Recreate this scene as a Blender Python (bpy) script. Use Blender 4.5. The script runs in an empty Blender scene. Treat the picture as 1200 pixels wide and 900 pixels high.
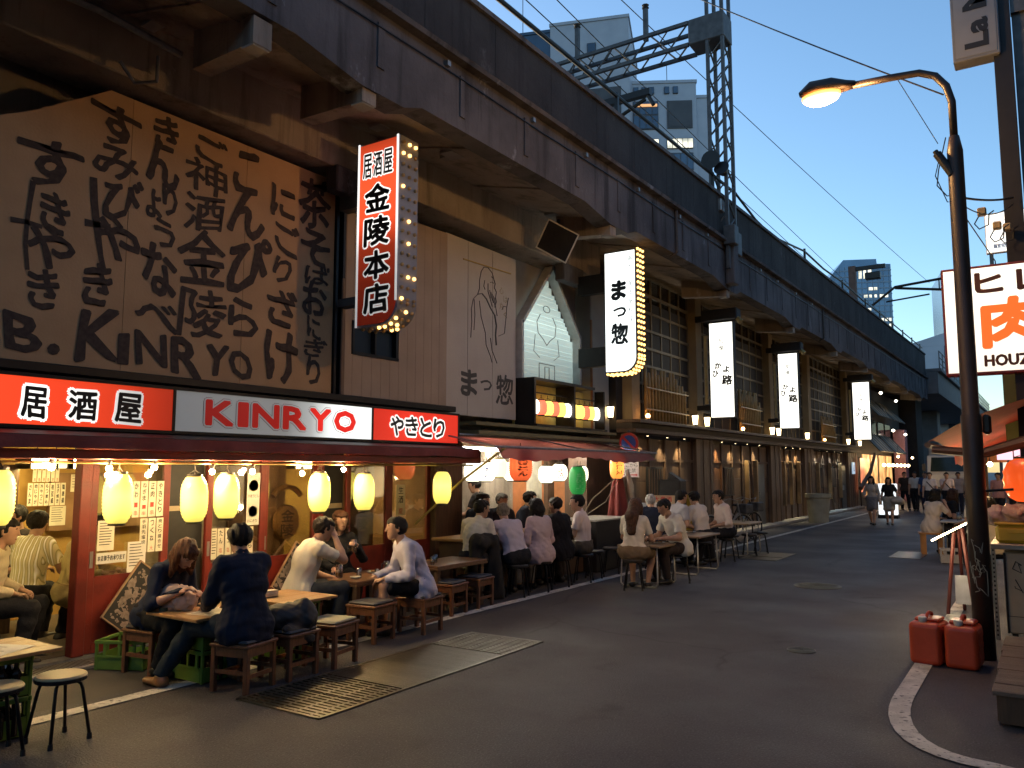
import bpy, bmesh, math, random
import numpy as np
from mathutils import Vector, Matrix

random.seed(7)
C = bpy.context.scene.collection
SC = bpy.context.scene
R = math.radians
PI = math.pi

# ------------------------------------------------------------------ camera, sky, exposure
cam_d = bpy.data.cameras.new('camera')
cam = bpy.data.objects.new('camera', cam_d)
C.objects.link(cam)
SC.camera = cam
cam_d.sensor_width = 36.0
cam_d.lens = 36.0 * 940.0 / 1200.0
cam_d.clip_start = 0.05
cam_d.clip_end = 3000
cam.location = (0, 0, 1.7)
cam.rotation_euler = (R(90 + 6.0725), 0, R(33.3445))

W = bpy.data.worlds.new('World')
SC.world = W
W.use_nodes = True
wn = W.node_tree.nodes
sky = wn.new('ShaderNodeTexSky')
sky.sky_type = 'NISHITA'
sky.sun_disc = False
sky.sun_elevation = R(7)
sky.sun_rotation = R(300)
sky.air_density = 1.0
sky.dust_density = 0.5
sky.ozone_density = 2.9
W.node_tree.links.new(sky.outputs['Color'], wn['Background'].inputs['Color'])
wn['Background'].inputs['Strength'].default_value = 0.12
sun_d = bpy.data.lights.new('sun', 'SUN')
sun_d.energy = 0.03
sun_d.angle = R(12)
sun_d.color = (1, .85, .75)
sun = bpy.data.objects.new('sun', sun_d)
C.objects.link(sun)
sun.rotation_euler = (R(83), 0, R(180 - 300))

SC.view_settings.view_transform = 'Standard'
SC.view_settings.look = 'None'
SC.view_settings.exposure = 1.62
SC.view_settings.gamma = 1.0
SC.render.engine = 'CYCLES'
SC.cycles.use_denoising = True
SC.cycles.max_bounces = 6
SC.cycles.diffuse_bounces = 3
SC.cycles.glossy_bounces = 3
SC.cycles.transmission_bounces = 6
SC.cycles.transparent_max_bounces = 12
SC.cycles.sample_clamp_indirect = 4.0
SC.cycles.caustics_reflective = False
SC.cycles.caustics_refractive = False

# ------------------------------------------------------------------ materials
LS = .345          # lamp level that goes with the exposure above
MATS = {}
def mat(name, col, rough=.6, metal=0., col2=None, scale=8., mixw=.5, bump=0., bscale=60., spec=.5, stretch=(1, 1, 1), detail=4., coat=0.):
    if name in MATS: return MATS[name]
    m = bpy.data.materials.new(name); m.use_nodes = True
    nt = m.node_tree; N = nt.nodes; b = N['Principled BSDF']
    b.inputs['Roughness'].default_value = rough
    b.inputs['Metallic'].default_value = metal
    b.inputs['Specular IOR Level'].default_value = spec
    b.inputs['Coat Weight'].default_value = coat
    if col2 is None: col2 = tuple(c * .72 for c in col)
    tc = N.new('ShaderNodeTexCoord'); mp = N.new('ShaderNodeMapping')
    mp.inputs['Scale'].default_value = stretch
    nt.links.new(tc.outputs['Object'], mp.inputs['Vector'])
    n = N.new('ShaderNodeTexNoise'); n.inputs['Scale'].default_value = scale; n.inputs['Detail'].default_value = detail
    nt.links.new(mp.outputs['Vector'], n.inputs['Vector'])
    r = N.new('ShaderNodeValToRGB')
    r.color_ramp.elements[0].position = .5 - .22 / max(mixw, .05) * .5
    r.color_ramp.elements[1].position = .5 + .22 / max(mixw, .05) * .5
    r.color_ramp.elements[0].color = (*col2, 1); r.color_ramp.elements[1].color = (*col, 1)
    nt.links.new(n.outputs['Fac'], r.inputs['Fac'])
    nt.links.new(r.outputs['Color'], b.inputs['Base Color'])
    if bump:
        n2 = N.new('ShaderNodeTexNoise'); n2.inputs['Scale'].default_value = bscale; n2.inputs['Detail'].default_value = 3
        nt.links.new(mp.outputs['Vector'], n2.inputs['Vector'])
        bp = N.new('ShaderNodeBump'); bp.inputs['Strength'].default_value = bump; bp.inputs['Distance'].default_value = .02
        nt.links.new(n2.outputs['Fac'], bp.inputs['Height'])
        nt.links.new(bp.outputs['Normal'], b.inputs['Normal'])
    MATS[name] = m
    return m

def weathered(name, c0, c1, streak, light, rough=.88, bump=.45):
    # cast concrete: broad mottling, rain streaks, pale lime patches, board marks
    m = bpy.data.materials.new(name); m.use_nodes = True
    nt = m.node_tree; N = nt.nodes; L = nt.links; b = N['Principled BSDF']; b.inputs['Roughness'].default_value = rough; b.inputs['Specular IOR Level'].default_value = .25
    tc = N.new('ShaderNodeTexCoord')
    def noise(sc, st, det, lo, hi, rr=.6):
        mp = N.new('ShaderNodeMapping'); mp.inputs['Scale'].default_value = st; L.new(tc.outputs['Object'], mp.inputs['Vector'])
        n = N.new('ShaderNodeTexNoise'); n.inputs['Scale'].default_value = sc; n.inputs['Detail'].default_value = det; n.inputs['Roughness'].default_value = rr; L.new(mp.outputs['Vector'], n.inputs['Vector'])
        r = N.new('ShaderNodeMapRange'); r.inputs['From Min'].default_value = lo; r.inputs['From Max'].default_value = hi; L.new(n.outputs['Fac'], r.inputs['Value'])
        return r.outputs['Result']
    def mix(a, c, f, k=1.):
        x = N.new('ShaderNodeMix'); x.data_type = 'RGBA'
        if k != 1.:
            mm = N.new('ShaderNodeMath'); mm.operation = 'MULTIPLY'; mm.inputs[1].default_value = k; L.new(f, mm.inputs[0]); f = mm.outputs[0]
        L.new(f, x.inputs[0])
        for q, i in ((a, 6), (c, 7)):
            if isinstance(q, tuple): x.inputs[i].default_value = (*q, 1)
            else: L.new(q, x.inputs[i])
        return x.outputs[2]
    col = mix(c1, c0, noise(.9, (1, 1, 1), 10, .36, .64))
    col = mix(col, streak, noise(3.2, (1, 1, .09), 8, .52, .68), .8)
    col = mix(col, streak, noise(14, (1, 1, .05), 4, .58, .72), .5)
    col = mix(col, light, noise(1.7, (1, 1, .6), 9, .62, .7, .7), .75)
    L.new(col, b.inputs['Base Color'])
    bp = N.new('ShaderNodeBump'); bp.inputs['Strength'].default_value = bump; bp.inputs['Distance'].default_value = .02
    L.new(noise(22, (1, 1, 1), 8, .2, .8, .7), bp.inputs['Height']); L.new(bp.outputs['Normal'], b.inputs['Normal'])
    MATS[name] = m
    return m

def asphalt_mat(name, c0, c1, paint=None, wear=.5):
    m = bpy.data.materials.new(name); m.use_nodes = True
    nt = m.node_tree; N = nt.nodes; L = nt.links; b = N['Principled BSDF']
    tc = N.new('ShaderNodeTexCoord')
    def noise(sc, det, lo, hi, st=(1, 1, 1)):
        mp = N.new('ShaderNodeMapping'); mp.inputs['Scale'].default_value = st; L.new(tc.outputs['Object'], mp.inputs['Vector'])
        n = N.new('ShaderNodeTexNoise'); n.inputs['Scale'].default_value = sc; n.inputs['Detail'].default_value = det; L.new(mp.outputs['Vector'], n.inputs['Vector'])
        r = N.new('ShaderNodeMapRange'); r.inputs['From Min'].default_value = lo; r.inputs['From Max'].default_value = hi; L.new(n.outputs['Fac'], r.inputs['Value']); return r.outputs['Result']
    def mix(a, c, f, k=1.):
        x = N.new('ShaderNodeMix'); x.data_type = 'RGBA'
        mm = N.new('ShaderNodeMath'); mm.operation = 'MULTIPLY'; mm.inputs[1].default_value = k; L.new(f, mm.inputs[0]); L.new(mm.outputs[0], x.inputs[0])
        for q, i in ((a, 6), (c, 7)):
            if isinstance(q, tuple): x.inputs[i].default_value = (*q, 1)
            else: L.new(q, x.inputs[i])
        return x.outputs[2]
    dk = tuple(c * .35 for c in c1)
    col = mix(c1, c0, noise(.55, 9, .35, .65))
    col = mix(col, tuple(c * 2.7 for c in c0), noise(75, 3, .56, .72), .75)
    col = mix(col, dk, noise(48, 3, .56, .72), .7)
    col = mix(col, dk, noise(1.6, 6, .64, .72), .55)          # oil spots
    v = N.new('ShaderNodeTexVoronoi'); v.feature = 'DISTANCE_TO_EDGE'; v.inputs['Scale'].default_value = .42
    n2 = N.new('ShaderNodeTexNoise'); n2.inputs['Scale'].default_value = 2.2; n2.inputs['Detail'].default_value = 5; L.new(tc.outputs['Object'], n2.inputs['Vector'])
    ad = N.new('ShaderNodeMix'); ad.data_type = 'VECTOR'; ad.inputs[0].default_value = .25; L.new(tc.outputs['Object'], ad.inputs[4]); L.new(n2.outputs['Color'], ad.inputs[5]); L.new(ad.outputs[1], v.inputs['Vector'])
    cr = N.new('ShaderNodeMapRange'); cr.inputs['From Min'].default_value = .0; cr.inputs['From Max'].default_value = .009; cr.inputs['To Min'].default_value = 1; cr.inputs['To Max'].default_value = 0; L.new(v.outputs['Distance'], cr.inputs['Value'])
    mk = N.new('ShaderNodeMath'); mk.operation = 'MULTIPLY'; L.new(cr.outputs[0], mk.inputs[0]); L.new(noise(.35, 2, .5, .58), mk.inputs[1])
    col = mix(col, dk, mk.outputs[0], .9)
    if paint:
        pc = mix(paint, tuple(c * .55 for c in paint), noise(5, 6, .4, .7))
        col = mix(pc, col, noise(26, 8, .5 + .12 * (1 - wear), .6 + .12 * (1 - wear)), .9)
        col = mix(col, dk, mk.outputs[0], .8)
    L.new(col, b.inputs['Base Color'])
    rr = noise(.8, 6, .3, .7); mr = N.new('ShaderNodeMapRange'); mr.inputs['To Min'].default_value = .5; mr.inputs['To Max'].default_value = .75; L.new(rr, mr.inputs['Value']); L.new(mr.outputs[0], b.inputs['Roughness'])
    bp = N.new('ShaderNodeBump'); bp.inputs['Strength'].default_value = .55; bp.inputs['Distance'].default_value = .012; L.new(noise(80, 4, .2, .8), bp.inputs['Height']); L.new(bp.outputs['Normal'], b.inputs['Normal'])
    MATS[name] = m
    return m

def emit(name, col, strength, base=None, var=0., vscale=2., rough=.4):
    if name in MATS: return MATS[name]
    strength = strength * LS
    m = bpy.data.materials.new(name); m.use_nodes = True
    nt = m.node_tree; N = nt.nodes; b = N['Principled BSDF']
    b.inputs['Base Color'].default_value = (*(base or tuple(min(.8, c * .6) for c in col)), 1)
    b.inputs['Roughness'].default_value = rough
    b.inputs['Emission Color'].default_value = (*col, 1)
    b.inputs['Emission Strength'].default_value = strength
    if var:
        tc = N.new('ShaderNodeTexCoord')
        n = N.new('ShaderNodeTexNoise'); n.inputs['Scale'].default_value = vscale; n.inputs['Detail'].default_value = 1
        nt.links.new(tc.outputs['Object'], n.inputs['Vector'])
        mr = N.new('ShaderNodeMapRange')
        mr.inputs['From Min'].default_value = .3; mr.inputs['From Max'].default_value = .7
        mr.inputs['To Min'].default_value = strength * (1 - var); mr.inputs['To Max'].default_value = strength * (1 + var)
        nt.links.new(n.outputs['Fac'], mr.inputs['Value'])
        nt.links.new(mr.outputs['Result'], b.inputs['Emission Strength'])
    MATS[name] = m
    return m

def glass(name, tint=(1, 1, 1), rough=.02, alpha=.16):
    # thin pane: mostly clear with a mirror-like sheen
    if name in MATS: return MATS[name]
    m = bpy.data.materials.new(name); m.use_nodes = True
    nt = m.node_tree; N = nt.nodes
    for x in list(N):
        if x.type != 'OUTPUT_MATERIAL': N.remove(x)
    out = [x for x in N if x.type == 'OUTPUT_MATERIAL'][0]
    tr = N.new('ShaderNodeBsdfTransparent'); tr.inputs['Color'].default_value = (*tint, 1)
    gl = N.new('ShaderNodeBsdfGlossy'); gl.inputs['Roughness'].default_value = rough
    lw = N.new('ShaderNodeLayerWeight'); lw.inputs['Blend'].default_value = .35
    ma = N.new('ShaderNodeMath'); ma.operation = 'MULTIPLY_ADD'
    ma.inputs[1].default_value = .6; ma.inputs[2].default_value = alpha
    nt.links.new(lw.outputs['Fresnel'], ma.inputs[0])
    mx = N.new('ShaderNodeMixShader')
    nt.links.new(ma.outputs[0], mx.inputs['Fac'])
    nt.links.new(tr.outputs[0], mx.inputs[1]); nt.links.new(gl.outputs[0], mx.inputs[2])
    nt.links.new(mx.outputs[0], out.inputs['Surface'])
    MATS[name] = m
    return m

# ------------------------------------------------------------------ mesh building
class MB:
    def __init__(s): s.v = []; s.f = []; s.m = []; s.mi = 0; s.cuts = []
    def add(s, vs, fs):
        o = len(s.v); s.cuts.append((o, len(s.f))); s.v.extend([tuple(map(float, p)) for p in vs])
        for f in fs: s.f.append([i + o for i in f]); s.m.append(s.mi)
        return s
    def box(s, x0, x1, y0, y1, z0, z1, b=0.):
        if x1 < x0: x0, x1 = x1, x0
        if y1 < y0: y0, y1 = y1, y0
        if z1 < z0: z0, z1 = z1, z0
        if b <= 0:
            vs = [(x, y, z) for z in (z0, z1) for y in (y0, y1) for x in (x0, x1)]
            return s.add(vs, [(0, 2, 3, 1), (4, 5, 7, 6), (0, 1, 5, 4), (2, 6, 7, 3), (0, 4, 6, 2), (1, 3, 7, 5)])
        b = min(b, (x1 - x0) * .45, (y1 - y0) * .45, (z1 - z0) * .45)
        lo = (x0, y0, z0); hi = (x1, y1, z1)
        idx = {}; vs = []
        for cx in (0, 1):
            for cy in (0, 1):
                for cz in (0, 1):
                    c = (cx, cy, cz)
                    for ax in range(3):
                        p = []
                        for k in range(3):
                            q = hi[k] if c[k] else lo[k]
                            if k != ax: q += -b if c[k] else b
                            p.append(q)
                        idx[(c, ax)] = len(vs); vs.append(p)
        fs = []
        cen = Vector([(lo[k] + hi[k]) / 2 for k in range(3)])
        def face(ids):
            ps = [Vector(vs[i]) for i in ids]
            n = (ps[1] - ps[0]).cross(ps[2] - ps[0])
            mid = sum(ps, Vector()) / len(ps)
            fs.append(ids if n.dot(mid - cen) > 0 else ids[::-1])
        for ax in range(3):
            o1, o2 = [k for k in range(3) if k != ax]
            for sd in (0, 1):
                ring = []
                for a, d in ((0, 0), (1, 0), (1, 1), (0, 1)):
                    c = [0, 0, 0]; c[ax] = sd; c[o1] = a; c[o2] = d; ring.append(idx[(tuple(c), ax)])
                face(ring)
            for a in (0, 1):
                for d in (0, 1):
                    c0 = [0, 0, 0]; c1 = [0, 0, 0]; c0[ax] = 0; c1[ax] = 1
                    for c in (c0, c1): c[o1] = a; c[o2] = d
                    c0 = tuple(c0); c1 = tuple(c1)
                    face([idx[(c0, o1)], idx[(c1, o1)], idx[(c1, o2)], idx[(c0, o2)]])
        for cx in (0, 1):
            for cy in (0, 1):
                for cz in (0, 1):
                    c = (cx, cy, cz); face([idx[(c, 0)], idx[(c, 1)], idx[(c, 2)]])
        return s.add(vs, fs)
    def rbox(s, x0, x1, y0, y1, z0, z1, r, seg=4):
        bm = bmesh.new(); bmesh.ops.create_cube(bm, size=1)
        for v in bm.verts: v.co = ((x0 + x1) / 2 + v.co.x * (x1 - x0), (y0 + y1) / 2 + v.co.y * (y1 - y0), (z0 + z1) / 2 + v.co.z * (z1 - z0))
        bmesh.ops.bevel(bm, geom=list(bm.edges), offset=r, segments=seg, profile=.5, affect='EDGES')
        bm.verts.index_update()
        s.add([tuple(v.co) for v in bm.verts], [[v.index for v in f.verts] for f in bm.faces]); bm.free(); return s
    def cyl(s, a, b, r, r2=None, n=12, cap=True):
        a = Vector(a); b = Vector(b); r2 = r if r2 is None else r2
        d = (b - a).normalized()
        u = d.orthogonal().normalized(); w = d.cross(u)
        vs = []
        for p, rr in ((a, r), (b, r2)):
            for i in range(n):
                t = 2 * PI * i / n
                vs.append(p + u * (rr * math.cos(t)) + w * (rr * math.sin(t)))
        fs = [(i, (i + 1) % n, n + (i + 1) % n, n + i) for i in range(n)]
        if cap: fs += [tuple(range(n))[::-1], tuple(range(n, 2 * n))]
        return s.add(vs, fs)
    def tube(s, pts, r, n=6, cap=True):
        pts = [Vector(p) for p in pts]
        rs = r if isinstance(r, (list, tuple)) else [r] * len(pts)
        vs = []; u = None
        for i, p in enumerate(pts):
            d = (pts[min(i + 1, len(pts) - 1)] - pts[max(i - 1, 0)])
            if d.length < 1e-9: d = Vector((0, 0, 1))
            d.normalize()
            if u is None: u = d.orthogonal().normalized()
            else:
                u = u - d * u.dot(d)
                u = u.normalized() if u.length > 1e-6 else d.orthogonal().normalized()
            w = d.cross(u)
            for k in range(n):
                t = 2 * PI * k / n
                vs.append(p + u * (rs[i] * math.cos(t)) + w * (rs[i] * math.sin(t)))
        fs = []
        for i in range(len(pts) - 1):
            for k in range(n):
                fs.append((i * n + k, i * n + (k + 1) % n, (i + 1) * n + (k + 1) % n, (i + 1) * n + k))
        if cap: fs += [tuple(range(n))[::-1], tuple(range((len(pts) - 1) * n, len(pts) * n))]
        return s.add(vs, fs)
    def lathe(s, prof, c=(0, 0, 0), n=20, sy=1.):
        vs = []
        for r, z in prof:
            for k in range(n):
                t = 2 * PI * k / n
                vs.append((c[0] + r * math.cos(t), c[1] + r * sy * math.sin(t), c[2] + z))
        fs = []
        for i in range(len(prof) - 1):
            for k in range(n):
                fs.append((i * n + k, i * n + (k + 1) % n, (i + 1) * n + (k + 1) % n, (i + 1) * n + k))
        if prof[0][0] > 1e-4: fs.append(tuple(range(n))[::-1])
        if prof[-1][0] > 1e-4: fs.append(tuple(range((len(prof) - 1) * n, len(prof) * n)))
        return s.add(vs, fs)
    def prism(s, poly, axis, a0, a1):
        # poly: list of 2D points; axis 'x': (y,z) ; 'y': (x,z) ; 'z': (x,y)
        def mk(p, a):
            return {'x': (a, p[0], p[1]), 'y': (p[0], a, p[1]), 'z': (p[0], p[1], a)}[axis]
        n = len(poly)
        vs = [mk(p, a0) for p in poly] + [mk(p, a1) for p in poly]
        fs = [(i, (i + 1) % n, n + (i + 1) % n, n + i) for i in range(n)] + [tuple(range(n))[::-1], tuple(range(n, 2 * n))]
        return s.add(vs, fs)
    def quad(s, a, b, c, d): return s.add([a, b, c, d], [(0, 1, 2, 3)])
    def xf(s, M, start=0):
        for i in range(start, len(s.v)):
            s.v[i] = tuple(M @ Vector(s.v[i]))
        return s
    def mesh(s, name, m, smooth=False):
        me = bpy.data.meshes.new(name)
        me.from_pydata(s.v, [], s.f)
        ms = m if isinstance(m, (list, tuple)) else [m]
        for q in ms: me.materials.append(q)
        if len(ms) > 1: me.polygons.foreach_set('material_index', s.m)
        if smooth: me.polygons.foreach_set('use_smooth', [True] * len(me.polygons))
        bm_fix(me)
        me.update()
        return me
    def build(s, name, m, parent=None, smooth=False, world=False, **kw):
        if world and parent is not None:
            l = parent.location
            s.v = [(p[0] - l[0], p[1] - l[1], p[2] - l[2]) for p in s.v]
        o = bpy.data.objects.new(name, s.mesh(name, m, smooth))
        C.objects.link(o)
        if parent is not None: o.parent = parent
        for k, q in kw.items(): o[k] = q
        return o

def build_each(b, name, m, parent=None, smooth=False, world=False):
    # every primitive in b becomes a part of its own
    cu = b.cuts + [(len(b.v), len(b.f))]; out = []
    for (v0, f0), (v1, f1) in zip(cu, cu[1:]):
        q = MB(); q.v = b.v[v0:v1]; q.f = [[i - v0 for i in f] for f in b.f[f0:f1]]; q.m = b.m[f0:f1]
        out.append(q.build(name, m, parent, smooth, world))
    return out

import bmesh
def bm_fix(me):
    bm = bmesh.new(); bm.from_mesh(me)
    bmesh.ops.recalc_face_normals(bm, faces=bm.faces)
    bm.to_mesh(me); bm.free()

def thing(name, label, cat, loc=(0, 0, 0), rz=0., group=None):
    o = bpy.data.objects.new(name, None); C.objects.link(o)
    o.empty_display_size = .1
    o.location = loc; o.rotation_euler = (0, 0, rz)
    tag(o, label, cat, group)
    return o
def tag(o, label, cat, group=None):
    o['label'] = label; o['category'] = cat
    if group: o['group'] = group
    return o
def struct(o): o['kind'] = 'structure'; return o
def stuff(o): o['kind'] = 'stuff'; return o
def dup(root, loc=None, rz=None, label=None, group=None):
    def cp(o, par):
        c = o.copy(); C.objects.link(c)
        if par is not None: c.parent = par
        for ch in kids.get(o.name, []): cp(ch, c)
        return c
    kids = {}
    def walk(o):
        kids[o.name] = list(o.children)
        for c in o.children: walk(c)
    walk(root)
    r = cp(root, None)
    if loc is not None: r.location = loc
    if rz is not None: r.rotation_euler = (0, 0, rz)
    if label: r['label'] = label
    if group: r['group'] = group
    return r

# ------------------------------------------------------------------ lettering
_TXT = {}
def glyphs(s, off=0., res=2):
    k = (s, off)
    if k in _TXT: return _TXT[k]
    c = bpy.data.curves.new('lettering', 'FONT'); c.body = s; c.size = 1; c.resolution_u = res; c.offset = off
    o = bpy.data.objects.new('lettering', c); C.objects.link(o)
    dg = bpy.context.evaluated_depsgraph_get()
    m = bpy.data.meshes.new_from_object(o.evaluated_get(dg))
    v = [(p.co.x, p.co.y) for p in m.vertices]; f = [tuple(p.vertices) for p in m.polygons]
    bpy.data.objects.remove(o); bpy.data.curves.remove(c); bpy.data.meshes.remove(m)
    if v:
        x0 = min(p[0] for p in v); x1 = max(p[0] for p in v); y0 = min(p[1] for p in v); y1 = max(p[1] for p in v)
        v = [((p[0] - x0) / max(x1 - x0, 1e-6), (p[1] - y0) / max(y1 - y0, 1e-6)) for p in v]
        asp = (x1 - x0) / max(y1 - y0, 1e-6)
    else: asp = 1
    _TXT[k] = (v, f, asp)
    return _TXT[k]
def text(mb, s, O, U, V, off=0., rough=0., grow=0.):
    """fit text s into the parallelogram O + u*U + v*V (u, v in 0..1)"""
    bold = off
    off = min(off, 0.)
    v, f, asp = glyphs(s, off)
    O = Vector(O); U = Vector(U); V = Vector(V)
    gu = grow / max(U.length, 1e-6); gv = grow / max(V.length, 1e-6)
    ph = [random.uniform(0, 6.3) for _ in range(4)]
    out = []
    for a, b in v:
        if rough:
            a2 = a + rough * (math.sin(5.3 * b + ph[0]) * .6 + math.sin(13 * b + 7 * a + ph[1]) * .35)
            b2 = b + rough * (math.sin(4.7 * a + ph[2]) * .6 + math.sin(11 * a + 9 * b + ph[3]) * .35)
            a, b = a2, b2
        a = a * (1 + 2 * gu) - gu; b = b * (1 + 2 * gv) - gv
        out.append(O + U * a + V * b)
    if bold > .004:
        r = bold * V.length; Un = U.normalized(); Vn = V.normalized(); Nn = Un.cross(Vn)
        k = 10 if r > .012 else 6
        sx = max(0., 1 - 2 * r / max(U.length, 1e-6)); sy = max(0., 1 - 2 * r / V.length)
        cen = O + U * .5 + V * .5
        if not grow: out = [cen + Un * ((p - cen).dot(Un) * sx) + Vn * ((p - cen).dot(Vn) * sy) for p in out]
        for i in range(k):
            a = 2 * PI * i / k; d = Un * (r * math.cos(a)) + Vn * (r * math.sin(a)) + Nn * (.00012 * (i + 1))
            mb.add([p + d for p in out], f)
    mb.add(out, f)
    return mb
def textv(mb, s, O, U, V, **k):
    n = len(s)
    for i, ch in enumerate(s):
        v0 = (n - 1 - i + .06) / n
        text(mb, ch, Vector(O) + Vector(V) * v0, U, Vector(V) * (.86 / n), **k)
    return mb

# ------------------------------------------------------------------ people: one continuous body surface each, clothes as shells round it
def _n(v): return v / (np.linalg.norm(v) + 1e-9)
class Field:
    def __init__(s, lo, hi, h):
        s.h = h; s.lo = np.array(lo, np.float32) - 3 * h
        s.n = np.ceil((np.array(hi) + 3 * h - s.lo) / h).astype(int) + 1
        s.D = np.full(s.n, .5, np.float32)
        s.ax = [s.lo[i] + np.arange(s.n[i], dtype=np.float32) * h for i in range(3)]
    def _sl(s, p, m):
        a, b, r1, r2, n, sc = p
        r = max(r1, r2) * max(1, sc) + m
        lo = np.minimum(a, b) - r; hi = np.maximum(a, b) + r
        i0 = np.clip(np.floor((lo - s.lo) / s.h).astype(int), 0, s.n); i1 = np.clip(np.ceil((hi - s.lo) / s.h).astype(int) + 1, 0, s.n)
        return tuple(slice(i0[k], i1[k]) for k in range(3))
    def dist(s, p, sl):
        a, b, r1, r2, n, sc = p
        X, Y, Z = np.meshgrid(s.ax[0][sl[0]] - a[0], s.ax[1][sl[1]] - a[1], s.ax[2][sl[2]] - a[2], indexing='ij', sparse=False)
        ba = b - a; L2 = float(ba @ ba) + 1e-9
        t = np.clip((X * ba[0] + Y * ba[1] + Z * ba[2]) / L2, 0, 1)
        X = X - t * ba[0]; Y = Y - t * ba[1]; Z = Z - t * ba[2]
        if n is not None and sc != 1.:
            q = X * n[0] + Y * n[1] + Z * n[2]; k = (1 / sc - 1) * q
            X = X + k * n[0]; Y = Y + k * n[1]; Z = Z + k * n[2]
        return (np.sqrt(X * X + Y * Y + Z * Z) - (r1 + (r2 - r1) * t)) * min(1., sc if sc < 1 else 1.)
    def add(s, p, k=.02, infl=0.):
        a, b, r1, r2, n, sc = p; p = (a, b, r1 + infl, r2 + infl, n, sc)
        sl = s._sl(p, max(2 * k, 3 * s.h))
        if min(x.stop - x.start for x in sl) <= 0: return
        d = s.dist(p, sl); D = s.D[sl]
        if k > 0:
            hh = np.clip(.5 + .5 * (D - d) / k, 0, 1)
            s.D[sl] = D * (1 - hh) + d * hh - k * hh * (1 - hh)
        else: s.D[sl] = np.minimum(D, d)
    def sub(s, p, infl=0.):
        a, b, r1, r2, n, sc = p; p = (a, b, r1 + infl, r2 + infl, n, sc)
        sl = s._sl(p, 3 * s.h)
        s.D[sl] = np.maximum(s.D[sl], -s.dist(p, sl))
    def plane(s, o, n):      # signed distance along n
        return ((s.ax[0] - o[0]) * n[0])[:, None, None] + ((s.ax[1] - o[1]) * n[1])[None, :, None] + ((s.ax[2] - o[2]) * n[2])[None, None, :]
    def waves(s, amp, fr, seed):
        rs = np.random.RandomState(seed); out = 0
        for i in range(4):
            d = _n(rs.normal(size=3) * np.array([1, 1, .7])) * fr * (1 + .5 * i); ph = rs.uniform(0, 6.3)
            d2 = rs.normal(size=3) * fr * .35
            out = out + np.sin(s.plane((0, 0, 0), d) + ph + 1.2 * np.sin(s.plane((0, 0, 0), d2) + ph * 2)) / (1 + .6 * i)
        s.D += (amp * .5 * out).astype(np.float32)
    def mesh(s, name, m):
        D = s.D; n = D.shape
        S = D < 0
        c = np.zeros((n[0] - 1, n[1] - 1, n[2] - 1), np.int8)
        for i in (0, 1):
            for j in (0, 1):
                for k in (0, 1): c += S[i:n[0] - 1 + i, j:n[1] - 1 + j, k:n[2] - 1 + k]
        act = (c > 0) & (c < 8)
        I = np.argwhere(act)
        me = bpy.data.meshes.new(name)
        if len(I) == 0: return me
        idx = np.full(act.shape, -1, np.int64); idx[tuple(I.T)] = np.arange(len(I))
        P = np.zeros((len(I), 3)); cnt = np.zeros(len(I))
        cor = [(i, j, k) for i in (0, 1) for j in (0, 1) for k in (0, 1)]
        val = {q: D[I[:, 0] + q[0], I[:, 1] + q[1], I[:, 2] + q[2]] for q in cor}
        for q in cor:
            for ax in range(3):
                if q[ax]: continue
                w = list(q); w[ax] = 1; w = tuple(w)
                a = val[q]; b = val[w]; mk = (a < 0) != (b < 0)
                t = np.where(mk, a / np.where(mk, a - b, 1), 0)
                for d in range(3):
                    P[:, d] += np.where(mk, q[d] + (t if d == ax else 0), 0)
                cnt += mk
        P = (P / cnt[:, None] + I) * s.h + s.lo
        quads = []
        for ax in range(3):
            o1, o2 = [(1, 2), (2, 0), (0, 1)][ax]
            A = S; sl0 = [slice(1, -1)] * 3; sl0[ax] = slice(0, -1); sl1 = [slice(1, -1)] * 3; sl1[ax] = slice(1, None)
            a = A[tuple(sl0)]; b = A[tuple(sl1)]
            for fl, mk in ((0, a & ~b), (1, ~a & b)):
                E = np.argwhere(mk)
                if len(E) == 0: continue
                base = E.copy(); base[:, o1] += 1; base[:, o2] += 1
                def cell(d1, d2):
                    q = base.copy(); q[:, o1] += d1; q[:, o2] += d2
                    return idx[q[:, 0], q[:, 1], q[:, 2]]
                Q = np.stack([cell(-1, -1), cell(0, -1), cell(0, 0), cell(-1, 0)], 1)
                quads.append(Q if fl == 0 else Q[:, ::-1])
        Q = np.concatenate(quads)
        Q = Q[(Q >= 0).all(1)]
        me.vertices.add(len(P)); me.vertices.foreach_set('co', P.astype(np.float32).ravel())
        me.loops.add(Q.size); me.loops.foreach_set('vertex_index', Q.astype(np.int32).ravel())
        me.polygons.add(len(Q)); me.polygons.foreach_set('loop_start', np.arange(0, Q.size, 4, dtype=np.int32))
        me.polygons.foreach_set('loop_total', np.full(len(Q), 4, np.int32))
        me.polygons.foreach_set('use_smooth', np.ones(len(Q), bool))
        me.materials.append(m); me.update(); me.validate()
        return me

def pr(a, b, r1, r2=None, n=None, s=1.):
    return (np.array(a, float), np.array(b, float), r1, r1 if r2 is None else r2, None if n is None else _n(np.array(n, float)), s)
def ik(a, c, l1, l2, pole):
    a = np.array(a, float); c = np.array(c, float); d = c - a; L = np.linalg.norm(d)
    if L > (l1 + l2) * .995: c = a + d / L * (l1 + l2) * .995; d = c - a; L = np.linalg.norm(d)
    u = d / L; x = (l1 * l1 - l2 * l2 + L * L) / (2 * L); hgt = math.sqrt(max(l1 * l1 - x * x, 0))
    p = np.array(pole, float); p = p - u * (p @ u); p = _n(p)
    return a + u * x + p * hgt, c

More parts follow.
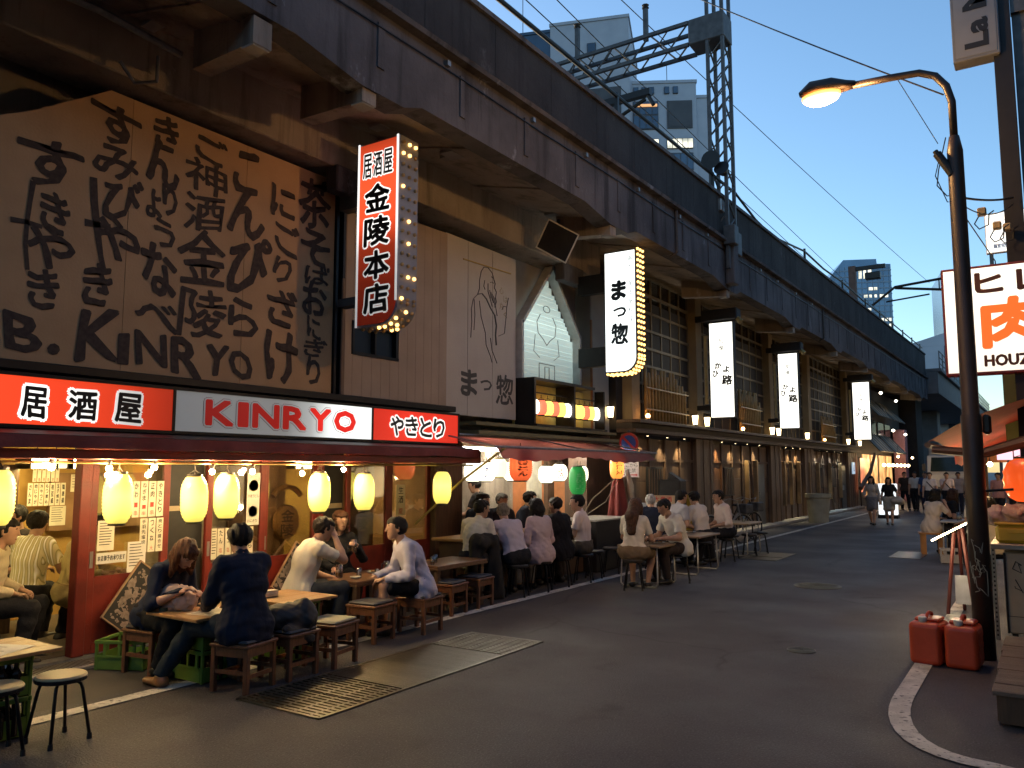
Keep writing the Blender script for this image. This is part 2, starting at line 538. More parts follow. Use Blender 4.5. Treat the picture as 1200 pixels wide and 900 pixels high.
_EYE = {}
def face_bits():
    if _EYE: return
    mw = mat('eye white', (.55, .52, .48), .3); md = mat('iris dark', (.015, .01, .008), .2); ml = mat('lip', (.32, .11, .09), .5)
    b = MB(); b.lathe([(0, -.006), (.007, -.0045), (.0105, 0), (.007, .0045), (0, .006)], n=10, sy=.55); b.mi = 1
    b.lathe([(0, -.0052), (.0045, -.003), (.005, 0), (.0045, .003), (0, .0052)], (0, -.0035, 0), n=8, sy=.6)
    _EYE['eye'] = b.mesh('eye', [mw, md], True)
    b = MB(); b.tube([(-.017, .004, -.003), (-.006, -.001, .002), (.008, -.001, .003), (.017, .004, -.002)], [.002, .0035, .0035, .002], 6)
    _EYE['brow'] = b.mesh('eyebrow', md, True)
    b = MB(); b.tube([(-.022, .004, 0), (-.009, -.002, .001), (.009, -.002, .001), (.022, .004, 0)], [.002, .005, .005, .002], 6)
    _EYE['mouth'] = b.mesh('mouth', ml, True)

def person(label, loc, rz, hip=(0, 0, .5), lean=.15, side=0., twist=0., head=(0, .1), hl=None, hr=None, fl=None, fr=None,
           sex='m', top=(.6, .6, .6), sleeve='short', hem=-.06, infl=.014, bottom=(.02, .02, .025), kind='trousers', hair='short', haircol=(.012, .009, .008),
           shoe=(.02, .015, .012), skin=(.46, .26, .17), h=.012, group=None, topmat=None, size=1., faced=True, seed=1, epl=None, epr=None, curl=.5, baldness=0., collar=None, toel=0., toer=0., tie=None, bend=1.3, kpl=(-.15, 1, .25), kpr=(.15, 1, .25)):
    face_bits()
    fem = sex == 'f'
    hip = np.array(hip, float)
    ct, st = math.cos(twist), math.sin(twist)
    lat = np.array([ct, st, 0.]); fwd = np.array([-st, ct, 0.])
    def up(l): return _n(fwd * math.sin(l) + np.array([0, 0, math.cos(l)]) + lat * side)
    u1 = up(lean * .8); u2 = up(lean * bend)
    ab = hip + u1 * .16; ch = ab + u1 * .14; nb = ch + u2 * (.205 if not fem else .19)
    f2 = _n(np.cross(u2, lat) * -1); f2 = f2 if f2 @ fwd > 0 else -f2
    sw = .172 if not fem else .148
    shz = nb - u2 * .045
    SL = shz - lat * sw; SR = shz + lat * sw
    # head
    hy, hp = head
    a = twist + hy
    hfl = np.array([-math.sin(a), math.cos(a), 0.])
    hf = _n(hfl * math.cos(hp) - np.array([0, 0, 1.]) * math.sin(hp)); hlat = np.array([math.cos(a), math.sin(a), 0.]); hu = np.cross(hlat, hf)
    nt = nb + u2 * .07 + hfl * .015
    Hc = nt + hu * .095 + hf * .025
    hs = .96 if fem else 1.
    # arms
    def dflt(sx): return hip + fwd * .28 + lat * sx * .12 + np.array([0, 0, .12])
    hl = dflt(-1) if hl is None else np.array(hl, float); hr = dflt(1) if hr is None else np.array(hr, float)
    EL, WL = ik(SL, hl, .285, .255, (-.55, -.6, -.8) if epl is None else epl); ER, WR = ik(SR, hr, .285, .255, (.55, -.6, -.8) if epr is None else epr)
    hw = .085 if not fem else .095
    HL = hip - lat * hw; HR = hip + lat * hw
    fl = np.array((-.12, .35, .0) if fl is None else fl, float); fr = np.array((.12, .35, .0) if fr is None else fr, float)
    KL, AL = ik(HL, fl + np.array([0, 0, .085]), .435, .42, kpl); KR, AR = ik(HR, fr + np.array([0, 0, .085]), .435, .42, kpr)
    w = 1. if not fem else .88
    torso = [pr(HL + u1 * .01, HR + u1 * .01, .108 if fem else .1, None, fwd, .95),
             pr(hip, ab, .118 * w, .108 * w, lat, 1.22), pr(ab, ch + u1 * .06, .108 * w, .118 * w, lat, 1.28),
             pr(ch, nb - u2 * .09, .118 * w, .098 * w, lat, 1.38), pr(SL + lat * .02, SR - lat * .02, .062 * w, None),
             pr(nb - u2 * .06 - lat * .07, nb - u2 * .06 + lat * .07, .065 * w, None)]
    if fem: torso += [pr(ch + f2 * .07 - lat * .065 + u2 * .02, ch + f2 * .075 - lat * .065, .055), pr(ch + f2 * .07 + lat * .065 + u2 * .02, ch + f2 * .075 + lat * .065, .055)]
    def arm(S, E, Wp): return [pr(S, E, .052 * w, .042 * w), pr(E, E + (Wp - E) * .35, .042 * w, .041 * w), pr(E + (Wp - E) * .35, Wp, .041 * w, .027 * w)]
    armL = arm(SL, EL, WL); armR = arm(SR, ER, WR)
    def leg(Hp, K, A): return [pr(Hp, K, .088, .058), pr(K, K + (A - K) * .3, .057, .058), pr(K + (A - K) * .3, A, .058, .036)]
    legL = leg(HL, KL, AL); legR = leg(HR, KR, AR)
    neck = pr(nb - u2 * .03, Hc - hu * .05 - hf * .02, .058 * w, .051 * w)
    cran = [pr(Hc - hf * .03 * hs + hu * .018, Hc + hf * .012 + hu * .022, .088 * hs, .082 * hs, hlat, .9)]
    fc = [pr(Hc + hf * .03 - hu * .015, Hc + hf * .048 - hu * .088 * hs, .062 * hs, .036 * hs, hlat, .95), pr(Hc + hf * .012 - hu * .03, Hc + hf * .025 - hu * .06, .062, .05)]
    nose = pr(Hc + hf * .092 + hu * .006, Hc + hf * .108 - hu * .03, .007, .0125)
    ears = [pr(Hc + hlat * q * .078 - hf * .01 + hu * .01, Hc + hlat * q * .076 - hf * .008 - hu * .028, .014, .011) for q in (-1, 1)]
    mr = max(.0088, .62 * h)
    def hand(E, Wp, sx):
        d = _n(Wp - E); side_ = _n(np.cross(d, np.array([0, 0, 1.])) + 1e-4) * sx
        pn = _n(np.cross(side_, d)); pn = pn if pn[2] < 0 else -pn      # palm side faces down
        out = [pr(Wp - d * .01, Wp + d * .03, .026, .03, pn, .62), pr(Wp + d * .03, Wp + d * .078, .036, .037, pn, .42)]
        for i, (o, L) in enumerate(((-.028, .068), (-.0095, .078), (.0095, .073), (.028, .058))):
            k0 = Wp + d * (.085 - abs(o) * .2) + side_ * o; b1 = _n(d * math.cos(curl) + pn * math.sin(curl)); b2 = _n(d * math.cos(curl * 2.1) + pn * math.sin(curl * 2.1))
            k1 = k0 + b1 * L * .5; out += [pr(k0, k1, mr * 1.05, mr), pr(k1, k1 + b2 * L * .5, mr, mr * .85)]
        t0 = Wp + d * .022 - side_ * .026; t1 = t0 + _n(d * .75 - side_ * .6 + pn * .3) * .036
        out += [pr(t0, t1, mr * 1.35, mr * 1.15), pr(t1, t1 + _n(d - side_ * .15 + pn * .25) * .03, mr * 1.1, mr * .9)]
        return out
    hands = hand(EL, WL, 1) + hand(ER, WR, -1)
    foot = []
    toes = []
    for A, f, K, tr in ((AL, fl, KL, toel), (AR, fr, KR, toer)):
        td = np.array([math.sin(tr), math.cos(tr), 0.]); toes.append(td)
        q = A - np.array([0, 0, .045]); foot += [pr(A, q - td * .02, .036, .036), pr(q - td * .02, q + td * .13, .036, .024, np.array([0, 0, 1.]), .8)]
    allp = torso + armL + armR + legL + legR + [neck] + cran + fc + hands + foot
    def bounds(ps, m): 
        lo = np.min([np.minimum(p[0], p[1]) - max(p[2], p[3]) * max(1, p[5]) for p in ps], 0) - m
        hi = np.max([np.maximum(p[0], p[1]) + max(p[2], p[3]) * max(1, p[5]) for p in ps], 0) + m
        return lo, hi
    F = Field(*bounds(allp, .02), h)
    for p in torso: F.add(p, .03, -.006)
    for p in legL + legR: F.add(p, .02, -.004)
    for p in armL + armR: F.add(p, .02)
    for p in foot: F.add(p, .015, -.006)
    F.add(neck, .025)
    for p in cran + fc: F.add(p, .022)
    F.add(nose, .012)
    for p in ears: F.add(p, .006)
    for p in hands: F.add(p, .006)
    sk = mat('skin %.2f' % skin[0], skin, .5, 0, tuple(c * .85 for c in skin), 30)
    root = bpy.data.objects.new('person', F.mesh('person', sk)); C.objects.link(root)
    root.location = loc; root.rotation_euler = (0, 0, rz); root.scale = (size,) * 3
    tag(root, label, 'person', group)
    def part(name, me):
        o = bpy.data.objects.new(name, me); C.objects.link(o); o.parent = root; return o
    # face
    if faced:
        Mx = Matrix(((hlat[0], -hf[0], hu[0]), (hlat[1], -hf[1], hu[1]), (hlat[2], -hf[2], hu[2]))).to_4x4()
        def stick(name, me, off, fx=False):
            o = part(name, me); M = Mx.copy(); M.translation = Vector(Hc + hlat * off[0] + hf * off[1] + hu * off[2]); o.matrix_local = M
        for q in (-1, 1):
            stick('eye', _EYE['eye'], (q * .031, .079, .006)); stick('eyebrow', _EYE['brow'], (q * .031, .0855, .026))
        stick('mouth', _EYE['mouth'], (0, .0845, -.066))
    # hair
    if hair:
        lng = hair in ('long', 'bob', 'mid')
        hp_ = [pr(Hc - hf * .032 + hu * .02, Hc + hf * .012 + hu * .026, .1 * hs, .091 * hs, hlat, .92)]
        ex = []
        if lng:
            L = {'bob': .13, 'mid': .2, 'long': .38}[hair]
            dn = _n(-hu * .6 - np.array([0, 0, 1.]) * .7); bk = _n(-hf + np.array([0, 0, -.3]))
            ex = [pr(Hc - hf * .05 - hu * .02, Hc - hf * (.075 if L < .3 else .1) - f2 * (.0 if L < .3 else .09) + dn * (L * .45), .074, .07, hlat, 1.3), pr(Hc - hf * (.075 if L < .3 else .1) - f2 * (0. if L < .3 else .09) + dn * (L * .45), Hc - hf * .075 - f2 * (.0 if L < .3 else .13) + dn * (L + .02), .07, .045, hlat, 1.4)]
            for q in (-1, 1):
                ex.append(pr(Hc + hlat * q * .07 - hf * .005, Hc + hlat * q * .085 + dn * L * .95 - hf * .012, .034, .022, hf, 1.4))
        G = Field(*bounds(hp_ + ex, .02), min(h, .011) if h < .015 else h)
        G.add(hp_[0], 0)
        xf = G.plane(Hc, hf); xu = G.plane(Hc, hu); xl = G.plane(Hc, hlat)
        hairline = .046 if not lng else .036
        cut = np.minimum(np.minimum(xf - .03, hairline + .25 * np.clip(.03 - np.abs(xl), 0, 1) - xu), 1)
        G.D = np.maximum(G.D, np.minimum(cut, 1).astype(np.float32))
        nape = -.075 if not lng else -.13
        G.D = np.maximum(G.D, (nape - xu - .25 * xf * 0).astype(np.float32))
        if not lng: G.D = np.maximum(G.D, np.minimum(xf + .005, -.012 - xu).astype(np.float32))
        for p in ex: G.add(p, .02)
        if lng:
            fr_ = pr(Hc + hf * .052 + hu * .075, Hc + hf * .075 + hu * .034, .03, .014, hlat, 2.1); G.add(fr_, .012)
        if baldness: G.sub(pr(Hc + hu * .14, Hc + hu * .13, .06 + baldness, None))
        G.waves(.008, 120, seed + 5)
        part('hair', G.mesh('hair', mat('hair %.3f' % haircol[0], haircol, .62, 0, tuple(c * .5 for c in haircol), 60, .7, .5, 140, stretch=(1, 1, .25), spec=.25)))
    # top
    tm = topmat or mat('cloth %.2f %.2f %.2f' % tuple(top), top, .85, 0, tuple(c * .92 for c in top), 12, .4, .55, 17, spec=.15, stretch=(1, 1, .55))
    tp = torso + armL + armR
    T = Field(*bounds(tp, .05), h)
    for p in torso: T.add(p, .035, infl)
    if hem < 0:
        T.add(pr(hip - u1 * .08, hip + u1 * .05, .13 * w, .122 * w, lat, 1.2), .04, infl + .006); T.add(pr(HL - u1 * .03, HR - u1 * .03, .108 * w + .01, None, fwd, .95), .04, infl + .006)
    T.D = np.maximum(T.D, (hem - T.plane(hip, u1)).astype(np.float32))
    def slv(S, E, Wp, pts):
        if sleeve == 'none': return
        G = Field(T.lo + 3 * h, T.lo + (T.n - 1) * h - 3 * h, h); G.n = T.n; G.D = np.full(T.n, .5, np.float32); G.lo = T.lo; G.ax = T.ax
        for p in pts: G.add(p, .02, infl * (1. if sleeve != 'short' else 1.1))
        if sleeve == 'short': G.D = np.maximum(G.D, G.plane(S + (E - S) * .72, _n(E - S)).astype(np.float32) * 1.)
        elif sleeve == 'rolled': G.D = np.maximum(G.D, np.minimum(G.plane(E + (Wp - E) * .3, _n(Wp - E)), G.plane(E, _n(E - S)) + .08).astype(np.float32))
        else: G.D = np.maximum(G.D, np.minimum(G.plane(Wp - (Wp - E) * .03, _n(Wp - E)), 1).astype(np.float32))
        k = .02; hh = np.clip(.5 + .5 * (T.D - G.D) / k, 0, 1); T.D = (T.D * (1 - hh) + G.D * hh - k * hh * (1 - hh)).astype(np.float32)
    pl = armL[:1] if sleeve == 'short' else armL; pq = armR[:1] if sleeve == 'short' else armR
    slv(SL, EL, WL, pl); slv(SR, ER, WR, pq)
    nd = _n(neck[1] - neck[0])
    T.add(pr(nb - u2 * .05, nb + nd * (.035 if collar else .012), .07 * w, .062 * w), .02, 0)
    T.waves(.007, 46, seed)
    T.sub(pr(nb + nd * (.012 if collar else -.012) + f2 * .012, nb + nd * .3 + f2 * .02, .0595 * w, .07 * w))
    part('shirt' if infl < .02 else 'jacket', T.mesh('top', tm))
    if tie is not None:
        b = MB(); q0 = nb + f2 * .085 - u2 * .04; q1 = ch + f2 * .135 * w; q2 = ab + f2 * .14 * w
        b.tube([q0, q1, q2], [.014, .02, .024], 6); b.build('tie', mat('tie', tie, .6), root)
    # bottom
    bm_ = mat('cloth %.2f %.2f %.2f' % tuple(bottom), bottom, .85, 0, tuple(c * .85 for c in bottom), 25, .6, .5, 18, spec=.2)
    lg = []
    wide = .014
    B = Field(*bounds(legL + legR + torso[:2], .04), h)
    tk = .02 if hem >= 0 else 0.
    B.add(torso[0], .03, wide + tk * .8); B.add(torso[1], .03, .012 + tk)
    B.D = np.maximum(B.D, (B.plane(hip + u1 * (.1 if hem < 0 else hem + .055), u1)).astype(np.float32))
    if kind == 'skirt':
        kl = HL + (KL - HL) * .8; kr = HR + (KR - HR) * .8
        for p in (pr(HL, kl, .1, .085), pr(HR, kr, .1, .085), pr(hip, (kl + kr) / 2, .1, .095)): B.add(p, .05, .012)
    elif kind == 'shorts':
        for Hp, K in ((HL, KL), (HR, KR)):
            B.add(pr(Hp, Hp + (K - Hp) * .82, .09, .072), .02, wide)
    else:
        for L_ in (legL, legR):
            for p in L_: B.add(p, .02, wide)
            B.add(pr(L_[2][0], L_[2][1], .06, .05), .02, .006)
    if kind == 'trousers':
        cutz = np.minimum(AL[2], AR[2]) - .03
        for A, K in ((AL, KL), (AR, KR)):
            d = _n(A - K); B.D = np.maximum(B.D, np.minimum(B.plane(A, d) - .0, np.sqrt(sum((B.plane(A, e)) ** 2 for e in np.eye(3))) * -1 + .16).astype(np.float32))
    B.waves(.007, 40, seed + 3)
    part({'trousers': 'trousers', 'shorts': 'shorts', 'skirt': 'skirt'}[kind], B.mesh('bottom', bm_))
    # shoes
    sm = mat('shoe %.2f' % shoe[0], shoe, .4, 0, tuple(c * .6 for c in shoe), 20)
    for A, td in ((AL, toes[0]), (AR, toes[1])):
        q = A - np.array([0, 0, .048]); z = np.array([0, 0, 1.])
        ps = [pr(q - td * .045, q + td * .15, .043, .036, z, .8), pr(q - td * .03 + z * .02, A - td * .01, .045, .045)]
        S_ = Field(*bounds(ps, .02), min(h, .012))
        for p in ps: S_.add(p, .03)
        S_.D = np.maximum(S_.D, S_.plane(A + z * (-.012 if fem else .008), z).astype(np.float32))
        S_.D = np.maximum(S_.D, -S_.plane(np.array([0, 0, A[2] - .083]), z).astype(np.float32))
        part('shoe', S_.mesh('shoe', sm))
    return root

# ------------------------------------------------------------------ palette
asph = asphalt_mat('asphalt', (.056, .05, .055), (.038, .034, .038))
asph2 = asphalt_mat('asphalt patch', (.068, .061, .066), (.047, .043, .048))
paint = asphalt_mat('road paint', (.056, .05, .055), (.038, .034, .038), (.66, .62, .56), .35)
conc = weathered('old concrete', (.125, .113, .118), (.068, .061, .064), (.022, .019, .02), (.3, .3, .33))
concd = weathered('sooty concrete', (.045, .04, .041), (.024, .021, .022), (.013, .011, .012), (.09, .083, .088))
concl = mat('pale concrete', (.34, .31, .28), .85, 0, (.22, .2, .18), 1.5, .5, .3, 25, detail=8)
soff = weathered('soffit concrete', (.36, .3, .24), (.25, .2, .16), (.12, .095, .075), (.45, .42, .38))
dwood = mat('dark stained wood', (.12, .066, .038), .55, 0, (.065, .036, .022), 6, .6, .25, 40, stretch=(6, 6, .5))
mwood = mat('brown wood', (.2, .105, .05), .5, 0, (.11, .055, .028), 7, .6, .2, 50, stretch=(6, 6, .6))
redwood = mat('red painted wood', (.19, .02, .012), .5, 0, (.11, .012, .008), 5, .6, .15, 60)
stoolwood = mat('stool wood', (.19, .075, .035), .42, 0, (.11, .042, .02), 9, .6, .15, 60, stretch=(4, 4, 1))
topwood = mat('table top wood', (.42, .24, .1), .4, 0, (.3, .16, .065), 5, .5, .1, 60, stretch=(1, 9, 1))
blackm = mat('black metal', (.02, .018, .018), .4, .3, (.012, .011, .011), 12)
black = mat('black paint', (.018, .016, .016), .6, 0, (.01, .009, .009), 10)
steel = mat('galvanised steel', (.33, .33, .34), .45, .7, (.2, .2, .21), 9)
dsteel = mat('dark painted steel', (.11, .11, .115), .55, .4, (.06, .06, .065), 7)
white = mat('white paint', (.72, .7, .66), .5, 0, (.6, .58, .54), 6)
paper = mat('paper', (.72, .67, .55), .8, 0, (.6, .55, .44), 7)
inkm = mat('black ink', (.012, .01, .01), .6)
redink = mat('red ink', (.5, .05, .03), .6)
brush = mat('faded brush paint', (.045, .028, .022), .9, 0, (.075, .05, .038), 22, .6)

# ------------------------------------------------------------------ ground
b = MB(); b.quad((-260, -40, 0), (160, -40, 0), (160, 500, 0), (-260, 500, 0))
struct(b.build('road', asph))
b = MB(); b.quad((-7.3, 0, .004), (-6.0, 0, .004), (-6.0, 14, .004), (-7.3, 14, .004)); struct(b.build('pavement', mat('worn pavement', (.075, .066, .06), .7, 0, (.05, .045, .042), 2, .5, .4, 160, detail=8)))
gm = mat('drain tile', (.16, .145, .13), .5, 0, (.09, .08, .07), 3)
b = MB()
for i in range(60):
    y = 2.4 + i * .028
    b.box(-7.28, -6.98, y, y + .016, .004, .012)
stuff(b.build('drain_grille', gm))
b = MB(); b.box(-6.97, -6.9, 0, 14, 0, .03, .005); struct(b.build('kerb', concl))
# painted lines
b = MB(); b.quad((-5.87, 1.0, .008), (-5.73, 1.0, .008), (-5.70, 36.6, .008), (-5.84, 36.6, .008)); struct(b.build('road_line', paint))
b = MB(); path = []
for y in np.linspace(30, 6.9, 12): path.append((-.97, float(y)))
for t in np.linspace(.1, 1, 10): path.append((-.97 + .62 * (t ** 2.2), 6.9 - 1.37 * math.sin(t * PI / 2)))
path += [(.4, 5.3), (1.5, 5.05)]
for i, (x, y) in enumerate(path):
    q = path[min(i + 1, len(path) - 1)]; p = path[max(i - 1, 0)]
    d = Vector((q[0] - p[0], q[1] - p[1])).normalized(); nn = Vector((-d.y, d.x)) * .07
    b.v += [(x + nn.x, y + nn.y, .008), (x - nn.x, y - nn.y, .008)]
for i in range(len(path) - 1): b.f.append([2 * i, 2 * i + 1, 2 * i + 3, 2 * i + 2]); b.m.append(0)
struct(b.build('road_line', paint))
# iron covers set into the asphalt
iron = mat('worn cover iron', (.2, .185, .15), .33, .85, (.1, .09, .075), 4, .6, .2, 90)
def cover(label, x0, x1, y0, y1, grates, group=None):
    t = thing('drain_cover', label, 'drain cover', (0, 0, 0), 0, group)
    b = MB(); w = .03
    for q in ((x0, x0 + w, y0, y1), (x1 - w, x1, y0, y1), (x0, x1, y0, y0 + w), (x0, x1, y1 - w, y1)): b.box(*q, 0, .010)
    b.build('frame', iron, t)
    y = y0 + w
    for ga, gb, kind in grates:
        if kind == 'plate':
            b = MB(); b.box(x0 + w, x1 - w, ga, gb, 0, .008); 
            b.build('plate', mat('smooth cover plate', (.14, .125, .11), .3, .8, (.08, .072, .065), 3, .6, .3, 60, stretch=(.3, 3, 1)), t)
        else:
            b = MB(); b.box(x0 + w, x1 - w, ga, gb, -.02, .004); b.build('grate_base', black, t)
            b = MB(); n = max(3, int((gb - ga) / .05)); 
            for i in range(n):
                yy = ga + (gb - ga) * (i + .25) / n; b.box(x0 + w, x1 - w, yy, yy + (gb - ga) / n * .55, .004, .011)
            for i in range(5):
                xx = x0 + w + (x1 - x0 - 2 * w) * (i + .5) / 5; b.box(xx - .012, xx + .012, ga, gb, .004, .0102)
            stuff(b.build('grate_bars', iron, t))
    return t
cover('long row of iron grates and smooth plate in the asphalt beside the wooden stools', -5.1, -4.22, 4.02, 6.98, [(4.05, 4.46, 'g'), (4.48, 4.9, 'g'), (4.92, 6.28, 'plate'), (6.3, 6.95, 'g')])
cover('rust brown steel plate in the road near the bicycle', -4.95, -4.25, 15.4, 16.9, [(15.43, 15.95, 'plate'), (16.0, 16.87, 'plate')])
cover('bluish steel plate in the road before the wooden stool on the right', -2.6, -2.05, 17.2, 18.6, [(17.23, 18.57, 'plate')])
def manhole(label, x, y, r):
    t = thing('manhole', label, 'manhole cover', (x, y, 0))
    b = MB(); b.lathe([(r, 0), (r, .009), (r * .93, .009), (r * .93, .004), (0, .004)], n=28); b.build('rim', iron, t)
    b = MB()
    for k in range(5):
        rr = r * (.15 + .16 * k); b.lathe([(rr, .004), (rr, .009), (rr + r * .07, .009), (rr + r * .07, .004)], n=24)
    b.build('cover', iron, t)
manhole('round iron manhole cover in the middle of the road', -2.85, 12.45, .33)
manhole('small round valve cover in the road near the red cans', -2.0, 8.0, .13)

# ------------------------------------------------------------------ railway viaduct (its own thing, runs up the street)
via = thing('railway_viaduct', 'long dark concrete railway viaduct over the row of lit bars', 'viaduct', (-8, 10, 0))
XE = -5.5
def zt(y): return 7.17 + .0255 * y
def zl(y): return 6.36 + .0135 * y
def zb(y): return 5.66 + .0035 * y
Y0, Y1 = -6., 53.5
piers = [0.1, 5.75, 11.35, 17.0, 22.6, 28.2, 33.8, 39.4, 45.0, 50.6]
# girder face
pts = []
edge = [(Y0, zb(Y0))]
for p in piers:
    edge += [(p - 1.0, zb(p)), (p - .15, zb(p) - .13), (p + .5, zb(p) - .12), (p + .8, zb(p) - .01)]
edge.append((Y1, zb(Y1)))
b = MB(); n = len(edge)
top = [(y, zl(y)) for y, z in edge]
for i in range(n - 1):
    poly = [edge[i], edge[i + 1], top[i + 1], top[i]]
    b.prism(poly, 'x', XE - .28, XE)
b.build('girder', conc, via, world=True)
# pilaster ribs on the girder
b = MB(); y = -4.
while y < Y1 - 1:
    b.box(XE, XE + .018, y - .05, y + .05, zb(y) + .15, zl(y) - .12); y += 1.41
build_each(b, 'girder_rib', conc, via, world=True)
# string course
b = MB()
for i in range(30):
    ya = Y0 + (Y1 - Y0) * i / 30; yb = Y0 + (Y1 - Y0) * (i + 1) / 30 - .01
    b.add([(x, yy, zl(yy) + dz) for yy in (ya, yb) for x, dz in ((XE - .3, 0), (XE + .12, 0), (XE + .14, .05), (XE + .02, .09), (XE - .3, .09))],
          [(0, 5, 6, 1), (1, 6, 7, 2), (2, 7, 8, 3), (3, 8, 9, 4), (0, 1, 2, 3, 4), (9, 8, 7, 6, 5), (4, 9, 5, 0)])
b.build('string_course', conc, via, world=True)
# parapet panels
y = Y0; k = 0
pm = None
while y < Y1 - .5:
    ya, yb = y + .008, min(y + 1.4, Y1)
    b = MB(); b.prism([(ya, zl(ya) + .092), (yb, zl(yb) + .092), (yb, zt(yb)), (ya, zt(ya))], 'x', XE - .14, XE - .02)
    b.build('parapet_panel', concd, via, world=True); y += 1.4
b = MB(); b.prism([(Y0, zt(Y0) + .002), (Y1, zt(Y1) + .002), (Y1, zt(Y1) + .07), (Y0, zt(Y0) + .07)], 'x', XE - .18, XE + .03); b.build('coping', conc, via, world=True)
# deck slab, rear wall, piers, corbels
b = MB(); b.add([(x, y, z) for y in (Y0, Y1) for x, z in ((XE - .281, zb(y) + .05), (-7.7, zb(y) + .5), (-17, zb(y) + .5), (-17, zl(y) + .3), (XE - .281, zl(y) + .3))],
    [(0, 5, 6, 1), (1, 6, 7, 2), (2, 7, 8, 3), (3, 8, 9, 4), (4, 9, 5, 0), (0, 1, 2, 3, 4), (9, 8, 7, 6, 5)]); b.build('deck_slab', soff, via, world=True)
b = MB()
for i, p in enumerate(piers):
    for o in (2.1, 3.9):
        y = p + o; b.add([(XE - .285, y, zb(y) + .055), (XE - .285, y + .02, zb(y) + .055), (-7.69, y + .02, zb(y) + .495), (-7.69, y, zb(y) + .495), (XE - .285, y, zb(y) + .03), (XE - .285, y + .02, zb(y) + .03), (-7.69, y + .02, zb(y) + .47), (-7.69, y, zb(y) + .47)], [(4, 7, 6, 5), (0, 4, 5, 1), (1, 5, 6, 2), (2, 6, 7, 3), (3, 7, 4, 0)])
build_each(b, 'soffit_joint', soff, via, world=True)
for o in [p - .1 for p in piers] + [4.3]:
    xi = -6.62; oi = o + .16; zi = zb(o) - .14
    b = MB(); b.add([(xi, oi, zi), (xi, oi + .2, zi), (xi, oi + .2, 6.0), (xi, oi, 6.0),
                     (XE - .03, o, zb(o) - .27), (XE - .03, o + .2, zb(o) - .27), (XE - .03, o + .2, zb(o) - .02), (XE - .03, o, zb(o) - .02)],
                    [(0, 1, 2, 3), (4, 7, 6, 5), (0, 4, 5, 1), (1, 5, 6, 2), (2, 6, 7, 3), (3, 7, 4, 0)])
    b.build('corbel', soff, via, world=True)
    b = MB(); b.box(XE - .2, XE - .04, o + .01, o + .19, zb(o) - .285, zb(o) - .262, .004); b.build('corbel_cap', concl, via, world=True)
random.seed(14)
b = MB()
for i in range(22):
    y = random.uniform(3, 45); u = random.uniform(.1, .8); x = XE - .3 - 1.9 * u; z = zb(y) + .05 + .45 * (1.9 * u + .02) / 1.92 - .012; b.box(x - .1, x + .1, y, y + random.uniform(.12, .3), z - .02, z + .02)
build_each(b, 'patch_repair', concl, via, world=True)
b = MB(); b.box(-7.7, -7.06, Y0, 13.9, 5.42, 6.2, .015); b.build('edge_beam', soff, via, world=True)
for p in piers[:3]:
    b = MB(); b.box(-7.2, -7.0, p + 1.0, p + 1.75, 5.1, 5.43, .02); b.build('pier_cap', conc, via, world=True)
for p in piers:
    b = MB(); b.box(-8.6, -7.8, p - .3, p + .55, 0, 5.9, .02); b.build('pier', soff, via, world=True)
b = MB(); b.box(-8.2, -7.9, Y0, 14.2, 2.35, 5.9); b.build('infill_wall', soff, via, world=True)
b = MB()
for h, r_ in ((.16, .01),):
    b.tube([(XE + .02, y, zl(y) - h - .02 * (k % 2)) for k, y in enumerate(np.arange(-2, 52, 2.2))], r_, 5)
build_each(b, 'wall_cable', blackm, via, world=True)
b = MB()
for y in (2.6, 13.9, 26.0): b.tube([(XE + .04, y, zl(y) - .02), (XE + .04, y, zb(y) + .02), (XE - .1, y, zb(y) - .06)], .03, 8)
build_each(b, 'down_pipe', mat('rusty down pipe', (.07, .055, .05), .75, 0, (.04, .033, .03), 7), via, world=True)
# railing pipe on brackets along the parapet, cable
b = MB(); b.tube([(XE - .1, y, zt(y) + .45) for y in (Y0, 0, 7, 14, 18)], .035, 8)
b.tube([(XE - .1, y, zt(y) + h) for y, h in ((18, .45), (19.5, .2), (21, .1), (24.5, .42), (27, .35), (30, .42), (34, .36), (38, .4), (53, .38))], .03, 8)
build_each(b, 'cable_pipe', blackm, via, world=True)
for y in (7.2, 11.7, 16.4, 24.5, 30, 34.5, 38, 41.5, 45, 48.5, 52):
    b = MB(); b.box(XE - .13, XE - .07, y - .03, y + .03, zt(y) + .05, zt(y) + .5); b.build('pipe_post', blackm, via, world=True)
# small fittings under the string course
b = MB()
for k in range(12):
    y = 5.1 + k * 1.75 + (k % 3) * .12; b.box(XE, XE + .05, y - .03, y + .03, zl(y) - .12, zl(y) - .06)
build_each(b, 'drain_outlet', steel, via, world=True)
# down pipe / conduit runs below the slab near the left
b = MB(); b.tube([(-7.0, 1.2, 5.75), (-6.75, 3.6, 5.75), (-6.72, 4.4, 5.68)], .035, 8); b.tube([(-6.9, 3.9, 5.45), (-6.9, 4.05, 5.3), (-6.7, 4.15, 5.3), (-6.7, 4.15, 5.55)], .018, 6)
build_each(b, 'conduit', steel, via, world=True)
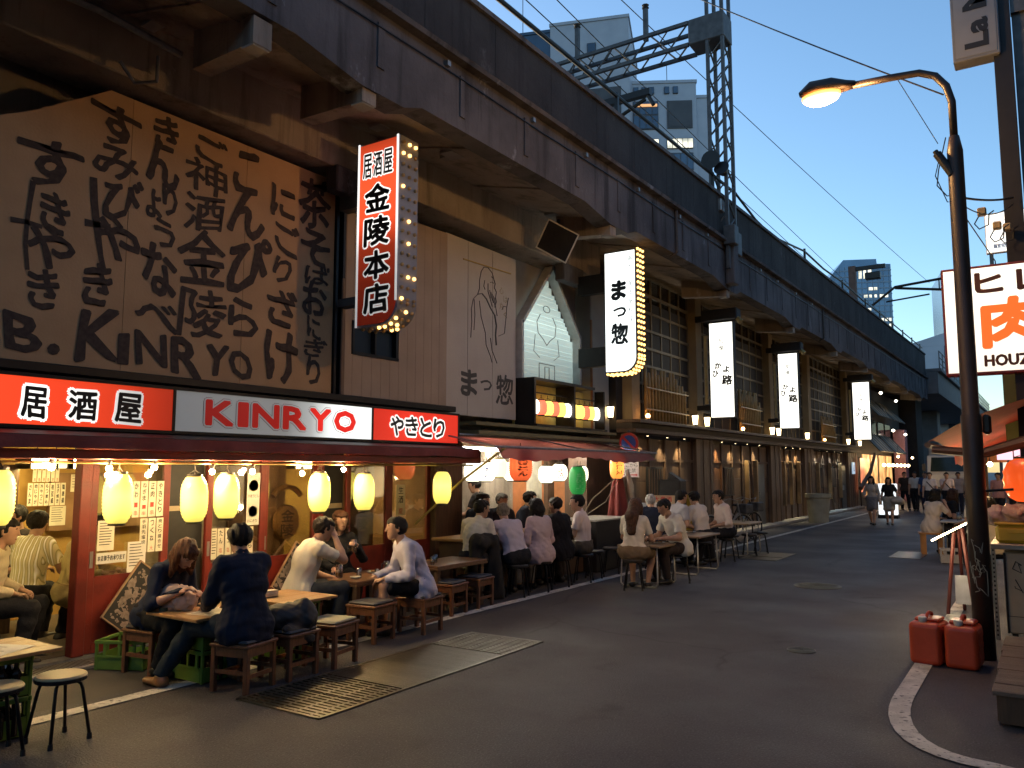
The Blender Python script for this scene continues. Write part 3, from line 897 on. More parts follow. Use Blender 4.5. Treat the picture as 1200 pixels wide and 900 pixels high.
# dark tilted floodlight panel under the slab
t = thing('floodlight_panel', 'dark square lamp panel tilted under the viaduct above the white bearded man drawing', 'lamp', (-6.35, 11.0, 5.38), R(12))
b = MB(); b.box(-.27, .27, -.03, .03, -.24, .24, .01); b.xf(Matrix.Rotation(R(22), 4, 'X') @ Matrix.Rotation(R(33), 4, 'Y')); b.build('panel', black, t)
b = MB()
for q in ((-.285, -.265, -.24, .24), (.265, .285, -.24, .24), (-.285, .285, -.26, -.241), (-.285, .285, .241, .26)): b.box(q[0], q[1], -.04, -.028, q[2], q[3])
b.xf(Matrix.Rotation(R(22), 4, 'X') @ Matrix.Rotation(R(33), 4, 'Y')); b.build('rim', white, t)
b = MB(); b.cyl((0, 0, .2), (0, .05, .36), .03); b.build('bracket', blackm, t)

# ------------------------------------------------------------------ catenary gantry
gan = thing('railway_gantry', 'lattice steel railway gantry standing at the edge of the viaduct', 'gantry', (-5.55, 16.9, 6.3))
b = MB(); tw, td, Ht = .5, .34, 6.2
for x in (-td / 2, td / 2):
    for y in (-tw / 2, tw / 2): b.box(x - .035, x + .035, y - .035, y + .035, -.3, Ht)
build_each(b, 'tower_leg', dsteel, gan)
b = MB(); k = 0; z = .2
while z < 4.9:
    for x in (-td / 2, td / 2):
        s = 1 if k % 2 else -1
        b.cyl((x, -s * tw / 2, z), (x, s * tw / 2, z + .36), .022, n=5)
    for y in (-tw / 2, tw / 2):
        b.cyl((-td / 2, y, z), (td / 2, y, z + .36), .018, n=5)
    z += .36; k += 1
stuff(b.build('lattice', dsteel, gan))
b = MB(); b.box(-.6, .22, -.3, .3, 4.95, 5.55, .02); b.build('gusset_plate', dsteel, gan)
b = MB(); Lb = 11.
for y in (-.26, .26):
    for z in (4.98, 5.5): b.box(-Lb, -.6, y - .04, y + .04, z - .04, z + .04)
n = 22
for i in range(n):
    xa = -.6 - (Lb - .6) * i / n; xb = -.6 - (Lb - .6) * (i + 1) / n
    for y in (-.26, .26):
        b.cyl((xa, y, 4.98 if i % 2 else 5.5), (xb, y, 5.5 if i % 2 else 4.98), .022, n=5)
    b.cyl((xa, -.26, 5.5), (xb, .26, 5.5), .018, n=5); b.cyl((xa, -.26, 4.98), (xb, .26, 4.98), .018, n=5)
stuff(b.build('truss_beam', dsteel, gan))
for x, h in ((-1.75, .8), (-3.6, .9), (-5.2, .8)):
    b = MB(); b.box(x - .05, x + .05, -.05, .05, 5.54, 5.54 + h); b.lathe([(.03, 0), (.09, .03), (.04, .06), (.09, .1), (.03, .13)], (x, 0, 5.54 + h), 8); b.build('insulator_post', dsteel, gan)
for z0, s in ((1.75, .16), (1.3, .14)):
    pass
b = MB(); b.lathe([(.05, -.1), (.09, -.08), (.2, .1), (.21, .12)], n=16); b.xf(Matrix.Translation((-.1, -.35, 2.1)) @ Matrix.Rotation(R(90), 4, 'X')); b.build('loudspeaker', blackm, gan)
b = MB(); b.lathe([(.05, -.1), (.08, -.08), (.16, .1), (.17, .12)], n=16); b.xf(Matrix.Translation((.12, -.3, 1.85)) @ Matrix.Rotation(R(70), 4, 'X')); b.build('loudspeaker', blackm, gan)
for q in ((-.28, .1, -.42, -.2, .95, 1.22), (-.1, .24, .2, .5, .1, .62), (-.3, .02, -.4, -.2, .3, .6), (.1, .36, -.36, -.1, .2, .62)):
    b = MB(); b.box(*q, .015); b.build('equipment_box', dsteel if q[0] > -.2 else steel, gan)
b = MB(); b.box(-.5, -.17, -.3, .3, .1, .5, .02); b.build('tower_foot', conc, gan)
b = MB(); b.box(.056, .26, -.16, .16, -.62, .5, .02); b.build('bracket_pier', conc, gan)
# second cantilever bracket with arm nearer
t = thing('overhead_cantilever', 'dark cantilever arm over the track above the parapet, before the stepped tower block', 'bracket', (-6.4, 12.9, 7.4))
b = MB(); b.box(-.06, .06, -.06, .06, 0, 1.0); b.build('mast', dsteel, t)
b = MB(); b.box(-.9, .9, -.06, .06, 1.0, 1.12); b.cyl((-.7, 0, .35), (.8, 0, .95), .035, n=6); b.cyl((-1.0, 0, .3), (-.6, 0, .6), .05, n=6); b.cyl((.85, 0, 1.0), (.95, 0, .8), .04, n=6); b.build('arm', blackm, t)
# far pole with lamp and far arm
t = thing('lamp_mast', 'short dark post with a lamp head behind the far parapet, before the blue office tower', 'post', (-6.3, 36, 8.1))
b = MB(); b.box(-.14, .14, -.14, .14, -.2, 2.2); b.build('mast', mat('rusty steel', (.16, .09, .07), .7, .2, (.09, .05, .04), 6), t)
b = MB(); b.box(-.1, 1.3, -.1, .1, 2.0, 2.15); b.box(.5, 1.1, -.15, .15, 1.55, 1.85, .03); b.build('lamp_head', blackm, t)
t = thing('overhead_cantilever', 'far pair of thin cantilever arms over the track left of the meat sign', 'bracket', (-4.0, 40, 9.3))
b = MB(); b.tube([(-2.2, 0, 0), (-1.2, 0, .75), (2.6, 0, 1.05)], .06, 6); b.tube([(-1.2, 0, .7), (2.6, 0, .1)], .06, 6); b.tube([(.6, 0, .92), (.6, 0, .4)], .03, 5); b.tube([(-1.6, 0, .1), (.2, 0, .25)], .04, 5); b.build('arm', blackm, t)
b = MB(); b.box(2.6, 2.75, -.1, .1, -3, 2.4); b.build('mast', dsteel, t)

# modern bridge continuing beyond the old viaduct
t = thing('road_bridge', 'grey modern girder bridge joined to the far end of the old viaduct', 'bridge', (-6, 60, 0))
gc = mat('grey bridge paint', (.12, .12, .125), .7, 0, (.08, .08, .085), 2)
b = MB(); b.prism([(53.6, 6.2), (110, 6.3), (110, 8.0), (53.6, 7.5)], 'x', -9, -4.9); b.build('girder', gc, t, world=True)
b = MB(); b.prism([(53.6, 7.52), (110, 8.02), (110, 8.2), (53.6, 7.7)], 'x', -9.2, -4.7); b.build('deck_edge', gc, t, world=True)
b = MB()
for i in range(28):
    y = 54 + i * 2; b.box(-4.85, -4.79, y - .03, y + .03, 7.7 + (y - 54) * .009, 8.8 + (y - 54) * .009)
for dz in (.35, .7, 1.08): b.tube([(-4.82, 54, 7.7 + dz), (-4.82, 110, 8.2 + dz)], .03, 5)
b.build('railing', dsteel, t, world=True)
b = MB(); b.box(-8.6, -6.6, 70, 72, 0, 6.25, .05); b.build('column', gc, t, world=True)
b = MB(); b.box(-13, -6.2, 53.7, 56.5, 0, 6.15); b.build('abutment', mat('abutment concrete', (.03, .026, .024), .9, 0, (.02, .018, .017), 2), t, world=True)

# ------------------------------------------------------------------ far buildings
bpan = mat('tower cladding', (.42, .44, .5), .55, 0, (.36, .38, .44), .6, .5, 0)
bgl = mat('tower glass', (.05, .08, .12), .12, .2, (.03, .05, .08), .25, .6, spec=.8)
bdk = mat('tower recess', (.09, .09, .1), .7, 0, (.06, .06, .07), .4)
blit = emit('lit office window', (1., .93, .72), 1.1, var=.6, vscale=.6)
blito = emit('orange lit office window', (1., .5, .2), .9)
def tower(name, label, loc, rz, boxes, wins, lit=()):
    t = thing(name, label, 'building', loc, rz)
    for i, q in enumerate(boxes):
        b = MB(); b.box(*q[:6]); b.build('wall', q[6], t)
        b = MB(); b.box(q[0] - .15, q[1] + .15, q[2] - .15, q[3] + .15, q[5] + .01, q[5] + .5); b.build('roof', q[6], t)
    for i, (x0, x1, z0, z1, y, m, nx, nz) in enumerate(wins):
        b = MB(); b.box(x0, x1, y - .2, y + .1, z0, z1); w = b.build('window', bdk, t)
        b = MB()
        for ix in range(nx):
            for iz in range(nz):
                xa = x0 + (x1 - x0) * (ix + .06) / nx; xb = x0 + (x1 - x0) * (ix + .94) / nx
                za = z0 + (z1 - z0) * (iz + .06) / nz; zb_ = z0 + (z1 - z0) * (iz + .94) / nz
                b.box(xa, xb, y - .26, y - .21, za, zb_)
        build_each(b, 'pane', m, w)
    return t

# ------------------------------------------------------------------ the other side of the street, unseen beside and behind the viewer, added to hold back sky light
def unseen_block(label, x0, x1, y0, y1, h, col):
    t = thing('street_block', label, 'building', ((x0 + x1) / 2, (y0 + y1) / 2, 0))
    b = MB(); b.box(x0, x1, y0, y1, 0, h); b.build('wall', mat('block wall %.2f' % col[0], col, .8, 0, tuple(c * .7 for c in col), .6), t, world=True)
    b = MB(); b.box(x0 - .1, x1 + .1, y0 - .1, y1 + .1, h + .01, h + .5); b.build('roof', concd, t, world=True)
    b = MB()
    face = x0 if x0 > 0 else None
    for k in range(int((h - 4) / 3.2)):
        for j in range(int((y1 - y0) / 3)):
            if face: b.box(face - .06, face - .01, y0 + .7 + 3 * j, y0 + 2.4 + 3 * j, 4 + 3.2 * k, 5.8 + 3.2 * k)
    if b.v: build_each(b, 'window', bgl_, t, world=True)
bgl_ = mat('dark street window', (.04, .05, .07), .15)
unseen_block('unseen brown low block on the near side of the street', 3.2, 14, -26, 3, 8.2, (.14, .11, .1))
unseen_block('unseen grey shop block next to the stalls on the near side', 1.7, 14, 3.4, 26, 7, (.12, .11, .1))
unseen_block('unseen grey block farther up the near side of the street', 1.9, 14, 26.5, 62, 9, (.13, .125, .12))
unseen_block('unseen dark block closing the street behind the viewer', -5, 3, -40, -27, 8, (.12, .1, .09))
A = tower('stepped_tower', 'tall pale tower block with big recessed windows and a dark glass side', (-50.2, 109, 0), R(20),
  [(-12.2, .2, 0, 16, 0, 72, bpan), (-22, -12.3, .6, 14, 0, 71.4, bgl), (-17, -7, 4, 12, 71, 73, bpan)],
  [(-6.3, -1.1, 54.2, 60.8, 0, bdk, 3, 2), (-6.2, -1.0, 46.6, 52.6, 0, bgl, 4, 2), (-6.1, -1.1, 40, 44.6, 0, bgl, 4, 2), (-11.5, -8.4, 46, 64, 0, bgl, 2, 5), (-6.3, -4.9, 66.4, 68.4, 0, bgl, 1, 1)])
b = MB()
for x in (-18, -12.2): b.cyl((x, 6, 71), (x, 6, 82 if x < -15 else 76), .07, n=5)
build_each(b, 'antenna', dsteel, A)
Bt = tower('office_tower', 'lower pale office block with lit square windows right beside the lattice gantry', (-50.4, 115, 0), R(30),
  [(-2.1, 8.5, 0, 14, 0, 63.6, bpan), (8.6, 10.4, .5, 13, 0, 61.2, bpan)],
  [(-1.6, 2.4, 55.9, 60.6, 0, bgl, 4, 2), (3.8, 7.8, 56, 60.6, 0, bdk, 1, 1), (-1.6, 2.4, 52.4, 54.3, 0, blit, 4, 1), (3.7, 7.8, 52.6, 54.3, 0, blit, 5, 1), (3.7, 7.8, 49, 51.9, 0, bgl, 4, 1), (-1.6, 2.4, 48.6, 51.8, 0, bgl, 4, 1), (3.7, 7.8, 46.4, 48.2, 0, blit, 4, 1), (-1.6, 2.3, 45, 47.6, 0, bgl, 4, 1),
   (-1.5, -.7, 61.8, 63, 0, bgl, 1, 1), (-.2, .6, 61.8, 63, 0, bgl, 1, 1), (1.1, 1.8, 61.8, 63, 0, bgl, 1, 1), (3.4, 4.2, 61.8, 63, 0, bgl, 1, 1), (4.8, 5.6, 61.8, 63, 0, bgl, 1, 1)])
b = MB(); b.box(-1.4, 2.2, -.5, -.35, 59.6, 60.0); b.build('lit_strip', blito, Bt)
b = MB(); b.box(4.9, 6.6, .12, .2, 56.3, 58.8); b.build('blind', bpan, Bt)
b = MB()
for x, h in ((4.6, 69.5), (2, 65.2), (1.5, 64.8), (7, 65.6)): b.cyl((x, 5, 63), (x, 5, h), .06, n=5)
build_each(b, 'antenna', dsteel, Bt)
bg2 = mat('blue curtain glass', (.1, .18, .28), .15, .3, (.06, .11, .18), .15, .6, spec=.8)
Ct = thing('glass_tower', 'distant blue glass office tower with one slanted side and rows of lit floors', 'building', (-48, 260, 0), R(25))
b = MB(); b.prism([(-16, 0), (13.8, 0), (13.8, 64.6), (9.8, 64.8), (9.7, 66.3), (0, 66.3), (-16, 46)], 'y', 0, 22); b.build('wall', bg2, Ct)
b = MB(); z = 20
while z < 64:
    b.box(-15 if z < 45 else max(-15, -16 + (z - 46) * .79) + .6, 13.9, -.12, 0, z, z + .35); z += 1.85
for x in np.arange(-14, 14, 1.6):
    zt_ = 46 + max(0, min((x + 16) / .79, 20)) - .5; b.box(x - .08, x + .08, -.14, -.02, 10, min(zt_, 64))
b.build('mullion', mat('tower mullion', (.2, .28, .38), .4), Ct)
random.seed(3)
for (x0, x1, z0, n) in ((2.8, 8.4, 60.2, 4), (5.5, 13.2, 54.2, 5), (-2, 1, 54.9, 2), (3, 8, 50.0, 3), (6, 13.5, 46.8, 7), (8, 13.6, 45.0, 5), (7, 10, 56.5, 2), (10, 13, 40, 3)):
    b = MB()
    for i in range(n):
        xa = x0 + (x1 - x0) * i / n; b.box(xa + .1, xa + (x1 - x0) / n * random.uniform(.5, .9), -.2, -.13, z0, z0 + (3.0 if z0 > 60 else .9))
    build_each(b, 'lit_window', blit, Ct)
t = thing('grey_block', 'small pale block just above the far end of the parapet, left of the meat sign', 'building', (-8.6, 92, 0), R(12))
b = MB(); b.box(-3.2, .9, 0, 8, 0, 14.3); b.build('wall', bpan, t)
b = MB(); b.box(1, 3.2, .4, 8, 0, 22); b.build('tall_wing', bg2, t)
b = MB(); b.prism([(-3.3, 14.31), (.95, 14.31), (.95, 15.6)], 'y', 0, 8); b.build('roof', bpan, t)

# ------------------------------------------------------------------ red fronted bar (left)
XF = -7.35
bar = thing('bar_building', 'red framed open fronted bar under the viaduct behind yellow lanterns', 'bar', (-8, 5, 0))
inw = mat('warm plaster wall', (.45, .28, .075), .8, 0, (.34, .2, .05), 3)
inb = mat('bar inner board', (.3, .17, .08), .7, 0, (.2, .11, .05), 5)
flo = mat('bar floor', (.11, .09, .07), .5, 0, (.07, .055, .045), 3, .5, .2, 60)
b = MB(); b.box(-9.8, XF - .1, -.4, 9.7, 0, .035); b.build('floor', flo, bar, world=True)
b = MB(); b.box(-9.9, -9.6, -.4, 9.8, .04, 2.3); b.build('back_wall', inw, bar, world=True)
b = MB(); b.box(-9.6, XF - .1, -.6, -.4, .04, 2.3); b.box(-9.6, XF - .1, 9.55, 9.7, .04, 2.3); build_each(b, 'side_wall', inb, bar, world=True)
b = MB(); b.box(-9.9, XF - .06, -.6, 9.7, 2.1, 2.3); b.build('ceiling', mat('bar ceiling', (.3, .24, .15), .8), bar, world=True)
b = MB(); b.box(-9.58, -9.5, 4.84, 6.9, 1.0, 1.66); b.build('cork_board', inb, bar, world=True)
b = MB(); b.box(-9.2, -8.9, 2.0, 4.2, .04, 1.75); b.build('shelf_unit', dwood, bar, world=True)
b = MB(); b.box(XF - .08, XF + .04, -.4, 9.1, 1.9, 2.08, .01); b.build('door_header', redwood, bar, world=True)
b = MB(); b.box(XF - .1, XF + .05, -.4, 9.1, 0, .03); b.build('door_sill', steel, bar, world=True)
for y0, y1 in ((3.98, 4.09), (6.9, 6.95)):
    b = MB(); b.box(XF - .07, XF + .05, y0, y1, .03, 1.9, .008); b.build('post', redwood, bar, world=True)
b = MB(); b.box(XF - .09, XF + .07, 9.08, 9.72, 0, 2.2, .01); b.build('end_column', dwood, bar, world=True)
pane = glass('window glass', (.97, .97, .93), .03, .07)
def door(y0, y1, x, kick=.72, st=.075):
    b = MB(); b.box(x - .02, x + .02, y0, y0 + st, .035, 1.9, .004); b.box(x - .02, x + .02, y1 - st, y1, .035, 1.9, .004)
    b.box(x - .02, x + .02, y0 + st, y1 - st, 1.82, 1.9); b.box(x - .02, x + .02, y0 + st, y1 - st, kick - .08, kick); b.box(x - .02, x + .02, y0 + st, y1 - st, .035, .13)
    d = b.build('sliding_door', redwood, bar, world=True)
    def sub(name, m, bb):
        l = bar.location; bb.v = [(p[0] - l[0], p[1] - l[1], p[2] - l[2]) for p in bb.v]; bb.build(name, m, d)
    b = MB(); b.box(x - .003, x + .003, y0 + st, y1 - st, kick, 1.82); sub('pane', pane, b)
    b = MB(); b.box(x - .012, x + .012, y0 + st, y1 - st, .13, kick - .08); sub('kick_panel', redwood, b)
    b = MB(); b.box(x + .02, x + .026, y0 + .02, y0 + .05, .8, .95); sub('handle', steel, b)
    b = MB(); b.box(x + .02, x + .024, y0 + .015, y0 + st - .01, .28, .3); sub('trim', redwood, b)
door(4.09, 4.9, XF); door(5.33, 6.1, XF); door(6.1, 6.92, XF - .05); door(7.36, 8.16, XF); door(8.2, 9.08, XF - .05)
b = MB(); b.box(XF - .09, XF - .05, 4.9, 5.33, .035, 1.9); b.box(XF - .09, XF - .05, 6.95, 7.36, .035, 1.9); build_each(b, 'dark_shutter', black, bar, world=True)
b = MB(); b.box(XF - .05, XF - .042, 4.92, 5.3, 1.28, 1.33); b.box(XF - .05, XF - .042, 5.16, 5.32, .82, .88); b.box(XF - .05, XF - .042, 6.97, 7.34, 1.22, 1.28); build_each(b, 'shutter_strip', mat('tan strip', (.4, .31, .2), .6), bar, world=True)
for y in (6.35, 7.9):
    b = MB(); b.box(-7.75, -7.7, y - .45, y + .35, .1, 1.85); b.build('screen_panel', inb, bar, world=True)
# canopy
t = thing('awning', 'long low dark red awning under the lit sign of the red bar', 'awning', (-6.8, 5, 1.9))
redc = mat('awning red cloth', (.23, .035, .03), .7, 0, (.14, .02, .018), 4, .5, .3, 20)
b = MB(); b.add([(-7.3, 0, 2.09), (-7.3, 8.95, 2.09), (-6.42, 8.95, 1.97), (-6.42, 0, 1.97), (-7.3, 0, 2.06), (-7.3, 8.95, 2.06), (-6.42, 8.95, 1.94), (-6.42, 0, 1.94)],
    [(0, 1, 2, 3), (4, 7, 6, 5), (0, 4, 5, 1), (1, 5, 6, 2), (2, 6, 7, 3), (3, 7, 4, 0)]); b.build('roof_sheet', black, t, world=True)
b = MB()
N = 90
for i in range(N + 1):
    y = 8.95 * i / N; w = .012 * math.sin(y * 9) + .008 * math.sin(y * 23 + 1); s = .012 * math.sin(y * 4.1)
    b.v += [(-6.41, y, 1.965), (-6.405 + w * .5, y, 1.93), (-6.4 + w, y, 1.865 + s * .5)]
for i in range(N):
    for j in range(2): b.f.append([i * 3 + j, i * 3 + 3 + j, i * 3 + 4 + j, i * 3 + 1 + j]); b.m.append(0)
b.build('valance', redc, t, smooth=True, world=True)
b = MB(); b.box(-6.5, -6.43, 0, 9.0, 1.78, 1.86, .006); b.build('front_beam', redwood, t, world=True)
b = MB(); b.cyl((-6.5, 0, 1.755), (-6.5, 8.9, 1.755), .012, n=6); b.build('lamp_rail', mat('brass rail', (.4, .3, .12), .4, .6), t, world=True)
b = MB()
for y in (.6, 2.9, 5.4, 9.0): b.box(-7.3, -6.45, y - .02, y + .02, 1.86, 1.93)
build_each(b, 'bracket', blackm, t, world=True)
# main sign
def ramp_emit(name, col, stops, axis=1, base=None, rough=.25):
    if name in MATS: return MATS[name]
    m = bpy.data.materials.new(name); m.use_nodes = True; nt = m.node_tree; Nn = nt.nodes; bs = Nn['Principled BSDF']
    bs.inputs['Base Color'].default_value = (*(base or col), 1); bs.inputs['Roughness'].default_value = rough
    bs.inputs['Emission Color'].default_value = (*col, 1)
    tc = Nn.new('ShaderNodeTexCoord'); sp = Nn.new('ShaderNodeSeparateXYZ'); nt.links.new(tc.outputs['Object'], sp.inputs[0])
    lo, hi = stops[0][0], stops[-1][0]; mx = max(q[1] for q in stops)
    mr = Nn.new('ShaderNodeMapRange'); mr.inputs['From Min'].default_value = lo; mr.inputs['From Max'].default_value = hi
    nt.links.new(sp.outputs[axis], mr.inputs['Value'])
    r = Nn.new('ShaderNodeValToRGB')
    while len(r.color_ramp.elements) < len(stops): r.color_ramp.elements.new(.5)
    for e, (p, v) in zip(r.color_ramp.elements, stops):
        e.position = (p - lo) / (hi - lo); e.color = (v / mx,) * 3 + (1,)
    nt.links.new(mr.outputs['Result'], r.inputs['Fac'])
    mu = Nn.new('ShaderNodeMath'); mu.operation = 'MULTIPLY'; mu.inputs[1].default_value = mx * LS
    nt.links.new(r.outputs['Color'], mu.inputs[0]); nt.links.new(mu.outputs[0], bs.inputs['Emission Strength'])
    MATS[name] = m
    return m
XS = -6.8
sg = thing('shop_sign', 'long red and white lit fascia sign reading KINRYO over the red bar', 'sign', (-6.95, 5, 2.05))
b = MB(); b.box(-7.15, XS - .012, -.5, 8.98, 2.035, 2.47); b.build('housing', black, sg, world=True)
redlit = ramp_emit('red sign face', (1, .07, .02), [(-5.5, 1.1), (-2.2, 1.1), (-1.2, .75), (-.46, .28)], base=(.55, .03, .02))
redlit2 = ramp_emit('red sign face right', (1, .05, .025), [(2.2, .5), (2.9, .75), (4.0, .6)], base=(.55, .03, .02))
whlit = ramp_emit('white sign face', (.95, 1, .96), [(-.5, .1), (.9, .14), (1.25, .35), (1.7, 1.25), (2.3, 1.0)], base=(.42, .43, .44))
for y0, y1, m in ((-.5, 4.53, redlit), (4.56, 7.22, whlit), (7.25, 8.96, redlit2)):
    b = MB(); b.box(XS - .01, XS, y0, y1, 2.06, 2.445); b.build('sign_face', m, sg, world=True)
b = MB()
for q in ((-.5, 8.98, 2.445, 2.475), (-.5, 8.98, 2.03, 2.06)): b.box(XS - .02, XS + .012, *q)
for y in (-.5, 4.53, 7.22, 8.955): b.box(XS - .02, XS + .008, y, y + .03, 2.0601, 2.4449)
b.build('frame', blackm, sg, world=True)
wl = ramp_emit('white lettering', (1, .97, .9), [(-5.5, 1.5), (-1.6, 1.4), (-.9, .5), (-.4, .35), (2.4, .9), (3.9, 1.2)], base=(.75, .75, .72))
halo = MB(); ink = MB()
for ch, y0, y1, z0, z1 in (('居', 3.19, 3.38, 2.12, 2.36), ('酒', 3.565, 3.80, 2.125, 2.36), ('屋', 3.97, 4.21, 2.115, 2.37)):
    random.seed(ord(ch)); text(halo, ch, (XS + .004, y0, z0), (0, y1 - y0, 0), (0, 0, z1 - z0), off=.13, rough=.035, grow=1e-5)
    random.seed(ord(ch)); text(ink, ch, (XS + .008, y0, z0), (0, y1 - y0, 0), (0, 0, z1 - z0), off=.032, rough=.035, grow=1e-5)
for i, ch in enumerate('やきとり'):
    y0 = 7.56 + .285 * i; random.seed(i); text(halo, ch, (XS + .004, y0, 2.13), (0, .235, 0), (0, 0, .24), off=.13, rough=.035, grow=1e-5)
    random.seed(i); text(ink, ch, (XS + .008, y0, 2.13), (0, .235, 0), (0, 0, .24), off=.032, rough=.035, grow=1e-5)
random.seed(8)
halo.build('lettering_outline', wl, sg, world=True); ink.build('lettering', inkm, sg, world=True)
o1 = MB(); o2 = MB(); o3 = MB()
for mb, of, gr, dx in ((o1, .165, 1e-5, .002), (o2, .14, 1e-5, .005), (o3, .075, 1e-5, .008)):
    ys = [4.86, 5.24, 5.42, 5.82, 6.2, 6.57, 6.97]
    for i, ch in enumerate('KINRYO'):
        text(mb, ch, (XS + dx, ys[i] + .035, 2.143), (0, ys[i + 1] - ys[i] - .075, 0), (0, 0, .225), off=of, grow=gr)
o1.build('lettering_outline', mat('letter edge', (.25, .12, .11), .5), sg, world=True)
o2.build('lettering_outline', whlit, sg, world=True)
o3.build('lettering', ramp_emit('red letters', (1, .03, .02), [(-.3, .12), (1.0, .2), (1.4, .7), (2, .7)], base=(.5, .02, .02)), sg, world=True)
b = MB(); b.box(-7.35, -6.86, -.5, 9.0, 2.50, 2.58, .01); b.build('top_ledge', blackm, sg, world=True)
# big calligraphy board
kraft = mat('kraft board', (.52, .32, .165), .75, 0, (.42, .25, .125), 2.2, .5, .15, 40, detail=7)
bd = thing('calligraphy_board', 'huge brown board of black brush lettering over the red bar', 'signboard', (-7.3, 4.5, 2.6))
prof = [(.2, 2.6), (7.02, 2.6), (7.02, 5.34), (4.06, 5.34), (3.35, 4.86), (2.9, 4.62), (.2, 4.4)]
ysp = [.2, 1.56, 2.92, 4.29, 5.66, 7.02]
def topz(y):
    for (a, za), (c, zc) in zip(prof[2:][::-1], prof[2:][::-1][1:]):
        if a <= y <= c: return za + (zc - za) * (y - a) / (c - a)
    return 5.34
for a, c in zip(ysp, ysp[1:]):
    mids = sorted([y for y, z in prof if a < y < c and z > 3])
    tp_ = [(y, topz(y)) for y in [a + .003] + mids + [c - .003]]
    b = MB(); b.prism([(c - .003, 2.6), (a + .003, 2.6)][::-1] + tp_[::-1], 'x', -7.36, -7.3); b.build('board_panel', kraft, bd, world=True)
TXT = [('す', 3.251, 3.844, 4.212, 4.663), ('き', 3.46, 3.725, 3.81, 4.188), ('や', 3.36, 3.785, 3.46, 3.86), ('き', 3.407, 3.69, 3.109, 3.473), ('す', 3.887, 4.406, 4.818, 5.223), ('み', 3.917, 4.39, 4.479, 4.814), ('び', 4.018, 4.428, 4.076, 4.494), ('や', 3.96, 4.424, 3.68, 4.12), ('き', 3.887, 4.178, 3.207, 3.625), ('き', 4.52, 4.804, 4.927, 5.301), ('ん', 4.426, 4.799, 4.552, 5.046), ('り', 4.628, 4.799, 4.277, 4.595), ('よ', 4.447, 4.63, 4.194, 4.506), ('う', 4.553, 4.797, 3.929, 4.226), ('な', 4.435, 4.835, 3.431, 3.949), ('べ', 4.388, 4.876, 3.101, 3.391), ('B', 3.229, 3.543, 2.708, 3.048), ('.', 3.619, 3.731, 2.712, 2.819), ('K', 3.852, 4.272, 2.695, 3.191), ('I', 4.246, 4.365, 2.689, 2.991), ('N', 4.417, 4.761, 2.703, 3.041), ('R', 4.812, 5.173, 2.654, 3.041), ('Y', 5.212, 5.504, 2.673, 3.024), ('O', 5.505, 5.814, 2.684, 3.011), ('ご', 4.994, 5.4, 4.981, 5.291), ('神', 4.891, 5.414, 4.62, 4.995), ('酒', 4.899, 5.392, 4.207, 4.612), ('金', 4.85, 5.434, 3.631, 4.2), ('陵', 4.896, 5.441, 3.067, 3.598), ('こ', 5.493, 5.831, 4.753, 5.256), ('ん', 5.431, 5.937, 4.289, 4.86), ('ぴ', 5.438, 6.007, 3.62, 4.292), ('ら', 5.463, 5.878, 3.136, 3.571), ('に', 5.999, 6.37, 4.639, 5.033), ('ご', 6.061, 6.458, 4.223, 4.617), ('り', 6.076, 6.353, 3.858, 4.173), ('ざ', 5.982, 6.465, 3.341, 3.8), ('け', 5.983, 6.487, 2.684, 3.302), ('茶', 6.419, 6.951, 4.635, 5.263), ('そ', 6.462, 6.943, 4.187, 4.635), ('ば', 6.548, 6.954, 3.943, 4.195), ('お', 6.51, 6.912, 3.548, 3.972), ('に', 6.595, 6.82, 3.278, 3.546), ('ぎ', 6.555, 6.932, 3.053, 3.282), ('り', 6.614, 6.838, 2.709, 3.05)]
b = MB(); random.seed(11)
for ch, y0, y1, z0, z1 in TXT:
    dense = ch in '神酒金陵茶'
    kan = ord(ch) > 0x3000
    of = .02 if dense else (.033 if kan else .044)
    sk = random.uniform(-.06, .06)
    text(b, ch, (-7.294, y0 - sk * .3, z0), (0, y1 - y0, (y1 - y0) * random.uniform(-.08, .04)), (0, sk * (y1 - y0), z1 - z0), off=of, rough=.055)
def stroke(pts, w):
    n = len(pts)
    for i, (y, z) in enumerate(pts):
        a = pts[max(i - 1, 0)]; c = pts[min(i + 1, n - 1)]; d = Vector((c[0] - a[0], c[1] - a[1])).normalized(); q = w * (1 - .35 * i / n) * random.uniform(.85, 1.1) * .5
        b.v += [(-7.2935, y - d.y * q, z + d.x * q), (-7.2935, y + d.y * q, z - d.x * q)]
    o = len(b.v) - 2 * n
    for i in range(n - 1): b.f.append([o + 2 * i, o + 2 * i + 1, o + 2 * i + 3, o + 2 * i + 2]); b.m.append(0)
stroke([(3.40, 4.23), (3.385, 4.05), (3.37, 3.85), (3.37, 3.65), (3.40, 3.43)], .05); stroke([(3.235, 3.84), (3.36, 3.85), (3.5, 3.84)], .05)
stroke([(3.93, 4.43), (3.95, 4.2), (3.99, 3.95), (4.04, 3.7), (4.07, 3.58)], .075); stroke([(3.87, 3.98), (4.0, 3.99), (4.12, 4.0)], .07)
b.build('lettering', brush, bd, world=True)
b = MB(); b.box(-7.4, -7.24, .2, 7.06, 2.53, 2.598); b.build('bottom_rail', blackm, bd, world=True)
b = MB()
for y in (6.98, 7.1): b.box(-7.42, -7.27, y + .05, y + .09, 2.5, 5.3)
build_each(b, 'edge_post', blackm, bd, world=True)
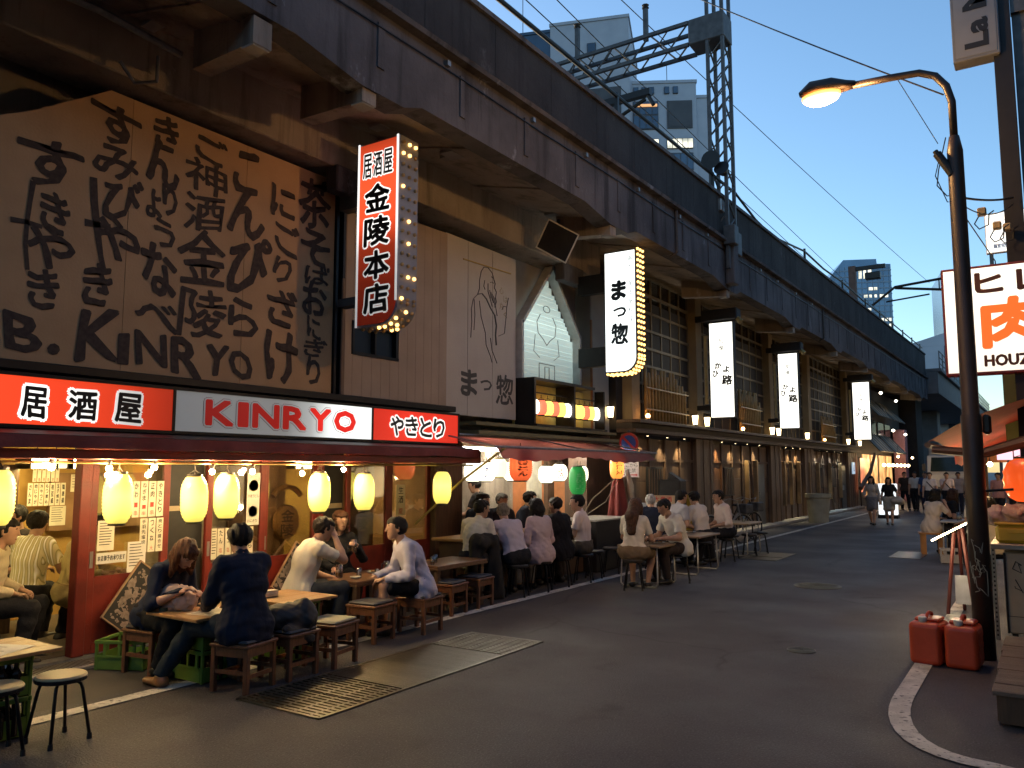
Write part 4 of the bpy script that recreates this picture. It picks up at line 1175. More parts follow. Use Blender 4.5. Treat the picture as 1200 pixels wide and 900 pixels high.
# beige panel with small window
bp_ = thing('beige_cladding', 'ribbed beige wall panel with a small dark window left of the white drawing panel', 'wall panel', (-7.4, 8.3, 2.5))
beige = mat('beige cladding', (.42, .32, .25), .7, 0, (.34, .255, .2), 2, .5, .1, 40)
for i in range(24):
    y = 7.26 + i * .0894
    for (za, zb_) in ((2.56, 5.28),):
        segs = [(2.56, 5.2 + .003 * i)]
        if 7.45 < y + .045 < 8.3: segs = [(2.56, 3.2), (3.6, 5.2 + .003 * i)]
        for s in segs:
            b = MB(); b.box(-7.42, -7.36 - (.003 if i % 2 else 0), y, y + .089, *s); b.build('cladding_strip', beige, bp_, world=True)
b = MB(); b.box(-7.5, -7.43, 7.4, 8.3, 3.15, 3.65); b.build('window_pane', bgl, bp_, world=True)
b = MB()
for q in ((7.42, 8.32, 3.18, 3.22), (7.42, 8.32, 3.58, 3.62), (7.42, 7.46, 3.2, 3.6), (8.26, 8.3, 3.2, 3.6), (7.84, 7.87, 3.2, 3.6)): b.box(-7.42, -7.345, *q)
b.build('window_frame', blackm, bp_, world=True)
b = MB(); b.tube([(-7.3, 7.2, 2.5), (-7.3, 7.2, 5.2)], .03, 8); b.tube([(-7.25, 7.14, 2.5), (-7.25, 7.14, 4.1)], .02, 8); build_each(b, 'drain_pipe', mat('rusty pipe', (.2, .12, .08), .6), bp_, world=True)
# white drawing panel
wp = thing('drawing_panel', 'tall white panel with an ink drawing of a bearded man and three brush characters', 'signboard', (-7.4, 10.4, 2.5))
offw = mat('off white board', (.55, .5, .46), .75, 0, (.46, .41, .38), 1.6, .5, .1, 30, detail=6)
for a, c in ((9.42, 9.98), (9.99, 10.66), (10.67, 11.36)):
    b = MB(); b.box(-7.45, -7.4, a, c, 2.53, 5.3); b.build('board_panel', offw, wp, world=True)
b = MB()
for ch, q in (('ま', (9.8, 10.24, 2.83, 3.26)), ('つ', (10.32, 10.64, 2.95, 3.13)), ('惣', (10.76, 11.28, 2.76, 3.26))):
    text(b, ch, (-7.394, q[0], q[2]), (0, q[1] - q[0], 0), (0, 0, q[3] - q[2]), off=.04 if ch != '惣' else .02, rough=.03)
b.build('lettering', mat('grey brush paint', (.09, .085, .08), .8), wp, world=True)
b = MB()
def sk(pts, r=.007):
    # fine strokes in panel units: y 10.05..11.2, z 3.4..5.0
    q = [(-7.397, 10.05 + u * 1.2, 3.4 + v * 1.65) for u, v in pts]; b.tube(q, r, 4)
sk([(.3, .95), (.24, .9), (.2, .8), (.2, .72), (.16, .66)]); sk([(.3, .95), (.4, .96), (.5, .92), (.54, .86)]); sk([(.54, .86), (.57, .82), (.55, .78), (.6, .74), (.58, .68), (.6, .64), (.56, .58)], .009)
sk([(.48, .88), (.54, .87)]); sk([(.46, .82), (.5, .83), (.53, .82)]); sk([(.4, .8), (.4, .72), (.46, .64), (.5, .58)], .008); sk([(.32, .82), (.3, .76), (.33, .73)])
sk([(.16, .66), (.06, .6), (.02, .5), (.03, .38), (.01, .22)]); sk([(.16, .66), (.26, .68), (.36, .64), (.46, .56), (.56, .5)], .012); sk([(.56, .5), (.6, .4), (.58, .3), (.6, .2)], .016)
sk([(.08, .6), (.1, .45), (.08, .3)]); sk([(.2, .6), (.24, .45), (.34, .3)]); sk([(.34, .3), (.36, .18), (.46, .08), (.5, .02)]); sk([(.46, .26), (.5, .14), (.58, .06), (.62, .02)]); sk([(.66, .3), (.8, .34), (.84, .5), (.86, .62), (.9, .72)]); sk([(.74, .58), (.78, .62), (.86, .62)]); sk([(.5, .66), (.58, .6), (.62, .5)])
for i in range(5): sk([(.44 + i * .03, .74 - i * .015), (.47 + i * .03, .66 - i * .02)], .006)
b.build('drawing_lines', mat('ink line', (.12, .11, .11), .8), wp, world=True)
b = MB(); 
for i, ch in enumerate('心は丸く'): text(b, ch, (-7.396, 10.86 + .12 * (i % 2), 4.62 - .13 * i), (0, .12, 0), (0, 0, .11), off=.0, rough=.05)
b.build('small_lettering', mat('ochre ink', (.3, .24, .12), .8), wp, world=True)
b = MB(); b.tube([(-7.395, 9.85, 4.98), (-7.395, 11.2, 5.02)], .012, 4); b.build('yellow_line', mat('yellow line', (.5, .36, .1), .6), wp, world=True)
# gabled lit niche
t = thing('grey_wall_panel', 'plain grey brown wall behind the lit white gable', 'wall panel', (-7.6, 12.6, 2.4))
b = MB(); b.box(-7.72, -7.6, 11.38, 13.84, 2.42, 5.41); b.build('panel', mat('grey brown wall', (.3, .25, .22), .8, 0, (.2, .165, .145), 2), t, world=True)
ng = thing('gabled_panel', 'lit white gable shaped panel of thin horizontal boards with a faint drawing', 'signboard', (-7.4, 12.5, 3.2))
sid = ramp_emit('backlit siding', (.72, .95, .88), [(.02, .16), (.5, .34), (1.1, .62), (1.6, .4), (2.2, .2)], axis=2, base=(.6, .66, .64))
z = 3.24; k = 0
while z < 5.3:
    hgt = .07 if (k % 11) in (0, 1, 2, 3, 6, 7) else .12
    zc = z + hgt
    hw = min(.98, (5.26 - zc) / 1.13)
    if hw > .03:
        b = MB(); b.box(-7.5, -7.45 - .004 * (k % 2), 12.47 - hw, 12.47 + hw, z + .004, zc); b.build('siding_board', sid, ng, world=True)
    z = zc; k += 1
b = MB()
for s in (-1, 1):
    b.prism([(12.47, 5.42), (12.47, 5.34), (12.47 + s * 1.0, 4.2), (12.47 + s * 1.06, 4.22)], 'x', -7.48, -7.3)
    b.box(-7.48, -7.3, 12.47 + s * 1.03 - .03, 12.47 + s * 1.03 + .03, 3.22, 4.26)
b.build('gable_frame', mat('white trim', (.6, .6, .58), .5), ng, world=True)
b = MB()
b.tube([(-7.445, 12.47 + .12 * math.cos(a), 4.62 + .06 * math.sin(a)) for a in np.linspace(0, 6.3, 16)], .007, 4)
for s in (-1, 1):
    b.tube([(-7.445, 12.47 + s * .22, 4.5), (-7.445, 12.47 + s * .34, 4.35), (-7.445, 12.47 + s * .3, 4.15), (-7.445, 12.47 + s * .12, 4.05), (-7.445, 12.47, 3.95)], .007, 4)
    b.tube([(-7.445, 12.47 + s * .4, 4.1), (-7.445, 12.47 + s * .45, 3.8), (-7.445, 12.47 + s * .25, 3.7)], .006, 4)
b.tube([(-7.445, 12.2, 3.6), (-7.445, 12.75, 3.6), (-7.445, 12.75, 3.3), (-7.445, 12.2, 3.3), (-7.445, 12.2, 3.6)], .008, 4)
b.tube([(-7.445, 12.4, 3.3), (-7.445, 12.4, 3.55), (-7.445, 12.55, 3.55), (-7.445, 12.55, 3.3)], .008, 4)
b.build('drawing_lines', mat('ink line', (.1, .1, .1)), ng, world=True)
b = MB(); b.box(-7.48, -7.05, 11.4, 13.6, 3.2, 3.25); b.build('lamp_shelf', blackm, ng, world=True)
# lantern box under it
lb = thing('lantern_box', 'black framed yellow niche below the white gable panel', 'niche', (-7.3, 12.5, 2.45))
b = MB(); b.box(-7.5, -7.45, 11.4, 14.0, 2.46, 3.19); b.build('back_panel', mat('yellow panel', (.5, .42, .15), .7), lb, world=True)
b = MB()
for y in (11.4, 12.78, 13.96): b.box(-7.44, -7.05, y, y + .05, 2.46, 3.2)
b.box(-7.44, -7.0, 11.4, 14.0, 2.42, 2.459); b.build('frame', blackm, lb, world=True)
b = MB(); b.box(-7.44, -6.9, 9.6, 14.3, 2.22, 2.28); b.box(-7.44, -6.95, 9.6, 14.3, 2.36, 2.41); build_each(b, 'ledge', mat('olive ledge', (.2, .17, .08), .6), lb, world=True)
b = MB(); b.box(-7.2, -7.16, 11.5, 13.9, 3.0, 3.02); b.build('hanging_wire', blackm, lb, world=True)
# concrete pillar right of it
t = thing('concrete_pillar', 'bare pale concrete pillar behind the まつ惣 sign', 'pillar', (-7.3, 14.3, 0))
b = MB(); b.box(-7.7, -7.25, 13.85, 14.6, 2.42, 5.5, .02); b.build('shaft', mat('pillar concrete', (.4, .38, .33), .8, 0, (.3, .28, .24), 1.5, .5, .2, 30), t, world=True)
b = MB(); b.box(-7.7, -7.3, 13.7, 14.7, 0, 2.41); b.build('base', dwood, t, world=True)
b = MB(); b.tube([(-7.2, 13.75, 2.45), (-7.2, 13.75, 4.6)], .025, 8); b.build('copper_pipe', mat('copper', (.4, .18, .08), .4, .5), t, world=True)

# ------------------------------------------------------------------ second bar, open counter
b2 = thing('counter_bar', 'open fronted bar with bright shelves behind the group at the counter', 'bar', (-8, 12, 0))
b = MB(); b.box(-9.6, -7.2, 9.72, 15.2, 0, .03); b.build('floor', flo, b2, world=True)
crm = mat('kitchen wall', (.5, .47, .38), .7, 0, (.42, .39, .3), 3)
b = MB(); b.box(-9.8, -9.4, 9.72, 15.2, .03, 2.3); b.build('back_wall', crm, b2, world=True)
b = MB(); b.box(-9.4, -7.75, 15.0, 15.2, .03, 2.3); build_each(b, 'side_wall', mat('orange wall', (.45, .17, .06), .7), b2, world=True)
b = MB(); b.box(-9.8, -7.2, 9.72, 15.2, 2.1, 2.2); b.build('ceiling', crm, b2, world=True)
b = MB(); b.box(-8.4, -8.32, 12.2, 13.15, .03, 1.75); b.build('door_leaf', mat('orange brown door', (.42, .15, .05), .5), b2, world=True)
b = MB(); b.box(-8.4, -8.34, 13.16, 13.75, .03, 2.1); b.build('cream_panel', mat('cream panel', (.6, .55, .42), .7), b2, world=True)
b = MB(); b.box(-8.3, -8.2, 13.76, 14.0, .03, 2.1); b.box(-8.3, -8.2, 14.6, 14.75, .03, 2.1); b.box(-8.3, -8.2, 14.0, 14.6, 1.75, 2.1); build_each(b, 'door_frame', dwood, b2, world=True)
for z in (.9, 1.2, 1.5, 1.8):
    b = MB(); b.box(-9.38, -9.05, 10, 13.4, z, z + .03); b.build('shelf', steel, b2, world=True)
random.seed(5)
for i in range(34):
    z = random.choice((.93, 1.23, 1.53)); y = 10.1 + 3.2 * random.random(); kk = random.random()
    b = MB()
    if kk < .5: b.lathe([(.04, 0), (.04, .14), (.015, .19), (.015, .24)], (-9.2, y, z), 8); nm = 'shelf_bottle'
    else: b.box(-9.3, -9.1, y - .07, y + .07, z, z + .2, .01); nm = 'shelf_box'
    b.build(nm, random.choice([mat('bottle green', (.05, .1, .04), .2), white, steel, mat('bottle brown', (.12, .06, .02), .2), paper]), b2, world=True)
b = MB(); b.box(-6.95, -6.45, 8.75, 13.4, .02, .72); b.build('counter_front', mat('counter front', (.1, .055, .03), .5), b2, world=True)
b = MB(); b.box(-7.05, -6.35, 8.7, 13.5, .73, .77, .008); b.build('counter_top', topwood, b2, world=True)
fl_ = emit('tube lamp', (1, .95, .82), 110)
for (x, y0, y1, z) in ((-8.5, 10.9, 12.9, 1.97), (-8.5, 13.4, 14.6, 2.0), (-7.5, 10.0, 11.4, 2.02), (-7.5, 12.2, 13.6, 2.02)):  # the row nearer the street is added to brighten the bar
    b = MB(); b.cyl((x, y0, z), (x, y1, z), .022, n=10); b.build('tube_lamp', fl_, b2, world=True)
    b = MB(); b.box(x - .06, x + .06, y0 - .05, y1 + .05, z + .03, z + .08); b.build('lamp_housing', white, b2, world=True)
t = thing('vinyl_awning', 'slack red vinyl awning on ropes over the counter bar', 'awning', (-6.4, 11, 1.9))
b = MB(); NX, NY = 8, 60
for i in range(NY + 1):
    y = 8.9 + 5.0 * i / NY
    for j in range(NX + 1):
        u = j / NX; x = -7.0 + 1.0 * u; z = 2.18 - .16 * u - .05 * math.sin(u * PI) * (1 + .3 * math.sin(y * 3)) 
        if j == NX: z -= .17 + .035 * math.sin(y * 2.1) + .01 * math.sin(y * 17)
        b.v.append((x + (.02 * math.sin(y * 6) if j == NX else 0), y, z))
for i in range(NY):
    for j in range(NX): q = i * (NX + 1) + j; b.f.append([q, q + 1, q + NX + 2, q + NX + 1]); b.m.append(0)
vin = bpy.data.materials.new('red vinyl'); vin.use_nodes = True
vb = vin.node_tree.nodes['Principled BSDF']; vb.inputs['Base Color'].default_value = (.11, .01, .007, 1); vb.inputs['Roughness'].default_value = .6; vb.inputs['Specular IOR Level'].default_value = .2
vb.inputs['Transmission Weight'].default_value = .25; vb.inputs['Subsurface Weight'].default_value = 0
b.build('sheet', vin, t, smooth=True, world=True)
b = MB(); b.cyl((-6.0, 8.7, 2.0), (-6.0, 14.0, 2.0), .018, n=6); b.cyl((-6.95, 8.7, 2.2), (-6.95, 14, 2.2), .018, n=6)
for y in (8.75, 11.3, 13.9): b.cyl((-7.0, y, 2.2), (-6.0, y, 2.0), .014, n=6)
build_each(b, 'pole', steel, t, world=True)
def rope(label, pts, r=.012, m=None, name='rope'):
    b = MB(); b.tube(pts, r, 6); o = b.build(name, m or mat('rope', (.4, .33, .22), .8)); tag(o, label, 'rope' if name == 'rope' else 'pole'); return o
rope('yellow bamboo prop slanting down from the awning edge beside the counter group', [(-6.05, 9.05, 2.0), (-6.35, 8.45, 1.55), (-6.75, 8.0, 1.0)], .016, mat('bamboo yellow', (.42, .3, .06), .5), 'prop_pole')
rope('pale rope tied down from the orange lantern corner to the black counter box', [(-6.2, 12.7, 1.55), (-6.35, 12.1, 1.2), (-6.4, 11.8, .9)])
rope('second thinner rope beside the tied rope under the orange lantern', [(-6.2, 12.75, 1.5), (-6.25, 12.4, 1.15), (-6.4, 12.0, .95)], .008)
t = thing('folded_sheet', 'folded red and clear plastic sheet hanging beside the orange lantern', 'tarpaulin', (-6.6, 13.6, .6))
b = MB()
for i in range(25):
    a = 2 * PI * i / 25; r0 = .1 + .03 * math.sin(a * 5)
    for j, (f, z) in enumerate(((.5, 1.05), (1.0, .7), (1.4, .3), (1.5, 0))): b.v.append((r0 * f * math.cos(a), r0 * f * 1.5 * math.sin(a), z + .02 * math.sin(a * 3)))
for i in range(25):
    for j in range(3): q = i * 4 + j; q2 = ((i + 1) % 25) * 4 + j; b.f.append([q, q2, q2 + 1, q + 1]); b.m.append(0)
b.build('red_cloth', redc, t, smooth=True)
b = MB(); b.tube([(.12, .12, 1.1), (.16, .2, .8), (.18, .25, .3)], [.05, .07, .05], 8); b.build('clear_sheet', mat('clear plastic', (.5, .47, .42), .2), t, smooth=True)
t = thing('counter_box', 'black low cabinet with pale top beside the young man in the white shirt', 'cabinet', (-6.55, 12.6, 0))
b = MB(); b.box(-.35, .35, -.65, .65, .02, .84, .01); b.build('body', black, t)
b = MB(); b.box(-.37, .37, -.67, .67, .842, .865); b.build('top', mat('pale top', (.45, .42, .38), .4), t)

# ------------------------------------------------------------------ dark timber restaurant front
ORD = ['first', 'second', 'third', 'fourth', 'fifth', 'sixth', 'seventh', 'eighth', 'ninth', 'tenth', 'eleventh', 'twelfth', 'thirteenth', 'last']
tf = thing('timber_restaurant', 'long dark timber restaurant front with tall gridded upper windows', 'restaurant', (-7.2, 26, 0))
FX = -6.95
b = MB(); b.box(-12, FX - .2, 14.7, 38.5, 2.5, 5.4); b.build('core_wall', mat('inner dark', (.03, .022, .016), .8), tf, world=True)
b = MB(); b.box(FX - .1, -6.68, 14.7, 38.6, 0, .1, .02); b.build('step', concl, tf, world=True)
pil = [(14.7, 15.1), (18.5, 19.7), (24.8, 26.0), (29.0, 30.4), (36.5, 38.4)]
plankm = [mat('timber plank %d' % i, c, .55, 0, tuple(q * .55 for q in c), 5, .6, .2, 40, stretch=(4, 4, .4)) for i, c in enumerate(((.15, .08, .042), (.19, .105, .055), (.125, .07, .042), (.17, .1, .06)))]
random.seed(4)
for a, c in pil:
    n = max(2, int((c - a) / .2))
    for i in range(n):
        b = MB(); b.box(FX - .1, FX + .06 - (i % 2) * .012, a + (c - a) * i / n, a + (c - a) * (i + 1) / n - .008, .1, 2.42); b.build('plank', plankm[(i + 1) % 3], tf, world=True)
for (a, c) in ((15.1, 18.5), (19.7, 24.8), (26.0, 29.0), (30.4, 36.5)):
    n = int(round((c - a) / .85)); 
    for i in range(n):
        ya = a + (c - a) * i / n; yb = a + (c - a) * (i + 1) / n - .02
        zs = [.1, .55, 1.0, 1.45, 1.9] if True else []
        for j, z in enumerate(zs):
            z1 = 1.86 if j == len(zs) - 1 else zs[j + 1] - .006
            if j == len(zs) - 1: z1 = 2.35
            b = MB(); b.box(FX - .16, FX - .06 - random.uniform(0, .012), ya, yb, z + (0 if j else 0), z1); b.build('wall_board', random.choice(plankm), tf, world=True)
    b = MB()
    for i in range(n + 1):
        yy = a + (c - a) * i / n; b.box(FX - .07, FX - .02, yy - .03, yy + .03, .1, 2.36)
    b.box(FX - .07, FX - .03, a, c, 1.86, 1.92); build_each(b, 'stile', dwood, tf, world=True)
for y, z0, z1 in ((16.2, 1.0, 1.75), (21.1, 1.0, 1.75), (31.6, 1.0, 1.8), (33.9, 1.0, 1.8)):
    b = MB(); b.box(FX - .06, FX - .015, y - .4, y + .4, z0, z1); w = b.build('slit_window', black, tf, world=True)
    b = MB()
    for i in range(6): b.box(FX - .015, FX - .002, y - .36 + i * .135, y - .33 + i * .135, z0 + .04, z1 - .04)
    l = tf.location; b.v = [(p[0] - l[0], p[1] - l[1], p[2] - l[2]) for p in b.v]; build_each(b, 'bar', dwood, w)
palew = mat('pale timber strip', (.3, .18, .08), .55, 0, (.2, .12, .05), 6)
for y in (22.5, 23.3, 26.3, 27.2, 28.2, 29.6, 31.0, 33.0, 34.9):
    b = MB(); b.box(FX - .03, FX + .09, y - .05, y + .05, .55, 1.95, .006); b.build('pale_strip', palew, tf, world=True)
for y in (23.9, 35.8):
    b = MB(); b.box(FX - .05, FX - .01, y - .4, y + .4, .1, 1.85); w = b.build('door_leaf', mat('slate door', (.055, .06, .065), .4), tf, world=True)
    b = MB(); b.box(FX - .01, FX + .05, y - .3, y - .27, .85, 1.05); l = tf.location; b.v = [(p[0] - l[0], p[1] - l[1], p[2] - l[2]) for p in b.v]; b.build('handle', steel, w)
# cornice
b = MB(); b.box(FX - .2, -6.72, 14.7, 38.6, 2.43, 2.52, .01); b.box(FX - .2, -6.62, 14.7, 38.6, 2.63, 2.7, .01); build_each(b, 'cornice', dwood, tf, world=True)
b = MB(); b.box(FX - .2, -6.8, 14.7, 38.6, 2.521, 2.629); b.build('frieze', mat('frieze', (.05, .035, .025), .6), tf, world=True)
# upper columns and windows
colm = mat('ochre column', (.34, .25, .13), .8, 0, (.24, .17, .09), 2, .5, .3, 30)
for y in (15.2, 18.95, 25.3, 30.2, 37.0):
    b = MB(); b.box(-7.4, FX + .02, y - .2, y + .2, 2.71, 5.95, .01); b.build('column', colm, tf, world=True)
mull = mat('window bar', (.2, .15, .08), .6, 0, (.14, .1, .05), 4)
wpan = glass('dark pane', (.5, .48, .42), .05, .1)
inr = mat('room behind window', (.10, .065, .035), .8, 0, (.04, .025, .015), .8)
for a, c, nx, nz in ((15.42, 18.73, 6, 8), (19.17, 25.08, 9, 8), (25.52, 29.98, 8, 8), (30.42, 36.78, 9, 8)):
    b = MB(); b.box(-7.62, -7.58, a, c, 2.71, 6.0); b.build('room_back', inr, tf, world=True)
    b = MB()
    for i in range(nx + 1):
        y = a + (c - a) * i / nx; b.box(-7.2, -7.13, y - .025, y + .025, 2.71, 6.0)
    for j in range(nz + 1):
        z = 2.75 + 3.2 * j / nz; b.box(-7.19, -7.11, a, c, z - .028, z + .028)
    fr_ = b.build('window_frame', mull, tf, world=True)
    for i in range(nx):
        for j in range(nz):
            b = MB(); b.box(-7.172, -7.165, a + (c - a) * i / nx + .03, a + (c - a) * (i + 1) / nx - .03, 2.78 + 3.2 * j / nz, 2.72 + 3.2 * (j + 1) / nz)
            l = tf.location; b.v = [(p[0] - l[0], p[1] - l[1], p[2] - l[2]) for p in b.v]; b.build('pane', wpan, fr_)
for y in (32.6, 33.4, 34.9):
    b = MB(); b.box(-7.5, -7.45, y - .08, y + .08, 3.75, 4.55); b.build('lit_slot', emit('pale room lamp', (1, .9, .6), 1.6), tf, world=True)
random.seed(9)
bam = mat('bamboo', (.42, .27, .1), .45, 0, (.28, .17, .06), 6)
def bamboo(label, y0, y1, zt_, n):
    t = thing('bamboo_screen', label, 'screen', (-6.85, (y0 + y1) / 2, 2.7))
    yy = [(i / (n - 1) - .5) * (y1 - y0) for i in range(n)]
    for i, y in enumerate(yy):
        h = zt_ - 2.7 - (.12 if i % 3 == 1 else 0) - (.25 if i > n * .75 else 0); b = MB()
        b.tube([(0, y, 0), (0, y, h * .3), (0, y, h * .31), (0, y, h * .65), (0, y, h * .66), (0, y, h)], [.035, .035, .042, .035, .042, .035], 7); b.build('bamboo_pole', bam, t, smooth=True)
    for z in (.25, .7): 
        b = MB(); b.cyl((.05, yy[0] - .1, z), (.05, yy[-1] + .1, z), .02, n=6); b.build('tie_rail', bam, t)
bamboo('rack of upright bamboo poles on the timber ledge beside the bulb lit まつ惣 sign', 15.5, 17.7, 3.85, 14)
bamboo('rack of upright bamboo poles on the timber ledge behind the second white hanging sign', 21.8, 23.6, 3.9, 12)
bamboo('far rack of upright bamboo poles on the timber ledge before the lit slots', 31.6, 33.8, 3.7, 11)
warm = (1, .62, .28)
def ledge_lamp(y, label, x=-6.68):
    t = thing('lantern_lamp', label, 'lamp', (x, y, 2.702), 0, 'little box lamps on the timber ledge')
    b = MB(); b.box(-.05, .05, -.05, .05, 0, .03); b.box(-.07, .07, -.07, .07, .24, .27); b.build('frame', blackm, t)
    b = MB(); b.lathe([(.05, .03), (.075, .24)], n=8); b.build('shade', emit('ledge lamp glow', (1, .72, .36), 9), t)
    return t
for y, l in ((17.9, 'lit box lamp on the ledge, left of a twin near the first white sign'), (18.7, 'small lit box lamp on the timber ledge right beside the first white hanging sign'), (24.3, 'small lit box lamp on the ledge left of its twin by the second white sign'), (25.0, 'small lit box lamp on the ledge right of its twin by the second white sign'),
             (28.6, 'single lit box lamp on the ledge between second and third white signs'), (35.6, 'small lit box lamp on the ledge just under the third white hanging sign'), (38.1, 'small lit lamp at the far end of the timber ledge')): ledge_lamp(y, l)
ledge_lamp(14.45, 'small lit wall lantern right of the yellow niche', -7.15)
def spotlamp(name, loc, rot, power, col, ang=60, blend=.6, r=.02):
    d = bpy.data.lights.new(name, 'SPOT'); d.energy = power * LS; d.color = col; d.spot_size = R(ang); d.spot_blend = blend; d.shadow_soft_size = r
    o = bpy.data.objects.new(name, d); C.objects.link(o); o.location = loc; o.rotation_euler = rot; return o
dl = [(15.52, 0), (16.57, 0), (17.58, 0), (20.16, 1), (21.26, 0), (22.3, 0), (23.43, 0), (26.3, 0), (27.2, 0), (28.15, 0), (31.0, 2), (32.2, 2), (33.5, 2), (34.8, 2)]
for nd, (y, k) in enumerate(dl):
    t = thing('downlight', '%s tiny downlight under the timber cornice, counted from the no parking sign' % ORD[nd], 'downlight', (-6.83, y, 2.43), 0, 'downlights under the timber cornice')
    b = MB(); b.lathe([(.03, -.04), (.035, 0)], n=8); b.build('can', blackm, t)
    b = MB(); b.lathe([(0, -.041), (.022, -.041)], n=8); b.build('lens', emit('downlight lens', (1, .85, .55), 12), t)
    spotlamp('downlight_beam', (-6.83, y, 2.37), (0, R(9), 0), 80, [(1, .85, .5), (1, .6, .25), (.75, .95, 1)][k], 75, .9)
# warm glow by the bamboo racks
for y in (15.3, 21.6, 31.4):
    t = thing('rack_lamp', 'small orange spot lamp at the foot of the bamboo rack %s' % {15.3: 'beside the bulb lit sign', 21.6: 'behind the second white sign', 31.4: 'farthest up the street'}[y], 'lamp', (-6.72, y, 2.702))
    b = MB(); b.box(-.04, .04, -.05, .05, 0, .05); b.build('base', blackm, t)
    b = MB(); b.lathe([(.035, .05), (.05, .09), (.03, .13), (0, .135)], n=8); b.build('bulb', emit('orange lamp bulb', (1, .5, .18), 25), t)

# ------------------------------------------------------------------ projecting signs
def bulbs_on(sig, pts, r, on, off):
    ms = []
    for m_ in (on, off):
        b = MB(); b.lathe([(0, -r), (r * .8, -r * .6), (r, 0), (r * .8, r * .6), (0, r)], (0, 0, 0), 7); ms.append(b.mesh('bulb', m_, True))
    for p, lit in pts:
        o = bpy.data.objects.new('bulb', ms[0 if lit else 1]); C.objects.link(o); o.parent = sig; o.location = p
bulb_on = emit('marquee bulb', (1, .5, .13), 5)
bulb_off = mat('dead bulb', (.45, .3, .14), .25)
def proj_sign(label, x0, x1, y, z0, z1, th, face, cut=.24, body=None):
    t = thing('projecting_sign', label, 'sign', ((x0 + x1) / 2, y, z0))
    w = (x1 - x0) / 2; h = z1 - z0
    def outline(w, z0, z1, c):
        o = [(-w, z1), (-w, z0)]
        if c: o += [(w - c + c * math.sin(a), z0 + c - c * math.cos(a)) for a in np.linspace(0, PI / 2, 8)]
        else: o += [(w, z0)]
        return o + [(w, z1)]
    b = MB(); b.prism(outline(w, 0, h, cut), 'y', .004, th); b.build('body', body or white, t)
    b = MB(); b.prism(outline(w - .025, .025, h - .025, max(cut - .02, 0)), 'y', -.012, 0); b.build('sign_face', face, t)
    return t, w, h, outline
# A : red vertical sign with bulbs
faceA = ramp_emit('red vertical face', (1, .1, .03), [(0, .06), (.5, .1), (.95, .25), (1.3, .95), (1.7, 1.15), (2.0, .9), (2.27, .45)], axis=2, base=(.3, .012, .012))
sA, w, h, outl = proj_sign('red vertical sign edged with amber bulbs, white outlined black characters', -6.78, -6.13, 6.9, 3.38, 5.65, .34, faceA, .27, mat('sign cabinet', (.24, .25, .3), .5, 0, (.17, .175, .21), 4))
halo = MB(); ink = MB()
wA = ramp_emit('white outline A', (1, .97, .92), [(0, .3), (.8, .5), (1.2, 1.2), (2.27, 1.1)], axis=2, base=(.75, .75, .72))
for i, ch in enumerate('居酒屋'):
    for mb, of, gr, dy in ((halo, .065, 1e-5, -.016), (ink, .016, 1e-5, -.02)): random.seed(i); text(mb, ch, (-.235 + .165 * i, dy, 1.82), (.135, 0, 0), (0, 0, .3), off=of, grow=gr)
for i, ch in enumerate('金陵本店'):
    for mb, of, gr, dy in ((halo, .1, 1e-5, -.016), (ink, .04, 1e-5, -.02)): random.seed(i + 4); text(mb, ch, (-.19, dy, 1.39 - .41 * i), (.38, 0, 0), (0, 0, .33), off=of, grow=gr, rough=.025)
halo.build('lettering_outline', wA, sA); ink.build('lettering', inkm, sA)
b = MB()
b.prism([(-w, h), (-w, 0), (-w + .028, 0), (-w + .028, h)], 'y', -.02, -.013); b.prism([(w - .028, h), (w - .028, .27), (w, .27), (w, h)], 'y', -.02, -.013); b.build('white_edge', wA, sA)
random.seed(21); pts = []
for q in (0.06, .17, .28):
    for z in np.arange(.3, h, .135): pts.append(((w + .012, q, z), random.random() < .2))
    for a in np.linspace(.1, 1.5, 5): pts.append(((w - .27 + .28 * math.sin(a), q, .27 - .28 * math.cos(a)), random.random() < .35))
    for x in np.arange(-w + .06, w - .27, .13): pts.append(((x, q, -.012), random.random() < .45))
bulbs_on(sA, pts, .024, bulb_on, bulb_off)
b = MB(); b.box(-.75, -w, .1, .25, .32, .42); b.box(-.75, -w, .1, .25, 1.55, 1.75); build_each(b, 'bracket', dsteel, sA)
# B : white sign with bulbs
faceW = emit('white sign face lit', (.93, 1, .98), 1.7, base=(.8, .8, .8))
sB, w, h, outl = proj_sign('white vertical まつ惣 sign edged with a full row of amber bulbs', -6.43, -5.8, 12.8, 3.4, 5.6, .3, faceW, .26, black)
ink = MB()
for ch, q in (('ま', (-.17, 1.3, .3, .36)), ('つ', (-.13, .99, .26, .18)), ('惣', (-.18, .5, .34, .38))): text(ink, ch, (q[0], -.016, q[1]), (q[2], 0, 0), (0, 0, q[3]), off=.06 if ch != '惣' else .035, rough=.03)
for i, ch in enumerate('串かつ居酒屋料理'): text(ink, ch, (.17, -.016, 1.98 - .155 * i), (.075, 0, 0), (0, 0, .1), off=.0, rough=.06)
ink.build('lettering', mat('blue black ink', (.02, .035, .05), .6), sB)
pts = []
for q in (0.05, .16, .27):
    for z in np.arange(.3, h + .01, .1): pts.append(((w + .012, q, z), True))
    for a in np.linspace(.1, 1.5, 6): pts.append(((w - .26 + .27 * math.sin(a), q, .26 - .27 * math.cos(a)), True))
    for x in np.arange(-w + .03, w - .26, .09): pts.append(((x, q, -.012), True))
bulbs_on(sB, pts, .026, bulb_on, bulb_off)
b = MB(); b.box(-.9, -w, .08, .22, .15, .5); b.box(-.9, -w, .08, .22, 1.5, 1.85); build_each(b, 'bracket', blackm, sB)
